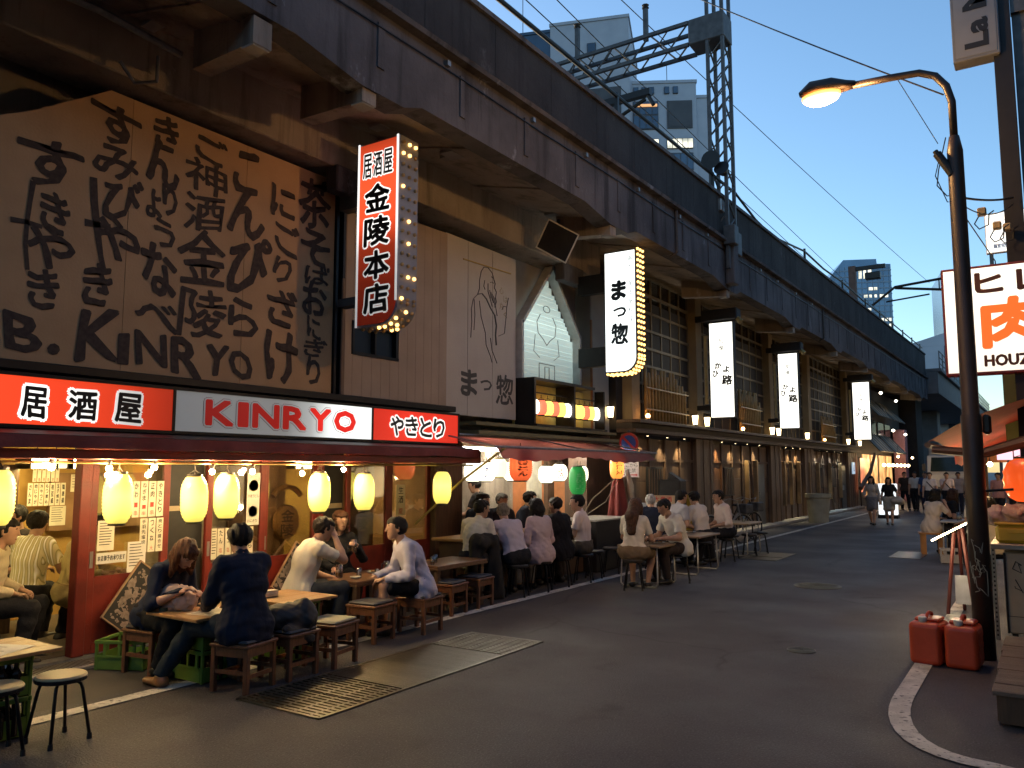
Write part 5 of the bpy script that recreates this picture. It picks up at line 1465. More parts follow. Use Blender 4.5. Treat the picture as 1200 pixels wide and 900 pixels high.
# C D E : white signs under dark caps
faceC = emit('warm white sign face', (1, .97, .86), 2.0, base=(.8, .8, .78))
def cap_sign(label, x0, x1, y, z0, z1, full=True):
    t, w, h, o = proj_sign(label, x0, x1, y, z0, z1, .16, faceC, 0, black)
    ink = MB()
    k = [('か', -.17, 1.17, .17, .16), ('よ', .03, 1.07, .17, .17), ('ひ', -.22, .98, .14, .16), ('路', .0, .78, .26, .24)]
    for ch, x, z, a, c in k: text(ink, ch, (x, -.016, z), (a, 0, 0), (0, 0, c), off=.05, rough=.06)
    for i, ch in enumerate('旬席'): text(ink, ch, (-.06, -.016, 1.78 - .18 * i), (.12, 0, 0), (0, 0, .13), off=.015, rough=.06)
    for i in range(3): ink.box(-.2 + .03 * i, .2 - .05 * i, -.017, -.013, .62 - .05 * i, .626 - .05 * i)
    ink.build('lettering', mat('sepia ink', (.06, .04, .03), .7), t)
    b = MB(); b.box(-w - .16, w + .12, -.08, .24, h + .03, h + .3, .02); b.build('cap', black, t)
    b = MB(); b.box(-w - .35, -w - .02, .05, .13, h + .05, h + .2); b.box(-w - .35, -w - .02, .05, .13, .2, .32); build_each(b, 'bracket', blackm, t)
    b = MB(); b.box(-w - .14, -w - .07, .04, .12, .35, h - .3); b.build('side_rail', mat('ochre rail', (.5, .35, .14), .5), t)
    b = MB(); b.cyl((w + .1, 0, h + .06), (w + .2, -.02, h - .06), .05, .07, 10); b.build('spot_lamp', mat('brass', (.5, .36, .14), .4, .6), t)
cap_sign('nearest white かよひ路 hanging sign under a dark cap', -6.52, -5.92, 18.5, 2.9, 5.2)
cap_sign('middle white かよひ路 hanging sign under a dark cap', -6.46, -5.87, 24.3, 2.89, 5.15)
cap_sign('farthest white hanging sign with faint lettering', -6.44, -5.76, 35.5, 2.9, 5.3)

# ------------------------------------------------------------------ paper lanterns
yl = ramp_emit('yellow lantern paper', (1, .78, .13), [(-.21, .8), (-.12, 1.35), (.02, 2.4), (.12, 1.5), (.21, .9)], axis=2, base=(.8, .7, .3))
def lantern(label, x, y, z, r, h, m, text_=None, tcol=None, group=None, cap=True, tilt=0, top=None, rib=14, cordh=.1):
    t = thing('paper_lantern', label, 'lantern', (x, y, z), 0, group)
    prof = []
    n = rib * 2
    for i in range(n + 1):
        u = i / n; s = 2 * u - 1
        rr = r * (1 - abs(s) ** 3.6 * .42) * (1 + (.028 if i % 2 else -.028)); prof.append((rr, s * h / 2))
    b = MB(); b.lathe(prof, n=22); b.f = [f for f in b.f if len(f) == 4]; b.m = [0] * len(b.f); b.build('shade', m, t, smooth=True)
    cm = mat('lantern ring', (.05, .035, .02), .6)
    b = MB(); b.lathe([(r * .5, h / 2 - .006), (r * .58, h / 2 + .004), (r * .58, h / 2 + .02), (r * .5, h / 2 + .02)], n=18); b.build('top_ring', cm, t)
    b = MB(); b.lathe([(r * .5, -h / 2 - .018), (r * .58, -h / 2 - .018), (r * .58, -h / 2 + .002)], n=18); b.build('bottom_ring', cm, t)
    b = MB(); b.tube([(0, 0, h / 2 + cordh), (0, 0, h / 2 + .02)], .006, 5); b.tube([(-r * .5, 0, h / 2 + .02), (0, 0, h / 2 + .06), (r * .5, 0, h / 2 + .02)], .004, 4); b.build('cord', cm, t)
    if text_:
        b = MB(); nn = len(text_); 
        ang = -PI / 4
        for i, ch in enumerate(text_):
            zz = h * .36 - (i + 1) * h * .72 / nn; v, f, asp = glyphs(ch, .05)
            out = []
            for a, c in v:
                th = ang + (a - .5) * .95; z2 = zz + c * h * .72 / nn * .88; s = z2 / (h / 2); rr = r * (1 - abs(s) ** 3.6 * .42) * 1.02
                out.append((rr * math.cos(th), rr * math.sin(th), z2))
            b.add(out, f)
        b.build('lettering', tcol or inkm, t)
    if tilt: t.rotation_euler = (R(tilt), 0, R(35))
    return t
GL = 'yellow lanterns along the red bar'
for y, z, tl, l in ((2.92, 1.49, 0, 'yellow lantern cut by the left edge of the view, nearest in the row'), (3.86, 1.455, 0, 'yellow lantern before the menu papers on the first red door'), (4.59, 1.43, 2, 'yellow lantern before the dark shutter, left of a close neighbour'), (4.94, 1.445, 0, 'yellow lantern before the second door, close right of its neighbour'),
                    (6.115, 1.455, 0, 'yellow lantern above the man with his hand on his face'), (6.8, 1.445, 0, 'yellow lantern above the woman raising a beer mug'), (8.235, 1.46, -7, 'slightly tilted yellow lantern at the right end of the red bar')):
    lantern(l, -6.5, y, z, .118, .41, yl, group=GL, tilt=tl)
wlm = emit('white lantern paper', (1, .93, .7), 3.0, base=(.8, .75, .6)); ylm = emit('pale yellow lantern paper', (1, .85, .3), 2.6)
rlm = ramp_emit('red lantern paper', (1, .15, .04), [(-.3, .5), (0, 1.15), (.3, .45)], axis=2, base=(.6, .08, .04)); olm = ramp_emit('orange lantern paper', (1, .3, .05), [(-.25, 1.0), (0, 2.2), (.25, 1.0)], axis=2, base=(.7, .25, .06))
glm = emit('green lantern paper', (.03, .5, .1), .28, base=(.03, .3, .08))
rlab = mat('red lantern letters', (.5, .04, .03), .7)
lantern('big red lantern with black characters under the vinyl awning', -6.3, 9.8, 1.76, .17, .44, rlm, 'ヤクルト'[0:0] + 'やきとん', inkm)
lantern('glowing orange lantern at the far corner of the vinyl awning', -6.2, 12.75, 1.74, .125, .4, olm, '居酒屋', mat('brown letters', (.25, .06, .02), .7))
lantern('green lantern hanging right of the white ones', -6.6, 12.05, 1.51, .145, .46, glm, '生', mat('pale green letters', (.2, .5, .25), .7))
WG = 'round pale lanterns inside the counter bar'
for q, m, tx, l in (((-7.4, 10.15, 1.66), wlm, None, 'round white lantern leftmost inside the counter bar'), ((-7.4, 10.5, 1.66), wlm, '祭', 'round white lantern with a blue mark, second from the left in the counter bar'), ((-7.4, 10.85, 1.72), ylm, None, 'pale yellow round lantern left of the big red one'), ((-7.4, 11.25, 1.66), wlm, None, 'round white lantern half hidden by the big red lantern'),
                 ((-7.3, 12.2, 1.61), wlm, None, 'round white lantern just right of the big red one'), ((-7.3, 12.65, 1.64), wlm, '大', 'round white lantern with a red round mark'), ((-7.3, 13.45, 1.61), wlm, None, 'round white lantern hanging behind the green one')):
    lantern(l, *q, .145, .29, m, tx, mat('blue letters', (.03, .04, .3), .7) if tx == '祭' else rlab, WG, rib=9)
SG = 'little red and yellow lanterns in the niche'
rl2 = emit('small red lantern', (1, .16, .08), 1.6); yl2 = emit('small yellow lantern', (1, .72, .12), 2.2); pl2 = emit('small pale lantern', (1, .9, .75), 2.6)
k = 0
for y, m, nm in ((11.58, pl2, 'red'), (11.83, rl2, 'red'), (12.05, yl2, 'yellow'), (12.27, rl2, 'red'), (12.5, yl2, 'yellow'), (12.7, pl2, 'pale'), (12.98, yl2, 'yellow'), (13.2, yl2, 'yellow'), (13.42, rl2, 'red'), (13.62, yl2, 'yellow'), (13.82, pl2, 'pale')):
    k += 1; lantern('%s little lantern from the white drawing panel, %s, in the black framed niche' % (['first', 'second', 'third', 'fourth', 'fifth', 'sixth', 'seventh', 'eighth', 'ninth', 'tenth', 'last'][k - 1], nm), -7.18, y, 2.76, .105, .25, m, group=SG, rib=7)
def bulb(x, y, z, l, big=1.):
    t = thing('spot_bulb', l, 'bulb', (x, y, z), 0, 'clear bulbs on the awning rail')
    b = MB(); b.lathe([(.018, .02), (.022, .06), (.01, .075)], n=8); b.build('socket', blackm, t)
    b = MB(); b.lathe([(0, -.03), (.018, -.024), (.027, 0), (.018, .018), (.012, .022)], n=10); b.build('globe', emit('clear bulb', (1, .72, .36), 140), t, smooth=True)
    d = bpy.data.lights.new('bulb_light', 'POINT'); d.energy = 24 * LS; d.color = (1, .68, .32); d.shadow_soft_size = .03
    o = bpy.data.objects.new('bulb_light', d); C.objects.link(o); o.location = (x + .045, y, z - .04)
for y, z, l in ((3.3, 1.72, 'lit bulb on the awning rail left of the red post'), (3.77, 1.71, 'lit bulb above the lantern by the menu papers'), (4.18, 1.72, 'bright bulb right of the menu paper lantern'), (4.77, 1.68, 'lit bulb between the two close yellow lanterns'), (5.23, 1.68, 'lit bulb right of the two close yellow lanterns'), (5.87, 1.66, 'lit bulb left of the lantern over the man covering his face'), (6.47, 1.7, 'bright bulb between the lanterns over the three drinkers')):
    bulb(-6.5, y, z, l)
# ceiling lamps in the red bar; the last three are added to brighten it
il = emit('paper ceiling lamp', (1, .76, .3), 44)
for y0, y1, l in ((4.19, 4.44, 'long glowing ceiling lamp box over the indoor diners'), (4.46, 4.56, 'small dim lamp box beside the long one over the indoor diners'), (4.62, 4.81, 'square glowing lamp box next to the red post'), (5.9, 6.2, 'glowing lamp box seen through the second door'), (7.7, 8.0, 'glowing lamp box seen through the fourth door'), (2.2, 2.9, 'added long lamp box deep at the near end of the red bar'), (6.6, 7.1, 'added lamp box over the middle of the red bar'), (8.6, 9.1, 'added lamp box at the far end of the red bar')):
    t = thing('ceiling_lamp', l, 'lamp', (-8.8, (y0 + y1) / 2, 1.76)); a = (y1 - y0) / 2
    b = MB(); b.box(-.15, .15, -a, a, -.05, .05, .01); b.build('shade', il if y1 - y0 > .15 else emit('dim ceiling lamp', (1, .8, .4), 2), t)
    b = MB(); b.box(-.155, .155, -a - .012, -a + .002, -.055, .055); b.box(-.155, .155, a - .002, a + .012, -.055, .055); b.cyl((0, 0, .05), (0, 0, .33), .008, n=5); b.build('frame', blackm, t)

# ------------------------------------------------------------------ papers and menus
def slip(name, label, x, y0, y1, z0, z1, cols, group, title=None, lines=0, cat='menu', hd=None):
    t = thing(name, label, cat, (x, (y0 + y1) / 2, z0), 0, group); w = (y1 - y0) / 2; h = z1 - z0
    b = MB(); b.box(-.0015, .0015, -w, w, 0, h); b.build('sheet', cols or paper, t)
    bk = MB(); rd = MB()
    if title:
        blk, red = title; n = len(blk) + len(red); gap = h * .9 / max(n, 3)
        for i, ch in enumerate(blk): text(bk, ch, (.003, -w * .55, h - (i + 1) * gap), (0, w * 1.1, 0), (0, 0, gap * .78), off=.02, rough=.04)
        for i, ch in enumerate(red): text(rd, ch, (.003, -w * .5, .05 * h + (len(red) - 1 - i) * gap), (0, w, 0), (0, 0, gap * .6), off=.0, rough=.04)
    for i in range(lines): bk.box(.002, .003, -w * .8, w * random.uniform(.3, .8), h * (.9 - .8 * i / lines), h * (.9 - .8 * i / lines) + h * .025)
    if bk.v: bk.build('lettering', inkm, t)
    if rd.v: rd.build('red_lettering', redink, t)
    return t
IT = iter(['first', 'second', 'third', 'fourth', 'first', 'second', 'third', 'first', 'second', 'third', 'fourth', 'fifth'])
MG = 'menu strips pasted on the first red door'
for (y0, y1), tt in zip(((4.497, 4.565), (4.577, 4.652), (4.662, 4.738), (4.748, 4.822)), (('かわ', '一串'), ('ねぎま', '一串'), ('正肉', '一串'), ('やきとり', ''))): slip('menu_strip', '%s menu strip from the left in the upper row on the first red door' % next(IT), XF + .028, y0, y1, 1.24, 1.585, paper, MG, tt)
for (y0, y1), tt in zip(((4.586, 4.662), (4.675, 4.748), (4.76, 4.831)), (('手羽先塩焼', '円'), ('つくね', '大'), ('焼とり盛合せ', ''))): slip('menu_strip', '%s menu strip from the left in the lower row on the first red door' % next(IT), XF + .028, y0, y1, .9, 1.225, paper, MG, tt)
slip('notice_sheet', 'cream printed notice at the left of the first red door', XF + .028, 4.17, 4.33, .95, 1.225, paper, None, None, 9, 'notice')
slip('notice_sheet', 'white printed sheet under the menu strips on the first red door', XF + .03, 4.47, 4.655, .725, 1.01, white, None, None, 8, 'notice')
t = slip('notice_strip', 'long white handwritten strip low on the first red door', XF + .028, 4.17, 4.46, .83, .93, white, None, None, 0, 'notice')
b = MB()
for i, ch in enumerate('本店御予約承ります'): text(b, ch, (.003, -.135 + .03 * i, .025), (0, .026, 0), (0, 0, .05), off=.02)
b.build('lettering', inkm, t)
MG2 = 'menu strips pasted on the second red door'
for (y0, y1), tt in zip(((5.47, 5.55), (5.566, 5.642), (5.656, 5.738), (5.752, 5.831), (5.845, 5.93)), (('たん', '塩円'), ('はつ', '塩円'), ('かしら', '円'), ('しろ', '円'), ('豚ばら', '円'))): slip('menu_strip', '%s menu strip from the left in the low row on the second red door' % next(IT), XF + .028, y0, y1, .73, 1.075, paper, MG2, tt)
slip('notice_sheet', 'printed sheet left of the strips on the second red door', XF + .028, 5.395, 5.46, .76, 1.08, paper, None, None, 9, 'notice')
t = slip('food_poster', 'tall white poster with two bowls on the second red door', XF + .028, 5.83, 6.0, 1.09, 1.66, white, None, None, 0, 'poster')
for z, m in ((.43, mat('noodle bowl', (.1, .06, .03), .5, 0, (.3, .2, .08), 40)), (.15, mat('white bowl', (.55, .45, .4), .5, 0, (.3, .35, .2), 40))):
    b = MB(); b.lathe([(0, 0), (.062, 0)], n=18); b.xf(Matrix.Translation((.003, 0, z)) @ Matrix.Rotation(R(90), 4, 'Y')); b.build('bowl_picture', m, t)
b = MB()
for i, ch in enumerate('冷麺うどん'): text(b, ch, (.003, -.075 + .03 * i, .3), (0, .026, 0), (0, 0, .035))
for i, ch in enumerate('おにぎり'): text(b, ch, (.003, -.075 + .035 * i, .03), (0, .03, 0), (0, 0, .035))
b.build('lettering', inkm, t)
slip('food_poster', 'small poster of a pink drink inside the last red door', XF - .04, 8.36, 8.54, 1.07, 1.49, paper, None, ('生酒', '夏'), 0, 'poster')
IG = 'menu strips on the back wall of the red bar'
names = ['さんま', '肉じゃが', '冷やっこ', 'もつ煮込', '枝豆盛', '玉子焼き', '鶏唐揚']
for i in range(7): slip('menu_strip', '%s of seven handwritten strips on the back wall of the red bar' % ORD[i], -9.49, 4.575 + .061 * i, 4.628 + .061 * i, 1.29, 1.545, paper, IG, (names[i], ''))
for i in range(6): slip('menu_strip', '%s of six narrow pale strips in the top row inside the red bar' % ORD[i], -9.49, 4.62 + .05 * i, 4.662 + .05 * i, 1.56, 1.74, paper, IG, ('飲', '酒'))
slip('notice_sheet', 'handwritten sheet under the strips on the back wall of the red bar', -9.49, 4.83, 5.01, 1.06, 1.28, paper, None, None, 7, 'notice')
slip('notice_sheet', 'small sheet at the top right of the cork board in the red bar', -9.49, 5.05, 5.19, 1.44, 1.64, paper, None, None, 5, 'notice')
# round wooden emblem plaques
goldw = mat('plaque wood', (.42, .22, .07), .5, 0, (.3, .15, .05), 4)
for y, l in ((6.6, 'round wooden 金陵 plaque behind the third door'), (7.88, 'round wooden 金陵 plaque behind the fourth door')):
    t = thing('wooden_plaque', l, 'plaque', (-7.66, y + .08, 1.07))
    b = MB(); b.lathe([(0, 0), (.2, 0), (.21, .01), (.19, .03), (0, .03)], n=26); b.xf(Matrix.Rotation(R(90), 4, 'Y')); b.build('disc', goldw, t)
    b = MB(); text(b, '金', (.034, -.1, 0), (0, .2, 0), (0, 0, .15), off=.02); text(b, '陵', (.034, -.1, -.17), (0, .2, 0), (0, 0, .15), off=.02); b.build('lettering', mat('burnt brown', (.1, .045, .015), .6), t)
    b = MB(); b.tube([(.01, .28 * math.cos(a), .12 + .3 * math.sin(a)) for a in np.linspace(.7, PI - .7, 9)], .035, 6); b.build('scroll', goldw, t)

# ------------------------------------------------------------------ stools, crates, tables
WS = 'square wooden stools'
cush = mat('dark cushion', (.06, .065, .08), .6, 0, (.04, .042, .05), 8); cushl = mat('grey green cushion', (.3, .29, .2), .6, 0, (.22, .21, .15), 6)
def wood_stool(label, x, y, rz, cm=cush, h=.37, s=.31):
    t = thing('wooden_stool', label, 'stool', (x, y, 0), rz, WS); a = s / 2
    for sx in (-1, 1):
        for sy in (-1, 1):
            b = MB(); b.box(sx * a - .022 * (1 if sx > 0 else -1) * 0 - .02, sx * a + .02, sy * a - .02, sy * a + .02, 0, h - .03, .004); b.build('leg', stoolwood, t)
    b = MB()
    for sx in (-1, 1): b.box(sx * a - .012, sx * a + .012, -a + .02, a - .02, h - .1, h - .035); b.box(sx * a - .01, sx * a + .01, -a + .02, a - .02, .11, .14)
    for sy in (-1, 1): b.box(-a + .02, a - .02, sy * a - .012, sy * a + .012, h - .1, h - .035); b.box(-a + .02, a - .02, sy * a - .01, sy * a + .01, .14, .17)
    build_each(b, 'rail', stoolwood, t)
    b = MB(); b.box(-a - .03, a + .03, -a - .03, a + .03, h - .03, h - .005, .006); b.build('seat', stoolwood, t)
    b = MB(); b.box(-a - .01, a + .01, -a - .01, a + .01, h - .004, h + .022, .012); b.build('cushion', cm, t)
wood_stool('wooden stool under the woman bending over her bag', -6.42, 4.2, R(8))
wood_stool('wooden stool under the man in the dark jacket', -5.32, 4.26, R(12))
wood_stool('wooden stool holding the dark bag and coat behind the man in the dark jacket', -5.33, 4.72, R(5))
wood_stool('empty wooden stool with a pale cushion, nearest the iron grate', -5.34, 5.2, R(10), cushl)
wood_stool('wooden stool under the man in the pale shirt covering his face', -6.35, 5.72, R(-12))
wood_stool('empty wooden stool with dark cushion before the table of three drinkers', -5.72, 6.12, R(6))
wood_stool('wooden stool under the man in lavender shirt and shorts', -5.6, 6.74, R(4))
wood_stool('wooden stool under the woman with the raised mug', -6.88, 6.78, R(20))
wood_stool('empty wooden stool left of its neighbour by the long counter table', -5.98, 7.7, R(5))
wood_stool('empty wooden stool next to the hanging dark coat', -6.02, 8.3, R(3))
RS = 'round metal legged stools'
seatb = mat('beige stool seat', (.48, .38, .2), .4, 0, (.4, .31, .16), 7)
def round_stool(label, x, y, rz, h=.41, seat=seatb, r=.15, grp=RS):
    t = thing('round_stool', label, 'stool', (x, y, 0), rz, grp)
    b = MB(); b.lathe([(0, h - .035), (r * .96, h - .035), (r, h - .028), (r, h - .01), (r * .94, h), (0, h)], n=28); b.build('seat', seat, t)
    b = MB(); b.lathe([(r * .98, h - .04), (r * 1.015, h - .036), (r * 1.015, h - .016), (r * .98, h - .012)], n=28); b.build('seat_rim', blackm, t)
    for sx, sy in ((1, 1), (1, -1), (-1, 1), (-1, -1)):
        b = MB(); b.tube([(0, 0, h - .05), (sx * .06, sy * .06, h - .05), (sx * .082, sy * .082, h - .065), (sx * .09, sy * .09, h - .1), (sx * .128, sy * .128, .02)], .0105, 8); g = b.build('leg', blackm, t, smooth=True)
        b = MB(); b.cyl((sx * .127, sy * .127, 0), (sx * .127, sy * .127, .035), .016, .014, n=8); b.build('rubber_foot', black, g)
round_stool('round stool with beige seat on black legs, right of the pair at the lower left', -5.28, 2.82, R(5)); round_stool('round stool with beige seat on black legs, cut by the view edge', -5.33, 2.46, R(-8))
dseat = mat('dark stool seat', (.04, .035, .033), .5)
for x, y, l in ((-6.35, 8.72, 'dark stool under the man in the white rolled sleeve shirt at the counter'), (-6.0, 9.25, 'dark stool under the grey haired man in the lavender shirt'), (-5.97, 9.82, 'dark stool under the person in the pink jacket'), (-5.97, 10.4, 'dark stool under the person in the black suit'), (-5.92, 10.98, 'dark stool under the young man in the white shirt'), (-4.95, 10.68, 'black legged stool under the long haired woman'), (-4.68, 11.78, 'black legged stool under the man in the white shirt at the small table'),
                (-5.7, 13.1, 'stool under the old man in the navy happi coat'), (-5.5, 13.7, 'stool under the man with glasses'), (-5.12, 13.95, 'stool under the man in white with his back turned'), (-5.0, 14.9, 'stool under the man in white facing the table end'),
                (-5.15, 15.6, 'empty black stool beyond the men in white, nearest of the bare stools'), (-4.95, 16.1, 'empty black stool beyond the men in white, second of the bare stools'), (-4.9, 16.7, 'empty black stool at the end of the row of tables'), (-6.0, 11.5, 'empty dark stool in front of the black counter box'), (-6.0, 12.1, 'second empty dark stool in front of the black counter box')):
    round_stool(l, x, y, R(20), .43, dseat)
CG = 'plastic beer crates'
green = mat('green crate plastic', (.13, .24, .03), .5, 0, (.09, .17, .022), 5, spec=.5); yell = mat('yellow crate plastic', (.6, .45, .05), .45, 0, (.48, .35, .04), 5)
def crate(label, x, y, z, rz, m=green, L=.44, Wd=.36, h=.25, group=CG, bottles=True):
    t = thing('beer_crate', label, 'crate', (x, y, z), rz, group); a, c = L / 2, Wd / 2
    b = MB()
    for sx in (-1, 1):
        for sy in (-1, 1): b.box(sx * a - .024 * (sx > 0) - .0, sx * a + .024 * (sx < 0), sy * c - .024 * (sy > 0), sy * c + .024 * (sy < 0), .001, h - .03, .004)
    build_each(b, 'corner_post', m, t)
    b = MB()
    for s in (-1, 1):
        b.box(-a - .004, a + .004, s * c - .016 * (s > 0) - .004 * (s < 0), s * c + .016 * (s < 0) + .004 * (s > 0), h - .03, h, .004)
        b.box(s * a - .016 * (s > 0) - .004 * (s < 0), s * a + .016 * (s < 0) + .004 * (s > 0), -c + .018, c - .018, h - .03, h, .004)
    b.build('top_rim', m, t)
    for s in (-1, 1):
        b = MB(); b.box(-a + .024, a - .024, s * c - .01 * (s > 0), s * c + .01 * (s < 0), .012, h * .5); 
        for k in (-.3, 0, .3): b.box(L * k - .012, L * k + .012, s * (c + .001) - .014 * (s > 0), s * (c + .001) + .014 * (s < 0), h * .5, h - .03)
        b.box(-a + .03, a - .03, s * (c + .004) - .008, s * (c + .004), h * .44, h * .5); b.build('long_side', m, t)
        b = MB(); b.box(s * a - .01 * (s > 0), s * a + .01 * (s < 0), -c + .024, c - .024, .012, h * .5)
        b.box(s * (a + .001) - .014 * (s > 0), s * (a + .001) + .014 * (s < 0), -.012, .012, h * .5, h - .03); b.build('short_side', m, t)
    b = MB(); b.box(-a + .01, a - .01, -c + .01, c - .01, .006, .02); b.build('base', m, t)
    if bottles:
        b = MB()
        for i in range(5):
            for j in range(4): b.lathe([(.033, .02), (.033, .15), (.012, .19), (.012, h - .035), (0, h - .034)], (-.168 + .084 * i, -.126 + .084 * j, 0), 6)
        b.build('bottles', mat('brown beer bottle', (.035, .018, .008), .15), t)
    return t
crate('empty tilted green crate beside the red door and the bending woman', -6.72, 4.18, .002, R(28), bottles=False)
for l, x, y, r in (('under the table with the menu paper at the lower left', -5.72, 2.55, 0), ('under the table between the bending woman and the dark jacket', -5.85, 4.35, 0), ('under the small table behind the dark bag', -5.85, 5.15, 0)):
    crate('lower green crate %s' % l, x, y, .002, R(r) + PI / 2 * 0, L=.38, Wd=.44); crate('upper green crate %s' % l, x, y, .254, R(r), L=.38, Wd=.44)
def crate_table(label, x, y, z, a, c):
    t = thing('low_table', label, 'table', (x, y, z)); n = 4
    for i in range(n):
        b = MB(); b.box(-a + 2 * a * i / n, -a + 2 * a * (i + 1) / n - .002, -c, c, 0, .022, .003); b.build('plank', topwood, t)
    b = MB(); b.box(-a + .04, a - .04, -c + .05, -c + .09, -.018, -.001); b.box(-a + .04, a - .04, c - .09, c - .05, -.018, -.001); build_each(b, 'batten', mat('batten', (.5, .42, .25), .6), t)
crate_table('wooden topped crate table with a menu sheet at the lower left edge', -5.72, 2.52, .523, .3, .38)
crate_table('wooden topped crate table between the bending woman and the man in the dark jacket', -5.85, 4.32, .523, .33, .36)
crate_table('small wooden crate table behind the dark bag', -5.85, 5.15, .523, .34, .3)
def leg_table(label, x, y, z, a, c, legs=True, rz=0):
    t = thing('drinking_table', label, 'table', (x, y, 0), rz)
    b = MB(); b.box(-a, a, -c, c, z - .03, z, .005); b.build('top', mat('dark table top', (.2, .1, .045), .35, 0, (.13, .06, .03), 5, stretch=(1, 8, 1)), t)
    b = MB(); b.box(-a - .004, a + .004, -c - .004, c + .004, z - .05, z - .031); b.build('edge_band', mwood, t)
    for sx in (-1, 1):
        for sy in (-1, 1):
            b = MB(); b.box(sx * (a - .06) - .03, sx * (a - .06) + .03, sy * (c - .06) - .03, sy * (c - .06) + .03, 0, z - .05, .004); b.build('leg', dwood, t)
    b = MB(); b.box(-a + .1, a - .1, -c + .1, c - .1, .2, .225); b.build('shelf', mwood, t)
leg_table('dark wooden table with beer mugs among the three drinkers', -6.2, 6.5, .56, .31, .42)
leg_table('long dark table with glasses before the hanging dark coat', -6.25, 8.0, .57, .28, .5)
# folding tables with steel legs
def fold_table(label, x, y, z, a, c, rz=0, m=None):
    t = thing('folding_table', label, 'table', (x, y, 0), rz)
    b = MB(); b.box(-a, a, -c, c, z - .03, z, .006); b.build('top', m or mat('brown laminate', (.26, .17, .1), .4, 0, (.2, .13, .08), 5), t)
    for s in (-1, 1):
        b = MB(); yy = s * (c - .06); b.tube([(-a + .06, yy, z - .03), (-a + .04, yy + s * .03, .06), (-a + .07, yy + s * .03, .015), (a - .07, yy + s * .03, .015), (a - .04, yy + s * .03, .06), (a - .06, yy, z - .03)], .013, 8); b.build('leg', mat('bright leg steel', (.5, .45, .38), .35, .7), t, smooth=True)
fold_table('folding table with beer glasses between the long haired woman and the man in white', -4.98, 11.25, .6, .33, .36)
fold_table('longer folding table before the man in white with his back turned', -5.0, 13.1, .62, .32, .5)
fold_table('folding table at the end of the row near the bicycle', -5.2, 16.3, .64, .32, .45, 0, mat('tan laminate', (.45, .33, .2), .4))
# table-top things
beerm = mat('beer', (.65, .36, .03), .15, spec=.5); foam = mat('beer foam', (.8, .76, .66), .8); gls = glass('mug glass', (.95, .95, .92), .04, .16)
def mug(label, x, y, z, fill=.4, s=1., name='beer_mug'):
    t = thing(name, label, 'mug' if name == 'beer_mug' else 'glass', (x, y, z), R(20), 'beer mugs and glasses')
    r, h = .036 * s, .14 * s
    b = MB(); b.lathe([(r * .9, 0), (r, .01), (r * 1.02, h), (r * .93, h), (r * .9, .016), (0, .014)], n=14); b.build('glass', gls, t, smooth=True)
    if fill:
        b = MB(); b.lathe([(0, .016), (r * .88, .016), (r * .9, h * fill), (0, h * fill)], n=12); b.build('beer', beerm, t)
        b = MB(); b.lathe([(r * .9, h * fill + .001), (r * .9, h * fill + .02), (0, h * fill + .02)], n=12); b.build('foam', foam, t)
    if name == 'beer_mug':
        b = MB(); b.tube([(-r, 0, h * .85), (-r - .035, 0, h * .78), (-r - .04, 0, h * .3), (-r, 0, h * .2)], .007, 6); b.build('handle', gls, t, smooth=True)
mug('beer mug before the man covering his face', -6.28, 6.22, .56, .4); mug('beer mug before the man in lavender', -6.05, 6.72, .56, .45)
mug('low empty glass on the table of three drinkers', -6.12, 6.35, .56, 0, .7, 'drinking_glass'); mug('glass beside the mug on the table of three drinkers', -6.0, 6.5, .56, 0, .6, 'drinking_glass')
mug('glass at the near end of the long dark table', -6.15, 7.62, .57, .3, .7, 'drinking_glass'); mug('second glass on the long dark table', -6.25, 7.8, .57, 0, .7, 'drinking_glass')
mug('left beer glass on the folding table by the long haired woman', -5.02, 11.12, .6, .7, 1, 'drinking_glass'); mug('right beer glass on the folding table by the long haired woman', -4.95, 11.3, .6, .75, 1, 'drinking_glass'); mug('tall clear glass on the folding table by the long haired woman', -5.1, 11.4, .6, .2, 1.2, 'drinking_glass')
mug('glass on the longer folding table', -5.1, 13.0, .62, .3, .9, 'drinking_glass'); mug('ashtray sized glass on the table by the bicycle', -5.15, 16.4, .64, 0, .8, 'drinking_glass')
def plate(label, x, y, z, r, food=None):
    t = thing('plate', label, 'plate', (x, y, z), 0)
    b = MB(); b.lathe([(0, .004), (r * .6, .004), (r, .016), (r, .02), (r * .6, .009), (0, .009)], n=18); b.build('dish', white, t, smooth=True)
    if food:
        b = MB(); random.seed(int(x * 97))
        for i in range(9): a = random.uniform(0, 6.3); q = random.uniform(0, r * .5); b.lathe([(0, .01), (.016, .016), (.012, .03), (0, .034)], (q * math.cos(a), q * math.sin(a), 0), 6)
        build_each(b, 'food', food, t, smooth=True)
plate('white plate with green beans on the table of three drinkers', -6.02, 6.58, .56, .1, mat('green food', (.2, .26, .05), .6)); plate('small white dish at the near corner of the drinkers table', -6.1, 6.28, .56, .06); plate('white plate on the drinkers table near the lavender sleeve', -6.25, 6.72, .56, .08, mat('brown food', (.3, .16, .05), .6))
plate('white plate on the folding table before the man in white', -4.86, 11.38, .6, .1, mat('brown food', (.3, .16, .05), .6)); plate('pale plate on the longer folding table', -5.12, 13.35, .62, .1, mat('brown food', (.3, .16, .05), .6))
def sheet(label, x, y, z, a, c, rz, m=paper, marks=True, name='menu_sheet'):
    t = thing(name, label, 'menu', (x, y, z), rz)
    b = MB(); b.box(-a, a, -c, c, 0, .002); b.build('sheet', m, t)
    if marks:
        b = MB(); random.seed(3)
        for i in range(7): b.box(-a * .8, a * random.uniform(.1, .8), -c * .85 + c * 1.7 * i / 7, -c * .8 + c * 1.7 * i / 7, .0022, .0026)
        b.build('print', mat('menu print', (.3, .2, .16), .7), t)
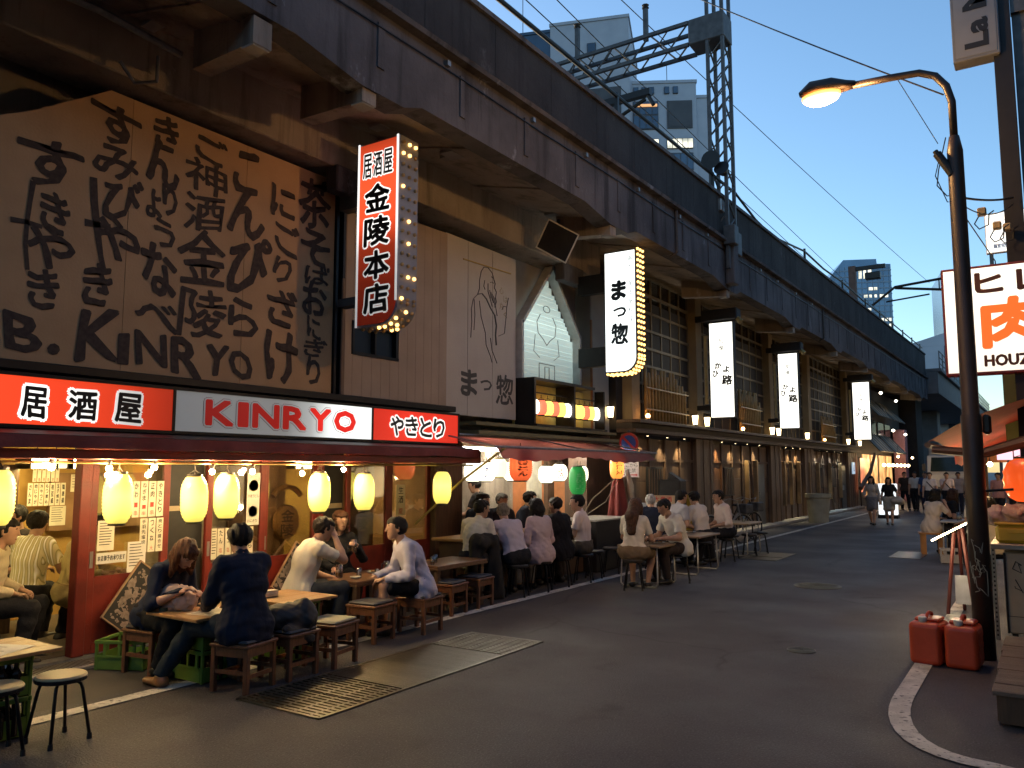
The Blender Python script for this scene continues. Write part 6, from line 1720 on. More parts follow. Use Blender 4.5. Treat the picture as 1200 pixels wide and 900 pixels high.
sheet('creased menu sheet on the crate table at the lower left', -5.66, 2.55, .546, .16, .22, R(25)); sheet('menu card lying between the bending woman and the man in the dark jacket', -5.72, 4.28, .546, .13, .19, R(10))
sheet('menu card on the table of three drinkers', -5.98, 6.74, .582, .1, .13, R(40))
b = MB(); b.lathe([(.035, 0), (.036, .03), (.03, .03), (.028, .006), (0, .006)], n=16); o = b.build('ashtray', mat('blue glass tin', (.06, .09, .08), .2, .4)); o.location = (-6.08, 4.05, .546); tag(o, 'small round blue ashtray beside the crumpled bag', 'ashtray')
b = MB(); random.seed(2)
b.lathe([(0, 0), (.04, .004), (.045, .03), (.03, .05), (0, .055)], n=9); b.v = [(x + random.uniform(-.008, .008), y + random.uniform(-.008, .008), z + random.uniform(0, .01)) for x, y, z in b.v]; o = b.build('napkin', white); o.location = (-6.1, 4.55, .546); tag(o, 'crumpled white napkin at the table edge before the dark jacket', 'napkin')
b = MB(); b.box(-.05, .05, -.09, .09, 0, .05, .01); b.box(-.045, .045, -.085, .085, .05, .06); o = b.build('tissue_box', mat('tissue box', (.5, .45, .35), .6)); o.location = (-5.95, 5.0, .546); tag(o, 'small pale box on the little table behind the dark bag', 'box')
# mug in the woman's raised hand
mug('raised beer mug in the hand of the woman in black', -6.47, 6.62, .78, .55)
# crumpled pinkish bag on the lap
def blob(name, label, cat, loc, rad, m, amp=.012, fr=45, seed=1, h=.012, pieces=None, sm=.03):
    ps = pieces or [pr((-rad[0] * .5, 0, 0), (rad[0] * .5, 0, 0), rad[1])]
    lo = np.min([np.minimum(p[0], p[1]) - max(p[2], p[3]) * max(1, p[5]) for p in ps], 0) - .03; hi = np.max([np.maximum(p[0], p[1]) + max(p[2], p[3]) * max(1, p[5]) for p in ps], 0) + .03
    F = Field(lo, hi, h)
    for p in ps: F.add(p, sm)
    F.waves(amp, fr, seed); F.waves(amp * .5, fr * 2.2, seed + 9)
    o = bpy.data.objects.new(name, F.mesh(name, m)); C.objects.link(o); o.location = loc; tag(o, label, cat); return o
blob('handbag', 'crumpled pinkish beige bag held on the lap of the bending woman', 'bag', (-6.08, 4.13, .62), None, mat('bag cloth', (.6, .42, .33), .7, 0, (.48, .32, .25), 10), .014, 55, 3, .008, [pr((-.1, -.02, -.02), (.1, .06, .0), .095, .09), pr((-.06, 0, .06), (.07, .05, .06), .06)])
blob('backpack', 'dark bag and folded coat hanging over the stool behind the dark jacket', 'bag', (-5.33, 4.72, .5), None, mat('black nylon', (.022, .021, .024), .6, 0, (.014, .014, .016), 8), .012, 35, 5, .011, [pr((-.06, -.08, -.04), (.05, .1, -.05), .125), pr((-.05, .06, .0), (.06, .1, .03), .085), pr((.1, -.1, -.12), (.12, .1, -.2), .06)])
blob('coat', 'long black coat hanging down over the corner of the counter table', 'coat', (-6.2, 8.78, .4), None, mat('black wool', (.016, .014, .014), .85, 0, (.01, .009, .009), 8), .016, 22, 6, .014, [pr((-.08, -.16, -.32), (-.05, -.12, .36), .12, .1), pr((.06, .16, -.32), (.03, .1, .36), .13, .1), pr((0, -.12, .34), (0, .12, .36), .12)], .06)

# tilted speckled boards leaning on the red doors
def lean_board(label, y, z, rot, w=.2, h=.3, x=-7.26):
    t = thing('leaning_board', label, 'board', (x, y, z)); t.rotation_euler = (R(rot), 0, 0); t.rotation_euler = (R(rot), R(-7), 0)
    b = MB(); b.box(-.012, .004, -w, w, -h, h); b.build('panel', black, t)
    b = MB()
    for q in ((-w - .012, -w, -h, h), (w, w + .012, -h, h), (-w - .012, w + .012, -h - .012, -h), (-w - .012, w + .012, h, h + .012)): b.box(-.016, .012, *q)
    b.build('frame', mat('board frame', (.4, .25, .15), .6), t)
    random.seed(int(y * 10)); b = MB()
    for i in range(170):
        cy, cz = random.uniform(-w * .85, w * .85), random.uniform(-h * .88, h * .88); n = random.choice((6, 7, 9)); r = random.choice((.008, .012, .018, .026, .045)) * random.uniform(.7, 1.1)
        vs = [(.006, cy + r * random.uniform(.3, 1.5) * math.cos(2 * PI * k / n), cz + r * random.uniform(.3, 1.3) * math.sin(2 * PI * k / n)) for k in range(n)]
        b.add(vs, [tuple(range(n))])
    b.build('pale_flakes', mat('worn paint flakes', (.3, .24, .22), .8, 0, (.16, .12, .1), 30), t)
lean_board('dark board with flaking pale paint leaning tilted on the first red door', 4.56, .46, -40)
lean_board('dark flaking board leaning behind the man in the dark jacket', 5.72, .5, -40)
lean_board('dark flaking board leaning behind the man covering his face', 6.5, .5, -40)
# ------------------------------------------------------------------ pavement things up the street
t = thing('no_parking_sign', 'round no parking sign with two white plates on a post before the timber front', 'road sign', (-6.6, 14.1, 0))
b = MB(); b.cyl((0, 0, 0), (0, 0, 2.45), .03, n=10); b.build('post', dsteel, t)
blu = mat('sign blue', (.02, .07, .35), .4); sred = mat('sign red', (.5, .03, .03), .4)
def disc(b, r0, r1, x): b.lathe([(r0, 0), (r1, 0)] if r0 > 0 else [(0, 0), (r1, 0)], n=28)
b = MB(); b.lathe([(0, 0), (.2, 0), (.2, .01), (0, .01)], n=28); b.xf(Matrix.Translation((.02, -.035, 2.2)) @ Matrix.Rotation(R(90), 4, 'X')); b.build('disc', sred, t)
b = MB(); b.lathe([(0, 0), (.15, 0), (.15, .004), (0, .004)], n=28); b.xf(Matrix.Translation((.02, -.047, 2.2)) @ Matrix.Rotation(R(90), 4, 'X')); b.build('blue_field', blu, t)
b = MB(); b.box(-.16, .16, -.004, .0, -.022, .022); b.xf(Matrix.Translation((.02, -.053, 2.2)) @ Matrix.Rotation(R(45), 4, 'Y')); b.build('slash', sred, t)
for z0, z1 in ((1.86, 1.97), (1.55, 1.84)):
    b = MB(); b.box(-.16, .22, -.045, -.035, z0, z1, .003); b.build('plate', mat('sign white', (.62, .5, .48), .5), t)
b = MB(); b.box(-.12, .16, -.05, -.046, 1.9, 1.93); b.prism([(.16, 1.945), (.16, 1.885), (.2, 1.915)], 'y', -.05, -.046); b.box(-.12, .16, -.05, -.046, 1.585, 1.605); b.prism([(.16, 1.62), (.16, 1.57), (.2, 1.595)], 'y', -.05, -.046); b.build('arrow', sred, t)
b = MB()
for i, ch in enumerate('ここから'): text(b, ch, (-.13 + .085 * i, -.047, 1.74), (.075, 0, 0), (0, 0, .075))
for i, ch in enumerate('路上禁'): text(b, ch, (-.1 + .09 * i, -.047, 1.64), (.08, 0, 0), (0, 0, .08))
b.build('lettering', inkm, t)
t = thing('planter', 'big pale round plant pot at the kerb of the timber front', 'planter', (-6.12, 27.3, 0))
b = MB(); b.lathe([(.3, 0), (.36, .78), (.4, .8), (.4, .92), (.35, .92), (.34, .85), (0, .82)], n=24); b.build('pot', mat('planter stone', (.42, .38, .28), .8, 0, (.32, .29, .2), 4), t, smooth=False)
# pale scooter boxes / red and yellow notice board, black bin
t = thing('notice_stand', 'small box stand with a red headed notice and yellow board behind the men in white', 'stand', (-6.15, 15.0, 0))
b = MB(); b.box(-.2, .2, -.3, .3, 0, .9, .02); b.build('body', black, t)
b = MB(); b.box(-.25, .22, -.32, -.3, .75, 1.2); b.build('board', mat('tan board', (.5, .34, .2), .6), t)
b = MB()
for i, ch in enumerate('大衆酒'): text(b, ch, (-.2 + .13 * i, -.324, 1.08), (.11, 0, 0), (0, 0, .1), off=.02)
b.build('lettering', sred, t); b = MB(); b.box(-.18, .15, -.325, -.321, .8, 1.0); b.build('picture', dwood, t)
b = MB(); b.box(-.1, .3, .35, .38, .3, 1.2); b.build('yellow_board', mat('yellow board', (.6, .38, .04), .5), t)
b = MB(); b.box(-.2, .25, -.1, .25, .92, 1.5, .03); b.prism([(-.05, 1.5), (.2, 1.5), (-.02, 1.64)], 'y', 0, .2); b.build('black_box', black, t)
def bicycle(label, x, y, rz, m):
    t = thing('bicycle', label, 'bicycle', (x, y, 0), rz); r = .32
    for yy in (-.5, .52):
        b = MB(); b.tube([(0, yy + r * math.cos(a), r + r * math.sin(a)) for a in np.linspace(0, 2 * PI, 28)], .017, 6, False); w_ = b.build('wheel', black, t, smooth=True)
        b = MB()
        for k in range(10): a = 2 * PI * k / 10; b.cyl((0, yy, r), (0, yy + r * math.cos(a), r + r * math.sin(a)), .003, n=4)
        b.build('spokes', steel, w_)
        b = MB(); b.tube([(0, yy + (r + .035) * math.cos(a), r + (r + .035) * math.sin(a)) for a in np.linspace(.3, PI - .2, 10)], .016, 5); b.build('mudguard', steel, t)
    b = MB(); P0, P1, P2, P3 = (0, -.5, r), (0, -.14, .78), (0, -.05, .3), (0, .36, .78)
    for p, q in ((P0, P1), (P0, P2), (P1, P2), (P2, (0, .38, .7)), ((0, .36, .95), (0, .52, r))): b.cyl(p, q, .017, n=7)
    b.build('frame', m, t)
    b = MB(); b.box(-.07, .07, -.28, -.03, .82, .87, .02); b.cyl((0, -.14, .76), (0, -.14, .83), .014, n=6); b.build('saddle', black, t)
    b = MB(); b.tube([(-.26, .2, .98), (-.2, .34, 1.02), (0, .36, .97), (.2, .34, 1.02), (.26, .2, .98)], .012, 6); b.build('handlebar', steel, t)
    b = MB(); b.box(-.16, .16, .48, .72, .68, .9, .02); b.build('basket', dsteel, t)
bicycle('bicycle parked at the timber front nearest the stools', -6.1, 18.2, R(-25), mat('bike silver', (.4, .4, .42), .3, .7)); bicycle('dark bicycle parked just beyond the first bicycle', -6.15, 19.4, R(-18), blackm)

# ------------------------------------------------------------------ people
D = math.radians
H0 = .47
person('person with auburn hair and navy top bending over a crumpled bag', (-6.42, 4.2, 0), D(-85), hip=(0, 0, H0), lean=.5, head=(-.15, .85), hl=(-.06, .42, .66), hr=(.14, .46, .7), sex='f', hair='mid', haircol=(.10, .035, .015), top=(.022, .028, .05), sleeve='rolled', bottom=(.015, .015, .018), h=.009, fl=(-.1, .32, 0), fr=(.12, .22, 0), seed=1, skin=(.5, .28, .19))
person('person in dark navy jacket from behind, leg stretched out in tan shoes', (-5.32, 4.26, 0), D(82), hip=(0, 0, H0 + .02), lean=.16, head=(-.1, .12), hl=(-.1, .42, .6), hr=(.12, .42, .6), top=(.022, .026, .045), sleeve='long', infl=.026, hem=-.14, bottom=(.025, .035, .045), h=.009, fl=(-.42, .52, 0), fr=(.1, .3, 0), shoe=(.3, .13, .05), collar=True, seed=2, toel=-.2)
person('person in a pale cream shirt covering the face with one hand', (-6.35, 5.72, 0), D(-22), hip=(0, 0, H0), lean=.34, head=(-.1, .3), hl=(-.12, .42, .56), hr=(.06, .36, 1.0), top=(.7, .64, .52), sleeve='short', hem=-.1, bottom=(.05, .055, .06), h=.009, epr=(.5, .4, -1), seed=3, curl=.15, haircol=(.02, .012, .009))
person('person with brown fringe and black blouse raising a beer mug, facing the street', (-6.88, 6.78, 0), D(-125), hip=(0, 0, H0), lean=.12, head=(.25, .02), hl=(-.14, .36, .84), hr=(.1, .38, .6), sex='f', hair='mid', haircol=(.085, .035, .02), top=(.015, .015, .018), sleeve='long', bottom=(.015, .015, .018), h=.008, seed=4, skin=(.58, .34, .25), curl=.7, epl=(-.6, -.1, -1))
person('person in a lavender shirt and dark shorts seen in profile, hand on knee', (-5.6, 6.74, 0), D(146), hip=(0, 0, H0), lean=.42, head=(.05, -.02), hl=(-.15, .42, .58), hr=(.15, .46, .56), top=(.52, .5, .62), sleeve='long', hem=-.13, kind='shorts', bottom=(.012, .012, .02), h=.009, fl=(-.12, .42, 0), fr=(.1, .38, 0), collar=True, seed=5)
# inside the red bar
stripes = mat('striped cloth', (.62, .55, .34), .85)
_nt = stripes.node_tree; _tc = _nt.nodes.new('ShaderNodeTexCoord'); _wv = _nt.nodes.new('ShaderNodeTexWave'); _wv.inputs['Scale'].default_value = 7.5; _wv.inputs['Distortion'].default_value = .6
_rp = _nt.nodes.new('ShaderNodeValToRGB')
for _e, (_p, _c) in zip([_rp.color_ramp.elements[0], _rp.color_ramp.elements[1], _rp.color_ramp.elements.new(.45), _rp.color_ramp.elements.new(.6), _rp.color_ramp.elements.new(.72)], ((0, (.62, .55, .32, 1)), (1, (.06, .1, .05, 1)), (.4, (.6, .53, .3, 1)), (.5, (.2, .2, .07, 1)), (.75, (.62, .55, .32, 1)))): _e.position = _p; _e.color = _c
_nt.links.new(_tc.outputs['Object'], _wv.inputs['Vector']); _nt.links.new(_wv.outputs['Fac'], _rp.inputs['Fac']); _nt.links.new(_rp.outputs['Color'], _nt.nodes['Principled BSDF'].inputs['Base Color'])
person('person in a green and cream striped shirt seen from behind inside the red bar', (-8.25, 4.02, 0), D(20), hip=(0, 0, .52), lean=.12, head=(.3, .1), h=.012, seed=6, hem=.02, top=(.5, .45, .3), haircol=(.015, .01, .008),
       topmat=stripes, hl=(-.2, .4, .7), hr=(.2, .4, .7))
person('person in a khaki shirt and trousers reading at a table inside the red bar', (-7.95, 4.3, 0), D(-65), hip=(0, 0, .52), lean=.3, head=(0, .35), h=.012, seed=7, hem=.04, top=(.5, .4, .18), sleeve='long', bottom=(.34, .26, .12), hl=(-.1, .42, .72), hr=(.14, .42, .72), shoe=(.05, .02, .012))
person('person with dark hair sitting at the back of the red bar', (-8.95, 4.3, 0), D(-170), hip=(0, 0, .55), lean=.1, h=.014, seed=8, top=(.05, .04, .04))
person('person in a cream top cut by the left edge inside the red bar', (-7.85, 3.45, 0), D(-40), hip=(0, 0, .5), lean=.2, h=.012, seed=9, top=(.6, .5, .35), sleeve='long')
# counter group
person('person in a white shirt with rolled sleeves at the left end of the counter group', (-6.35, 8.72, 0), D(5), hip=(0, 0, .53), lean=.25, head=(-.5, .1), h=.011, seed=11, hem=.03, top=(.66, .6, .52), sleeve='rolled', hl=(-.15, .4, .78), hr=(.12, .38, .74), collar=True)
person('person with cropped grey hair and lavender shirt leaning on the counter', (-6.0, 9.25, 0), D(62), hip=(0, 0, .53), lean=.48, side=-.12, head=(-.4, .15), h=.011, seed=12, hem=.0, top=(.55, .48, .55), hl=(-.25, .5, .8), hr=(.1, .5, .8), haircol=(.3, .25, .18), epl=(-1, -.1, -.3))
person('person with a black bob and pale pink jacket at the counter', (-5.97, 9.82, 0), D(72), hip=(0, 0, .53), lean=.12, head=(.15, .1), sex='f', hair='bob', h=.011, seed=13, hem=-.15, top=(.6, .45, .45), sleeve='long', infl=.02, haircol=(.014, .01, .009), bottom=(.35, .32, .3))
person('person in a black suit at the counter beside the pale pink jacket', (-5.97, 10.4, 0), D(80), hip=(0, 0, .53), lean=.12, head=(.1, .12), hair='short', h=.011, seed=14, hem=-.16, top=(.018, .016, .017), sleeve='long', infl=.026, haircol=(.03, .017, .012), collar=True, sex='f')
person('young person in a white shirt at the counter end beside the black suit', (-5.92, 10.98, 0), D(110), hip=(0, 0, .53), lean=.1, head=(.25, .0), h=.011, seed=15, hem=.04, top=(.68, .56, .52), bottom=(.1, .08, .06), collar=True, hl=(-.14, .35, .72), hr=(.14, .35, .72))
person('person in a navy suit behind the counter next to the rolled sleeve shirt', (-7.18, 9.9, 0), D(-100), hip=(0, 0, .58), lean=.2, head=(.3, .1), h=.013, seed=16, top=(.025, .035, .06), sleeve='long', infl=.024, collar=True)
person('person with grey hair in a dark suit facing the street across the counter', (-7.18, 10.5, 0), D(-120), hip=(0, 0, .56), lean=.2, head=(.1, .1), h=.013, seed=17, top=(.03, .035, .05), sleeve='long', infl=.024, haircol=(.15, .14, .13), collar=True)
person('person in a dark suit across the counter from the pale pink jacket', (-7.15, 11.15, 0), D(-70), hip=(0, 0, .57), lean=.18, head=(.5, .05), h=.013, seed=18, top=(.02, .028, .05), sleeve='long', infl=.024, collar=True)
person('cook standing in a tight black shirt inside the counter bar', (-7.62, 10.62, .03), D(110), hip=(0, 0, .86), lean=.06, head=(.2, .2), h=.013, seed=19, size=.93, top=(.02, .02, .022), hl=(-.2, .35, .95), hr=(.2, .35, .95), fl=(-.1, .02, 0), fr=(.1, .02, 0))
# small table
person('person with long brown hair and cream shirt seen from behind at the small folding table', (-4.95, 10.68, 0), D(8), hip=(0, 0, .53), lean=.16, head=(-.1, .15), sex='f', hair='long', haircol=(.09, .04, .022), h=.011, seed=20, top=(.68, .6, .5), kind='shorts', bottom=(.22, .15, .09), hem=.02, hl=(-.12, .42, .68), hr=(.14, .4, .7), skin=(.52, .28, .18), fl=(-.1, .28, 0), fr=(.12, .3, 0))
person('person in a white short sleeved shirt bending over the small folding table', (-4.68, 11.78, 0), D(150), hip=(0, 0, .53), lean=.4, head=(.05, .4), h=.011, seed=21, top=(.7, .64, .54), hem=-.12, hl=(-.15, .45, .68), hr=(.15, .45, .68), bottom=(.05, .035, .03))
hp = person('old person with white hair in a navy happi coat with white crest', (-5.7, 13.1, 0), D(35), hip=(0, 0, .5), lean=.2, head=(0, .3), h=.013, seed=22, top=(.02, .025, .045), infl=.022, haircol=(.55, .52, .48), sleeve='rolled')
b = MB(); b.prism([(-.13, .82), (.13, .82), (.16, 1.0), (-.16, 1.0)], 'y', -.158, -.15); b.xf(Matrix.Translation((0, .29, .1)) @ Matrix.Rotation(R(-14), 4, 'X')); b.build('back_crest', white, hp)
b = MB(); b.lathe([(0, 0), (.05, 0)], (0, 0, 0), 8); b.box(-.09, .09, -.02, .02, -.002, 0); b.xf(Matrix.Translation((0, .29, .1)) @ Matrix.Rotation(R(-14), 4, 'X') @ Matrix.Translation((0, -.162, .91)) @ Matrix.Rotation(R(90), 4, 'X')); b.build('crest_mark', mat('crest navy', (.02, .03, .06), .8), hp)
person('person with glasses and pale shirt facing right between the happi coat and the notice', (-5.5, 13.7, 0), D(-35), hip=(0, 0, .55), lean=.12, head=(0, .05), h=.013, seed=23, top=(.45, .43, .45), collar=True)
person('person in white shirt with the back turned at the longer folding table', (-5.12, 13.95, 0), D(75), hip=(0, 0, .54), lean=.22, head=(-.2, .15), h=.012, seed=24, top=(.7, .6, .52), sleeve='long', hem=.03, collar=True, hl=(-.15, .42, .75), hr=(.1, .4, .95))
person('person in white shirt facing left at the far end of the longer folding table', (-5.0, 14.9, 0), D(135), hip=(0, 0, .54), lean=.2, head=(.1, .1), h=.012, seed=25, top=(.7, .56, .5), sleeve='rolled', hem=.03, collar=True)
# walkers
def walk(l, x, y, rz, seed, **k):
    kw = dict(hip=(0, 0, .9), lean=.03, head=(0, .05), h=.018, hl=(-.25, .08, .82), hr=(.25, .02, .82), fl=(-.09, .26, 0), fr=(.09, -.18, 0), seed=seed, size=.95); kw.update(k)
    return person(l, (x, y, 0), rz, **kw)
walk('person with long black hair, grey cardigan and patterned skirt walking down the street', -4.45, 27.0, D(176), 30, sex='f', hair='long', kind='skirt', top=(.4, .36, .33), bottom=(.2, .19, .2), sleeve='long', size=.9, h=.014, hem=.0, hr=(.2, .2, 1.0), haircol=(.012, .01, .01), skin=(.5, .28, .2))
walk('person in a black top and cream skirt with a pale bag walking down the street', -4.02, 27.3, D(184), 31, sex='f', hair='mid', kind='skirt', top=(.015, .015, .018), bottom=(.55, .46, .36), size=.88, h=.014, hem=.02, hl=(-.26, .2, .95), skin=(.5, .28, .2))
blob('handbag', 'pale bag on the arm of the person in the cream skirt', 'bag', (-3.76, 27.12, .78), None, mat('pale bag', (.5, .42, .34), .6), .01, 30, 4, .02, [pr((-.1, 0, -.05), (.1, 0, -.05), .1), pr((-.05, 0, .05), (.05, 0, .05), .05)])
walk('person in a white short sleeved shirt leading the group of walkers', -4.4, 36.7, D(178), 32, top=(.7, .62, .55), hem=.04)
walk('person in blue seen between the two white shirted walkers', -4.0, 36.4, D(180), 33, top=(.05, .09, .2), bottom=(.03, .03, .06))
w_ = walk('walker in a white shirt with a dark shoulder bag on a strap', -3.48, 33.1, D(178), 34, top=(.7, .6, .54), hem=.04)
b = MB(); b.tube([(.1, .12, 1.32), (-.05, .16, 1.15), (-.2, .12, .95)], .02, 5); b.build('bag_strap', black, w_); b = MB(); b.box(-.36, -.24, -.15, .15, .75, 1.05, .03); b.build('shoulder_bag', black, w_)
w_ = walk('person in a white shirt raising a hand to the mouth, with a bag strap', -2.96, 33.4, D(182), 35, top=(.7, .58, .53), hem=.04, hr=(.06, .2, 1.3))
b = MB(); b.tube([(.1, .12, 1.32), (-.05, .16, 1.15), (-.2, .12, .95)], .02, 5); b.build('bag_strap', black, w_)
walk('person in a dark jacket over a white shirt behind the walkers', -2.75, 35.5, D(180), 36, top=(.5, .4, .36), bottom=(.03, .03, .05))
walk('person in a pale shirt half hidden by the lamp post', -2.3, 35.0, D(183), 37, top=(.45, .42, .38))
walk('person in a pink top beyond the stall on the right', -1.2, 30.0, D(170), 38, top=(.5, .25, .22))
walk('person in a grey jacket beyond the stall on the right', -.75, 29.0, D(150), 39, top=(.08, .09, .11))
walk('person in a black top beyond the stall nearest the lamp post', -1.45, 26.0, D(120), 40, top=(.04, .03, .03), sex='f', hair='bob')
walk('dark figure standing by the far lit shop', -4.9, 37.5, D(200), 41, top=(.06, .04, .03))
# right hand table
person('person in a beige blouse sitting on the wooden stool with a hand to the face', (-1.95, 18.4, 0), D(-35), hip=(0, 0, .55), lean=.2, head=(-.2, .1), sex='f', hair='mid', h=.014, seed=42, top=(.6, .5, .42), hem=-.16, hr=(.1, .3, 1.0), hl=(-.1, .4, .7), bottom=(.08, .07, .08))
person('person in black leaning in beside the beige blouse at the right hand table', (-1.72, 19.1, 0), D(-65), hip=(0, 0, .55), lean=.2, head=(.7, .1), sex='f', hair='mid', h=.014, seed=43, top=(.015, .014, .016), haircol=(.05, .02, .012))
person('person in white across the right hand table half hidden by the lamp post', (-1.1, 17.6, 0), D(60), hip=(0, 0, .55), lean=.1, sex='f', hair='bob', h=.014, seed=44, top=(.65, .58, .48))
person('person in a white top sitting behind the stall crates', (-.62, 13.5, 0), D(40), hip=(0, 0, .55), lean=.15, sex='f', hair='mid', h=.014, seed=45, top=(.7, .58, .42))

# ------------------------------------------------------------------ street lamp (lit)
t = thing('street_lamp', 'tall brown street lamp with a glowing sodium head on a bent arm', 'street lamp', (-.53, 8.58, 0))
pm_ = mat('brown lamp post', (.05, .032, .025), .45, .2, (.032, .02, .016), 5)
b = MB(); b.tube([(0, 0, 0), (0, 0, 2.2), (0, 0, 2.21), (0, 0, 4.75), (0, 0, 4.9)], [.088, .086, .074, .07, .045], 16); b.build('post', pm_, t, smooth=True)
arm = [(0, 0, 4.88), (0, 0, 5.25), (-.04, 0, 5.42), (-.13, 0, 5.55), (-.27, 0, 5.62), (-.5, 0, 5.64), (-.88, 0, 5.66)]
b = MB(); b.tube(arm, .036, 12); b.build('arm', pm_, t, smooth=True)
b = MB(); b.tube([(-.86, 0, 5.66), (-.95, 0, 5.665), (-1.1, 0, 5.69), (-1.3, 0, 5.715), (-1.42, 0, 5.7)], [.05, .075, .12, .11, .03], 12); b.v = [(x, y, 5.655 + max(0, z - 5.655) * .9 if z > 5.64 else 5.64) for x, y, z in b.v]; b.build('lamp_head', pm_, t, smooth=True)
b = MB(); n = 14
for i in range(9):
    ph = PI / 2 * i / 8
    for k in range(n): a = 2 * PI * k / n; b.v.append((-1.2 + .2 * math.cos(ph) * math.cos(a), .12 * math.cos(ph) * math.sin(a), 5.635 - .11 * math.sin(ph)))
for i in range(8):
    for k in range(n): b.f.append([i * n + k, i * n + (k + 1) % n, (i + 1) * n + (k + 1) % n, (i + 1) * n + k]); b.m.append(0)
b.build('lamp_glass', ramp_emit('sodium lamp', (1, .45, .1), [(5.52, 70), (5.575, 30), (5.61, 4), (5.64, 1.3)], axis=2, base=(.8, .5, .2)), t, smooth=True)
d = bpy.data.lights.new('street_lamp_light', 'POINT'); d.energy = 200 * LS; d.color = (1, .55, .2); d.shadow_soft_size = .12
o = bpy.data.objects.new('street_lamp_light', d); C.objects.link(o); o.location = (-1.73, 8.58, 5.42)
b = MB(); b.tube([(0, -.088, 1.0), (0, -.088, 1.05), (0, -.088, 1.3)], .0, 3)
gz_ = MB(); random.seed(6)
for i in range(9):
    z = random.uniform(.6, 1.0); a = random.uniform(-.9, .3); pts = []
    for k in range(6):
        a = min(.7, max(-1.1, a + random.uniform(-.45, .5))); z += random.uniform(-.1, .1); pts.append((.09 * math.sin(a), -.09 * math.cos(a), z))
    gz_.tube(pts, .0035, 4)
gz_.build('graffiti', mat('pale scrawl', (.4, .38, .3), .7), t)
b = MB(); b.cyl((.05, 0, 1.5), (.3, .0, 1.52), .012, n=6); b.box(.09, .16, -.05, .05, 2.02, 2.2, .02); build_each(b, 'clamp', blackm, t)
# ------------------------------------------------------------------ red fuel cans
def jerry(label, x, y, rz):
    t = thing('fuel_can', label, 'fuel can', (x, y, 0), rz, 'red plastic fuel cans beside the lamp post')
    rc = mat('red can plastic', (.55, .06, .018), .4, 0, (.42, .042, .012), 6, .5, .08, 60)
    b = MB(); a, c, h = .13, .17, .36
    b.rbox(-a, a, -c, c, .0, h, .042, 4); b.build('body', rc, t)
    b = MB(); b.box(-a + .03, a - .03, -c + .1, c - .03, h - .002, h + .03, .012); b.build('shoulder', rc, t)
    b = MB(); b.tube([(0, -c + .12, h), (0, -c + .13, h + .055), (0, .02, h + .07), (0, c - .07, h + .055), (0, c - .05, h + .01)], .014, 8); b.build('handle', rc, t, smooth=True)
    b = MB(); b.lathe([(.03, 0), (.03, .015), (.036, .015), (.036, .042), (.03, .048), (0, .048)], n=14); b.xf(Matrix.Translation((-.02, -c + .06, h - .004))); b.build('cap', mat('white cap', (.62, .56, .5), .5), t)
    b = MB()
    for s in (-1, 1):
        for zz in (.06, .16, .26): b.box(s * a - .004, s * a + .004, -c + .05, c - .05, zz, zz + .05, .003)
    b.build('rib', rc, t)
jerry('red fuel can standing farther left, next to the painted line', -.93, 8.18, R(-8)); jerry('red fuel can standing right against the lamp post', -.66, 8.16, R(-4))
# ------------------------------------------------------------------ stall on the right
steelp = mat('stall steel', (.3, .29, .27), .4, .6, (.2, .19, .18), 4)
t = thing('stall_cabinet', 'pale steel cabinet with black scrawl below the yellow crates', 'cabinet', (.05, 9.65, 0))
b = MB(); b.box(-.42, .9, -.45, .5, .14, .9, .012); b.build('body', mat('cabinet paint', (.42, .36, .27), .45, 0, (.32, .27, .2), 3, .6, .1, 30), t)
b = MB(); b.box(-.52, 1.0, -.5, .55, .93, .985, .008); b.build('top', steelp, t)
b = MB(); b.box(-.4, .9, -.456, -.452, .3, .305); b.box(-.42, -.4, -.458, -.45, .14, .9); b.build('door_seam', blackm, t)
for x in (-.36, .2, .85):
    b = MB(); b.box(x - .025, x + .025, -.4, -.35, 0, .138); b.build('leg', blackm, t)
b = MB(); random.seed(12)
for i in range(6):
    x0 = -.3 + .12 * (i % 3); z0 = .78 - .17 * (i // 3); pts = [(x0 + random.uniform(-.05, .06), -.4525, z0 + random.uniform(-.09, .07)) for _ in range(5)]; b.tube(pts, .005, 4)
b.build('graffiti', black, t)
t = thing('perforated_post', 'thin perforated steel upright between the lamp post and the cabinet', 'post', (-.47, 9.6, 0))
b = MB(); b.box(-.02, .02, -.02, .02, 0, .92); b.build('upright', steelp, t)
b = MB()
for i in range(20): b.box(-.008, .008, -.0215, -.0205, .04 + i * .044, .06 + i * .044)
build_each(b, 'hole', black, t)
YC = 'yellow crates on the stall cabinet'
for x, l in ((-.24, 'left yellow crate on the stall cabinet'), (.16, 'yellow crate right of the left one on the stall cabinet, cut by the view edge')):
    q = thing('yellow_crate', l, 'crate', (x, 9.45, .986), 0, YC)
    b = MB(); b.box(-.185, .185, -.2, .2, 0, .17, .03); b.build('body', yell, q)
    b = MB(); b.box(-.19, .19, -.205, .205, .172, .2, .01); b.build('rim', yell, q)
    b = MB(); b.box(-.08, .08, -.212, -.206, .1, .14, .004); b.build('handle', yell, q)
plas = mat('thin plastic bag', (.5, .42, .4), .25, 0, (.38, .3, .27), 14, .6, .5, 40)
blob('plastic_bag', 'crumpled translucent plastic bag lying on the yellow crates', 'bag', (-.08, 9.4, 1.24), None, plas, .022, 40, 8, .011, [pr((-.34, 0, -.0), (.3, 0, .03), .09, .13), pr((-.2, -.05, .03), (.3, -.08, .08), .08, .11)])
lantern('large round orange lantern standing over the plastic bag at the right edge', -.09, 8.95, 1.6, .23, .4, ramp_emit('big orange lantern', (1, .1, .012), [(-.2, 1.0), (0, .75), (.2, .5)], axis=2, base=(.7, .12, .03)), rib=5)
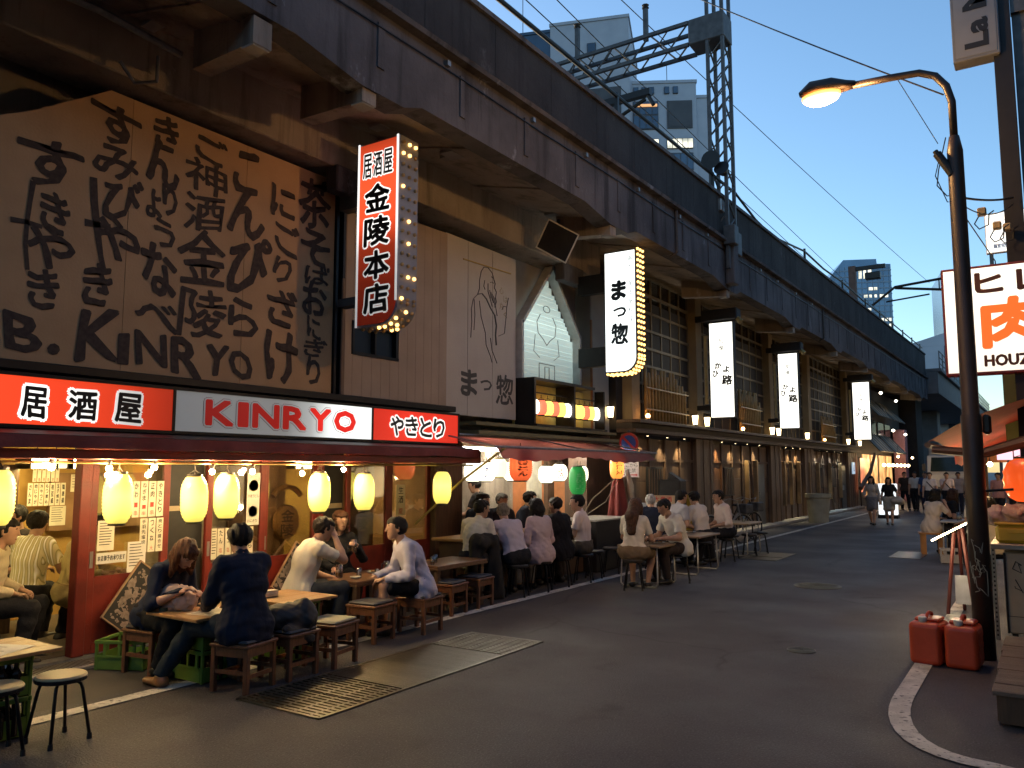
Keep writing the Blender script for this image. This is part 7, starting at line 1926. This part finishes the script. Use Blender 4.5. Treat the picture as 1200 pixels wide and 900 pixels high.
# awning on the right
t = thing('stall_awning', 'sloping red fabric awning of the stall on the right', 'awning', (0, 12, 2))
orc = mat('orange red fabric', (.4, .035, .012), .8, 0, (.28, .025, .01), 2, .5, .3, 14)
b = MB(); NX, NY = 10, 20
for i in range(NY + 1):
    y = 9.3 + 10 * i / NY
    for j in range(NX + 1):
        u = j / NX; x = -.98 + 2.4 * u; b.v.append((x, y, 1.98 + 1.12 * u ** .9 + .03 * math.sin(u * 9 + i) - .04 * math.sin(PI * u)))
for i in range(NY):
    for j in range(NX): q = i * (NX + 1) + j; b.f.append([q, q + 1, q + NX + 2, q + NX + 1]); b.m.append(0)
b.build('sheet', orc, t, smooth=True, world=True)
b = MB(); b.cyl((-.98, 9.3, 1.95), (-.98, 19.3, 1.95), .03, n=8); b.tube([(-.95, 9.35, 1.9), (-.5, 9.4, 1.86), (-.1, 9.4, 1.98), (.4, 9.4, 2.2)], [.04, .05, .06, .06], 8); b.cyl((-.97, 19.2, 0), (-.97, 19.2, 1.95), .025, n=8); b.cyl((1.3, 9.4, 0), (1.3, 9.4, 3.0), .03, n=8)
build_each(b, 'pole', mat('brown pole', (.16, .09, .05), .5), t, world=True)
b = MB()
for i in range(41):
    y = 12.0 + 7 * i / 40; b.v += [(-.96, y, 1.93), (-.95 + .015 * math.sin(i * 1.7), y, 1.76 + .02 * math.sin(i * .9))]
for i in range(40): b.f.append([2 * i, 2 * i + 2, 2 * i + 3, 2 * i + 1]); b.m.append(0)
b.build('valance', orc, t, smooth=True, world=True)
for y, l in ((13.6, 'bright bulb under the stall awning left of the lamp post'), (11.6, 'bright bulb under the stall awning just left of its edge by the lamp post'), (16, 'bright bulb farther under the stall awning')):
    q = thing('awning_bulb', l, 'bulb', (-.75, y, 1.78)); b = MB(); b.lathe([(0, -.04), (.035, -.02), (.045, .01), (.02, .05)], n=10); b.build('globe', emit('stall bulb', (1, .7, .35), 30), q, smooth=True)
    b = MB(); b.cyl((0, 0, .05), (0, 0, .22), .008, n=5); b.build('cord', blackm, q)
    d = bpy.data.lights.new('stall_bulb_light', 'POINT'); d.energy = 17 * LS; d.color = (1, .66, .3); d.shadow_soft_size = .05; o = bpy.data.objects.new('stall_bulb_light', d); C.objects.link(o); o.location = (-.7, y, 1.5)
q = thing('white_bulb', 'cold white bulb on a cable behind the stall', 'bulb', (-.35, 14, 1.65)); b = MB(); b.lathe([(0, -.05), (.04, -.02), (.05, .02), (.02, .07)], n=10); b.build('globe', emit('cold bulb', (.7, 1, .95), 30), q, smooth=True); b = MB(); b.cyl((0, 0, .07), (0, 0, .6), .008, n=5); b.build('cord', blackm, q)
# back of the stalls: dark shop row on the right
t = thing('stall_wall', 'dim shop front with lit panes behind the stall on the right', 'shop', (1.6, 20, 0))
b = MB(); b.box(1.55, 1.69, 9.0, 44, 0, 3.2); b.build('wall', mat('dim shop wall', (.12, .1, .09), .8, 0, (.07, .06, .055), 1), t, world=True)
for k, (y, w_) in enumerate(((12, 1.6), (16, 2), (21, 2.4), (27, 2.4), (33, 3))):
    b = MB(); b.box(1.51, 1.548, y, y + w_, .9, 2.1); b.build('lit_window', emit('shop glow', (1, .75, .4), 1.2, var=.5, vscale=1.5), t, world=True)
# easel with lit rod
t = thing('menu_easel', 'red legged easel holding a menu board lit by a bright tube', 'easel', (-.95, 11.0, 0), R(0))
b = MB(); b.cyl((-.08, -.1, 0), (.02, .05, 1.0), .022, n=6); b.cyl((.2, -.1, 0), (.1, .05, 1.0), .022, n=6); b.cyl((.06, .35, 0), (.06, .08, 1.0), .02, n=6); b.build('leg', mat('dark red wood', (.1, .015, .012), .6), t)
b = MB(); b.box(.0, .3, -.03, -.01, .12, .45); b.xf(Matrix.Rotation(R(-8), 4, 'X')); b.build('board', mat('pale board', (.5, .5, .55), .5), t)
b = MB(); b.cyl((-.2, -.2, .86), (.18, -.2, 1.08), .009, n=8); b.build('tube_lamp', emit('easel tube', (1, .85, .55), 30), t)
d = bpy.data.lights.new('easel_tube_light', 'POINT'); d.energy = 16 * LS; d.color = (1, .8, .45); d.shadow_soft_size = .05; o = bpy.data.objects.new('easel_tube_light', d); C.objects.link(o); o.location = (-1.02, 10.72, .93)
b = MB(); b.cyl((-.01, -.2, .985), (.04, .03, .95), .01, n=6); b.build('lamp_arm', blackm, t)
# wood deck, table, stool at right
t = thing('wooden_deck', 'weathered low wooden platform at the lower right corner', 'platform', (.25, 7.4, 0))
wd = mat('weathered plank', (.17, .12, .09), .75, 0, (.11, .075, .055), 5, .6, .4, 40, stretch=(.6, 6, 1))
for i in range(9):
    b = MB(); b.box(-.62 + .005 * (i % 3), .9, -1.0 + .24 * i, -1.0 + .24 * i + .23, .2, .23 + .003 * (i % 2), .004); b.build('plank', wd, t)
b = MB(); b.box(-.58, .88, -.98, -.93, .02, .198); b.box(-.6, -.56, -.93, 1.1, .02, .198); b.build('skirt', dwood, t)
st = thing('square_stool', 'orange brown wooden stool under the person in the beige blouse', 'stool', (-1.95, 18.4, 0), R(10))
ow = mat('orange wood', (.45, .2, .05), .5, 0, (.35, .15, .04), 5)
for sx in (-1, 1):
    for sy in (-1, 1): b = MB(); b.box(sx * .16 - .045, sx * .16 + .045, sy * .16 - .03, sy * .16 + .03, 0, .4, .005); b.build('leg', ow, st)
b = MB(); b.box(-.24, .24, -.22, .22, .401, .435, .006); b.build('seat', ow, st)
fold_table('folding table with papers at the right beside the beige blouse', -1.42, 18.5, .68, .35, .4, 0, mat('white laminate', (.5, .46, .42), .4))
mug('glass of pale drink on the right hand table', -1.45, 18.4, .68, .5, 1.2, 'drinking_glass')
plate('dark bowl shaped dish on the right hand table', -1.3, 18.7, .68, .12, mat('brown food', (.3, .16, .05), .6))
q = crate('pale box crate on the ground under the right hand table', -1.45, 16.9, .002, R(8), mat('pale crate', (.42, .4, .38), .5), group=None, bottles=False)
# hanging signs on the right
ps_ = thing('sign_pole', 'thick dark steel post carrying the shop signs at the right edge', 'post', (-.1, 10.15, 0))
b = MB(); b.box(-.09, .09, -.09, .09, 0, 9.5, .006); b.build('post', mat('dark pole paint', (.014, .013, .017), .6, .2), ps_)
b = MB(); b.box(.092, .4, -.05, .05, 6.75, 6.95); b.box(-.3, -.092, -.04, .04, 6.6, 6.7); b.box(.1, .5, .0, .2, 3.5, 9.5); build_each(b, 'side_bracket', dsteel, ps_)
hz = thing('shop_sign', 'lit square HOUZAN sign with a big orange 肉 behind the lamp post', 'sign', (-.27, 10.0, 2.72))
b = MB(); b.box(-.56, .5, .0, .16, 0, 1.2, .01); b.build('housing', mat('dark red frame', (.2, .03, .03), .5), hz)
fm = ramp_emit('meat sign face', (1, .93, .78), [(0, .95), (.3, 1.15), (1.2, 1.35)], axis=2, base=(.8, .76, .65))
b = MB(); b.box(-.535, .48, -.006, -.001, .03, 1.17); b.build('sign_face', fm, hz)
ow_ = emit('orange sign ink', (1, .16, .02), .85, base=(.7, .12, .02))
b = MB(); text(b, 'ヒレ', (-.24, -.01, .88), (.68, 0, 0), (0, 0, .24), off=.05); b.build('top_lettering', mat('brown ink', (.1, .03, .02), .6), hz)
b = MB(); text(b, '肉', (-.2, -.01, .27), (.6, 0, 0), (0, 0, .56), off=.045); b.build('meat_character', ow_, hz)
b = MB(); text(b, 'HOUZAN', (-.19, -.01, .08), (.62, 0, 0), (0, 0, .13), off=.06); b.build('name_lettering', mat('brown ink', (.1, .03, .02), .6), hz)
q = thing('hanging_sign', 'grey sign reading La M turned on its side at the top right', 'sign', (-.34, 10.0, 6.28))
b = MB(); b.box(-.24, .22, 0, .22, 0, 1.3, .01); b.build('body', mat('grey sign paint', (.16, .165, .18), .5), q)
b = MB(); b.box(-.21, .19, -.006, -.001, .04, 1.27); b.build('face', mat('grey sign face', (.2, .205, .22), .45, 0, (.16, .165, .18), 3), q)
b = MB(); v, f, asp = glyphs('La M', .04)
b.add([(-.05 + .24 * -c + .17, -.01, .12 + a * .72) for a, c in v], f); b.build('lettering', inkm, q)
q = thing('white_sign', 'small glowing white sign half behind the dark post', 'sign', (-.2, 10.35, 4.12))
b = MB(); b.box(-.19, .3, 0, .06, 0, .46); b.build('body', white, q)
b = MB(); b.box(-.18, .29, -.006, -.001, .01, .45); b.build('face', emit('cool white sign', (.9, 1, 1), 1.2, base=(.8, .8, .8)), q)
b = MB(); text(b, '個室完備', (-.12, -.01, .05), (.15, 0, 0), (0, 0, .05), off=.03)
for i in range(3): b.box(-.12, .02 + .03 * i, -.009, -.007, .36 - .07 * i, .363 - .07 * i)
b.build('lettering', mat('blue sign ink', (.03, .04, .25), .6), q)
q = thing('neon_sign', 'dark green sign with the red neon letters ToR under the meat sign', 'sign', (-.08, 12.5, 2.5))
b = MB(); b.box(-.3, .5, 0, .15, -.45, .5, .01); b.build('body', mat('olive sign', (.1, .11, .03), .5), q)
b = MB()
for i, ch in enumerate('ToR'): text(b, ch, (-.03, -.01, .27 - .23 * i), (.17, 0, 0), (0, 0, .17), off=.03)
b.build('neon_lettering', emit('red neon', (1, .12, .04), 2.2), q)
# ------------------------------------------------------------------ overhead wires
def wire(label, pts, r=.008, sag=0.):
    b = MB(); a, c = Vector(pts[0]), Vector(pts[-1])
    if sag: pts = [a.lerp(c, t_) - Vector((0, 0, sag * 4 * t_ * (1 - t_))) for t_ in np.linspace(0, 1, 14)]
    b.tube(pts, r, 5); o = b.build('wire', mat('black wire', (.012, .012, .014), .5)); tag(o, label, 'wire', 'overhead wires')
    return o
wire('wire from the gantry top across to the street lamp arm', [(-9, 14.5, 14.2), (-.6, 8.6, 5.35)], .009, .15)
wire('long straight wire running from the upper left down to the far meat sign', [(-9.5, 13, 14.8), (-5.2, 55, 13.2)], .014, .2)
wire('contact wire hanging over the viaduct track, upper of the pair', [(-9.0, 6, 13.0), (-8.5, 60, 12.2)], .014, .3); wire('contact wire hanging over the viaduct track, lower of the pair', [(-9.0, 6, 12.2), (-8.5, 60, 11.2)], .014, .1)
wire('wire passing high over the stepped tower', [(-12, 6, 12.6), (-11, 60, 12.5)], .014, .3)
wire('cable dropping from the lamp post to the meat sign', [(-.6, 8.6, 4.35), (-.3, 10.0, 3.95), (-.25, 10.2, 2.9)], .006)
wire('thick cable from the lamp post to the dark sign post', [(-.53, 8.58, 4.3), (-.1, 10.0, 4.62)], .012, .03)
wire('thin slack cable under the thick one between lamp post and sign post', [(-.53, 8.58, 4.25), (-.1, 10.0, 4.55)], .006, .12)
wire('loop of loose cable left of the lamp post', [(-.6, 8.56, 4.9), (-.68, 8.6, 4.6), (-.7, 8.6, 4.45), (-.62, 8.6, 4.33), (-.54, 8.6, 4.33)], .006)
wire('second loop of loose cable close to the lamp post', [(-.66, 8.56, 4.72), (-.71, 8.6, 4.55), (-.62, 8.6, 4.27), (-.54, 8.6, 4.26)], .005)
wire('thin guy wire from the lamp arm down to the cable box', [(-1.0, 8.58, 5.62), (-.67, 8.58, 4.86)], .004)
q = thing('cable_box', 'black cylindrical cable joint hanging tilted at the lamp post', 'cable joint', (-.62, 8.55, 4.62)); b = MB(); b.cyl((-.06, 0, .13), (.06, 0, -.1), .04, n=12); b.build('body', black, q); b = MB(); b.cyl((-.06, 0, .13), (-.075, 0, .16), .025, n=10); b.cyl((.06, 0, -.1), (.09, .02, -.13), .02, n=8); b.build('cap', blackm, q)
for x, y, z, l in ((-.36, 9.1, 4.25, 'pale porcelain cable clamp nearest the lamp post'), (-.25, 9.6, 4.22, 'brown cable clamp in the middle of the slack cables'), (-.17, 9.95, 4.28, 'pale cable clamp against the dark sign post')):
    q = thing('cable_clamp', l, 'insulator', (x, y, z), 0); b = MB(); b.box(-.04, .04, -.04, .04, -.03, .05, .012); b.build('body', mat('clamp', (.4, .3, .16), .5), q)
    b = MB(); b.tube([(-.03, 0, -.03), (-.07, 0, -.1), (-.03, 0, -.16), (.05, 0, -.13), (.06, 0, -.02), (.1, .05, .02)], .007, 5); b.build('lead', blackm, q)
# ------------------------------------------------------------------ far shops beyond the timber front
t = thing('awning_shop', 'dark two storey bar with striped awnings and a pink column at the far end', 'bar', (-7, 45, 0))
b = MB(); b.box(-12, -7.0, 38.8, 52.6, 0, 5.7); b.build('wall', mat('dark shopfront', (.05, .042, .038), .7, 0, (.03, .026, .024), 1), t, world=True)
for z in (4.2, 2.55):
    for y0 in (40.0, 44.6):
        b = MB(); b.prism([(-6.99, z + .95), (-6.1, z), (-6.15, z), (-6.99, z + .9)], 'y', y0, y0 + 4.0)if False else b.add([(-6.98, y0, z + .95), (-6.98, y0 + 4, z + .95), (-6.15, y0 + 4, z), (-6.15, y0, z), (-6.98, y0, z + .9), (-6.98, y0 + 4, z + .9), (-6.17, y0 + 4, z - .04), (-6.17, y0, z - .04)], [(0, 1, 2, 3), (4, 7, 6, 5), (0, 3, 7, 4), (1, 5, 6, 2), (2, 6, 7, 3), (0, 4, 5, 1)])
        b.build('awning', mat('dark green awning', (.05, .06, .05), .6), t, world=True)
        b = MB()
        for k in (1.0, 1.9, 2.8): b.add([(-6.975, y0 + k, z + .955), (-6.975, y0 + k + .3, z + .955), (-6.145, y0 + k + .3, z + .006), (-6.145, y0 + k, z + .006)], [(0, 1, 2, 3)])
        build_each(b, 'awning_stripe', mat('cream stripe', (.5, .38, .2), .6), t, world=True)
for z0, z1 in ((.4, 2.4), (3.3, 4.1)):
    for y0 in (40.2, 42.4, 44.8, 47.0):
        b = MB(); b.box(-6.99, -6.95, y0, y0 + 1.7, z0, z1); b.build('window', emit('far bar glow', (1, .5, .18), .9, var=.7, vscale=2.) if z0 < 1 else bgl, t, world=True)
b = MB(); b.box(-6.9, -6.3, 49.2, 50.2, 0, 3.9, .02); b.build('column', mat('pink column', (.4, .2, .24), .7), t, world=True)
for y in np.linspace(40.5, 48.5, 7):
    b = MB(); b.lathe([(0, -.09), (.08, -.04), (.08, .04), (0, .09)], (-6.1, float(y), 1.9), 8); b.build('row_lamp', emit('far row lamp', (1, .75, .4), 12), t, world=True)
for y, z in ((41.2, 5.3), (45.9, 5.25), (44.5, 3.65), (48.8, 3.6)):
    b = MB(); b.lathe([(0, -.07), (.07, -.03), (.07, .03), (0, .07)], (-6.2, y, z), 8); b.build('spot_lamp', emit('far spot', (1, .9, .7), 14), t, world=True)
for x, y, z, e in ((-5.7, 42, 2.3, 60), (-5.7, 47, 2.3, 60), (-.6, 26, 2.4, 60), (-.6, 33, 2.4, 70)):  # lamps added to brighten the walkers and the far end
    q = thing('added_lamp', 'added warm fill lamp hanging %s' % {42: 'before the nearer striped awning', 47: 'before the farther striped awning', 26: 'beyond the stall awning on the right', 33: 'by the rust coloured blind'}[y], 'lamp', (x, y, z))
    b = MB(); b.lathe([(0, -.06), (.05, -.03), (.06, .01), (.02, .06)], n=10); b.build('globe', emit('added lamp globe', (1, .7, .36), 24), q, smooth=True)
    b = MB(); b.cyl((0, 0, .06), (0, 0, .5), .008, n=5); b.build('cord', blackm, q)
    d = bpy.data.lights.new('added_fill_light', 'POINT'); d.energy = e * LS; d.color = (1, .66, .32); d.shadow_soft_size = .06; o = bpy.data.objects.new('added_fill_light', d); C.objects.link(o); o.location = (x, y, z - .12)
t = thing('lit_banner', 'glowing red and cream banner by the door before the far bar', 'banner', (-6.75, 38.6, .7))
b = MB(); b.box(0, .04, -.5, .5, 0, 1.5); b.build('cloth', emit('banner glow', (1, .3, .14), .9, var=.6, vscale=3.), t)
b = MB(); b.cyl((.02, -.52, -.7), (.02, -.52, 1.55), .025, n=6); build_each(b, 'pole', blackm, t)
t = thing('slanted_beam', 'thick wooden beam leaning across the lit banner', 'beam', (-6.4, 37.6, .9)); b = MB(); b.tube([(0, -1.4, .0), (.15, .2, .7), (.2, 1.2, 1.5)], [.09, .08, .06], 8); b.build('log', mwood, t)
t = thing('glow_stand', 'white glowing sign stand between the two women walking', 'sign', (-4.6, 31.0, 0)); b = MB(); b.box(-.3, .3, -.12, .12, .12, 1.2, .02); b.build('body', emit('stand glow', (.9, .97, 1), 1.3), t); b = MB(); b.box(-.32, .32, -.2, .2, 0, .12); b.build('foot', black, t)
t = thing('wall_plate', 'small blue and white plate on the last timber pilaster', 'sign', (-6.86, 37.4, 1.5)); b = MB(); b.box(-.02, .02, -.25, .25, 0, .5); b.build('plate', emit('plate glow', (.6, .8, 1), .6), t); b = MB(); text(b, 'U', (.024, -.12, .1), (0, .24, 0), (0, 0, .3), off=.03); b.build('lettering', blu, t)
# white truck
t = thing('parked_truck', 'white truck with a dark windscreen standing behind the walkers', 'truck', (-4.1, 50, 0))
wt = mat('truck white', (.5, .52, .52), .4, 0, (.42, .44, .44), 1)
b = MB(); b.box(-1.3, 1.3, 0, 1.9, .5, 1.5, .08); b.build('cab', wt, t)
b = MB(); b.prism([(0.02, 1.5), (.35, 2.45), (1.9, 2.5), (1.9, 1.5)], 'x', -1.25, 1.25); b.build('cab_top', wt, t)
b = MB(); b.add([(-1.1, .02 - .01 + .03, 1.58), (1.1, .04, 1.58), (1.05, .31, 2.36), (-1.05, .31, 2.36)], [(0, 1, 2, 3)]); b.v = [(x, y - .03, z) for x, y, z in b.v]; b.build('windscreen', mat('dark screen', (.02, .035, .035), .1), t)
b = MB(); b.box(-1.35, 1.35, 2.0, 6, .7, 3.0, .04); b.build('box_body', mat('truck box', (.3, .31, .32), .5), t)
for s in (-1, 1):
    b = MB(); b.cyl((s * 1.05, .9, .42), (s * 1.3, .9, .42), .42, n=16); w_ = b.build('wheel', black, t)
    b = MB(); b.box(s * .9 - .15, s * .9 + .15, -.03, 0, .85, 1.05, .01); b.build('headlight', white, t)
    b = MB(); b.box(s * 1.4 - .08, s * 1.4 + .08, -.1, -.04, 1.6, 2.0); b.build('mirror', black, t)
b = MB(); b.box(-1.3, 1.3, -.06, -.01, .5, .75); b.build('bumper', dsteel, t)
t = thing('rust_awning', 'rust coloured shop blind above the white truck', 'awning', (-1.6, 34, 2.3)); b = MB(); b.add([(-.8, 0, 0), (1.6, 0, 0), (1.6, .8, .55), (-.8, .8, .55), (-.8, 0, -.35), (1.6, 0, -.35)], [(0, 1, 2, 3), (0, 4, 5, 1)]); b.build('cloth', mat('rust cloth', (.3, .1, .03), .7), t)
b = MB(); b.cyl((1.55, .75, -2.3), (1.55, .75, .5), .04, n=6); b.cyl((-.75, .75, -2.3), (-.75, .75, .5), .04, n=6); build_each(b, 'pole', dsteel, t)
t = thing('pink_sign', 'small pink and white glowing sign beyond the stall', 'sign', (-.9, 30, 2.0)); b = MB(); b.box(-.3, .4, 0, .1, 0, .7); b.build('face', emit('pink glow', (1, .5, .6), 1.5), t); b = MB(); b.cyl((0, .05, -2), (0, .05, 0), .03, n=6); b.build('post', dsteel, t)
# far cross street: low dark buildings closing the view
for x0, x1, y, h, l, m in ((-4.5, 3, 118, 9, 'grey block closing the end of the street', bdk), (3.5, 14, 100, 14, 'dark block closing the street behind the stall', bdk), (-40, -14, 130, 10, 'low far block behind the viaduct', bdk)):
    t = thing('street_block', l, 'building', ((x0 + x1) / 2, y, 0)); a = (x1 - x0) / 2
    b = MB(); b.box(-a, a, 0, 12, 0, h); b.build('wall', m, t)
    for i in range(4): b = MB(); b.box(-a + 2 * a * (i + .2) / 4, -a + 2 * a * (i + .8) / 4, -.1, 0, 1, 2.8); b.build('window', blit, t)
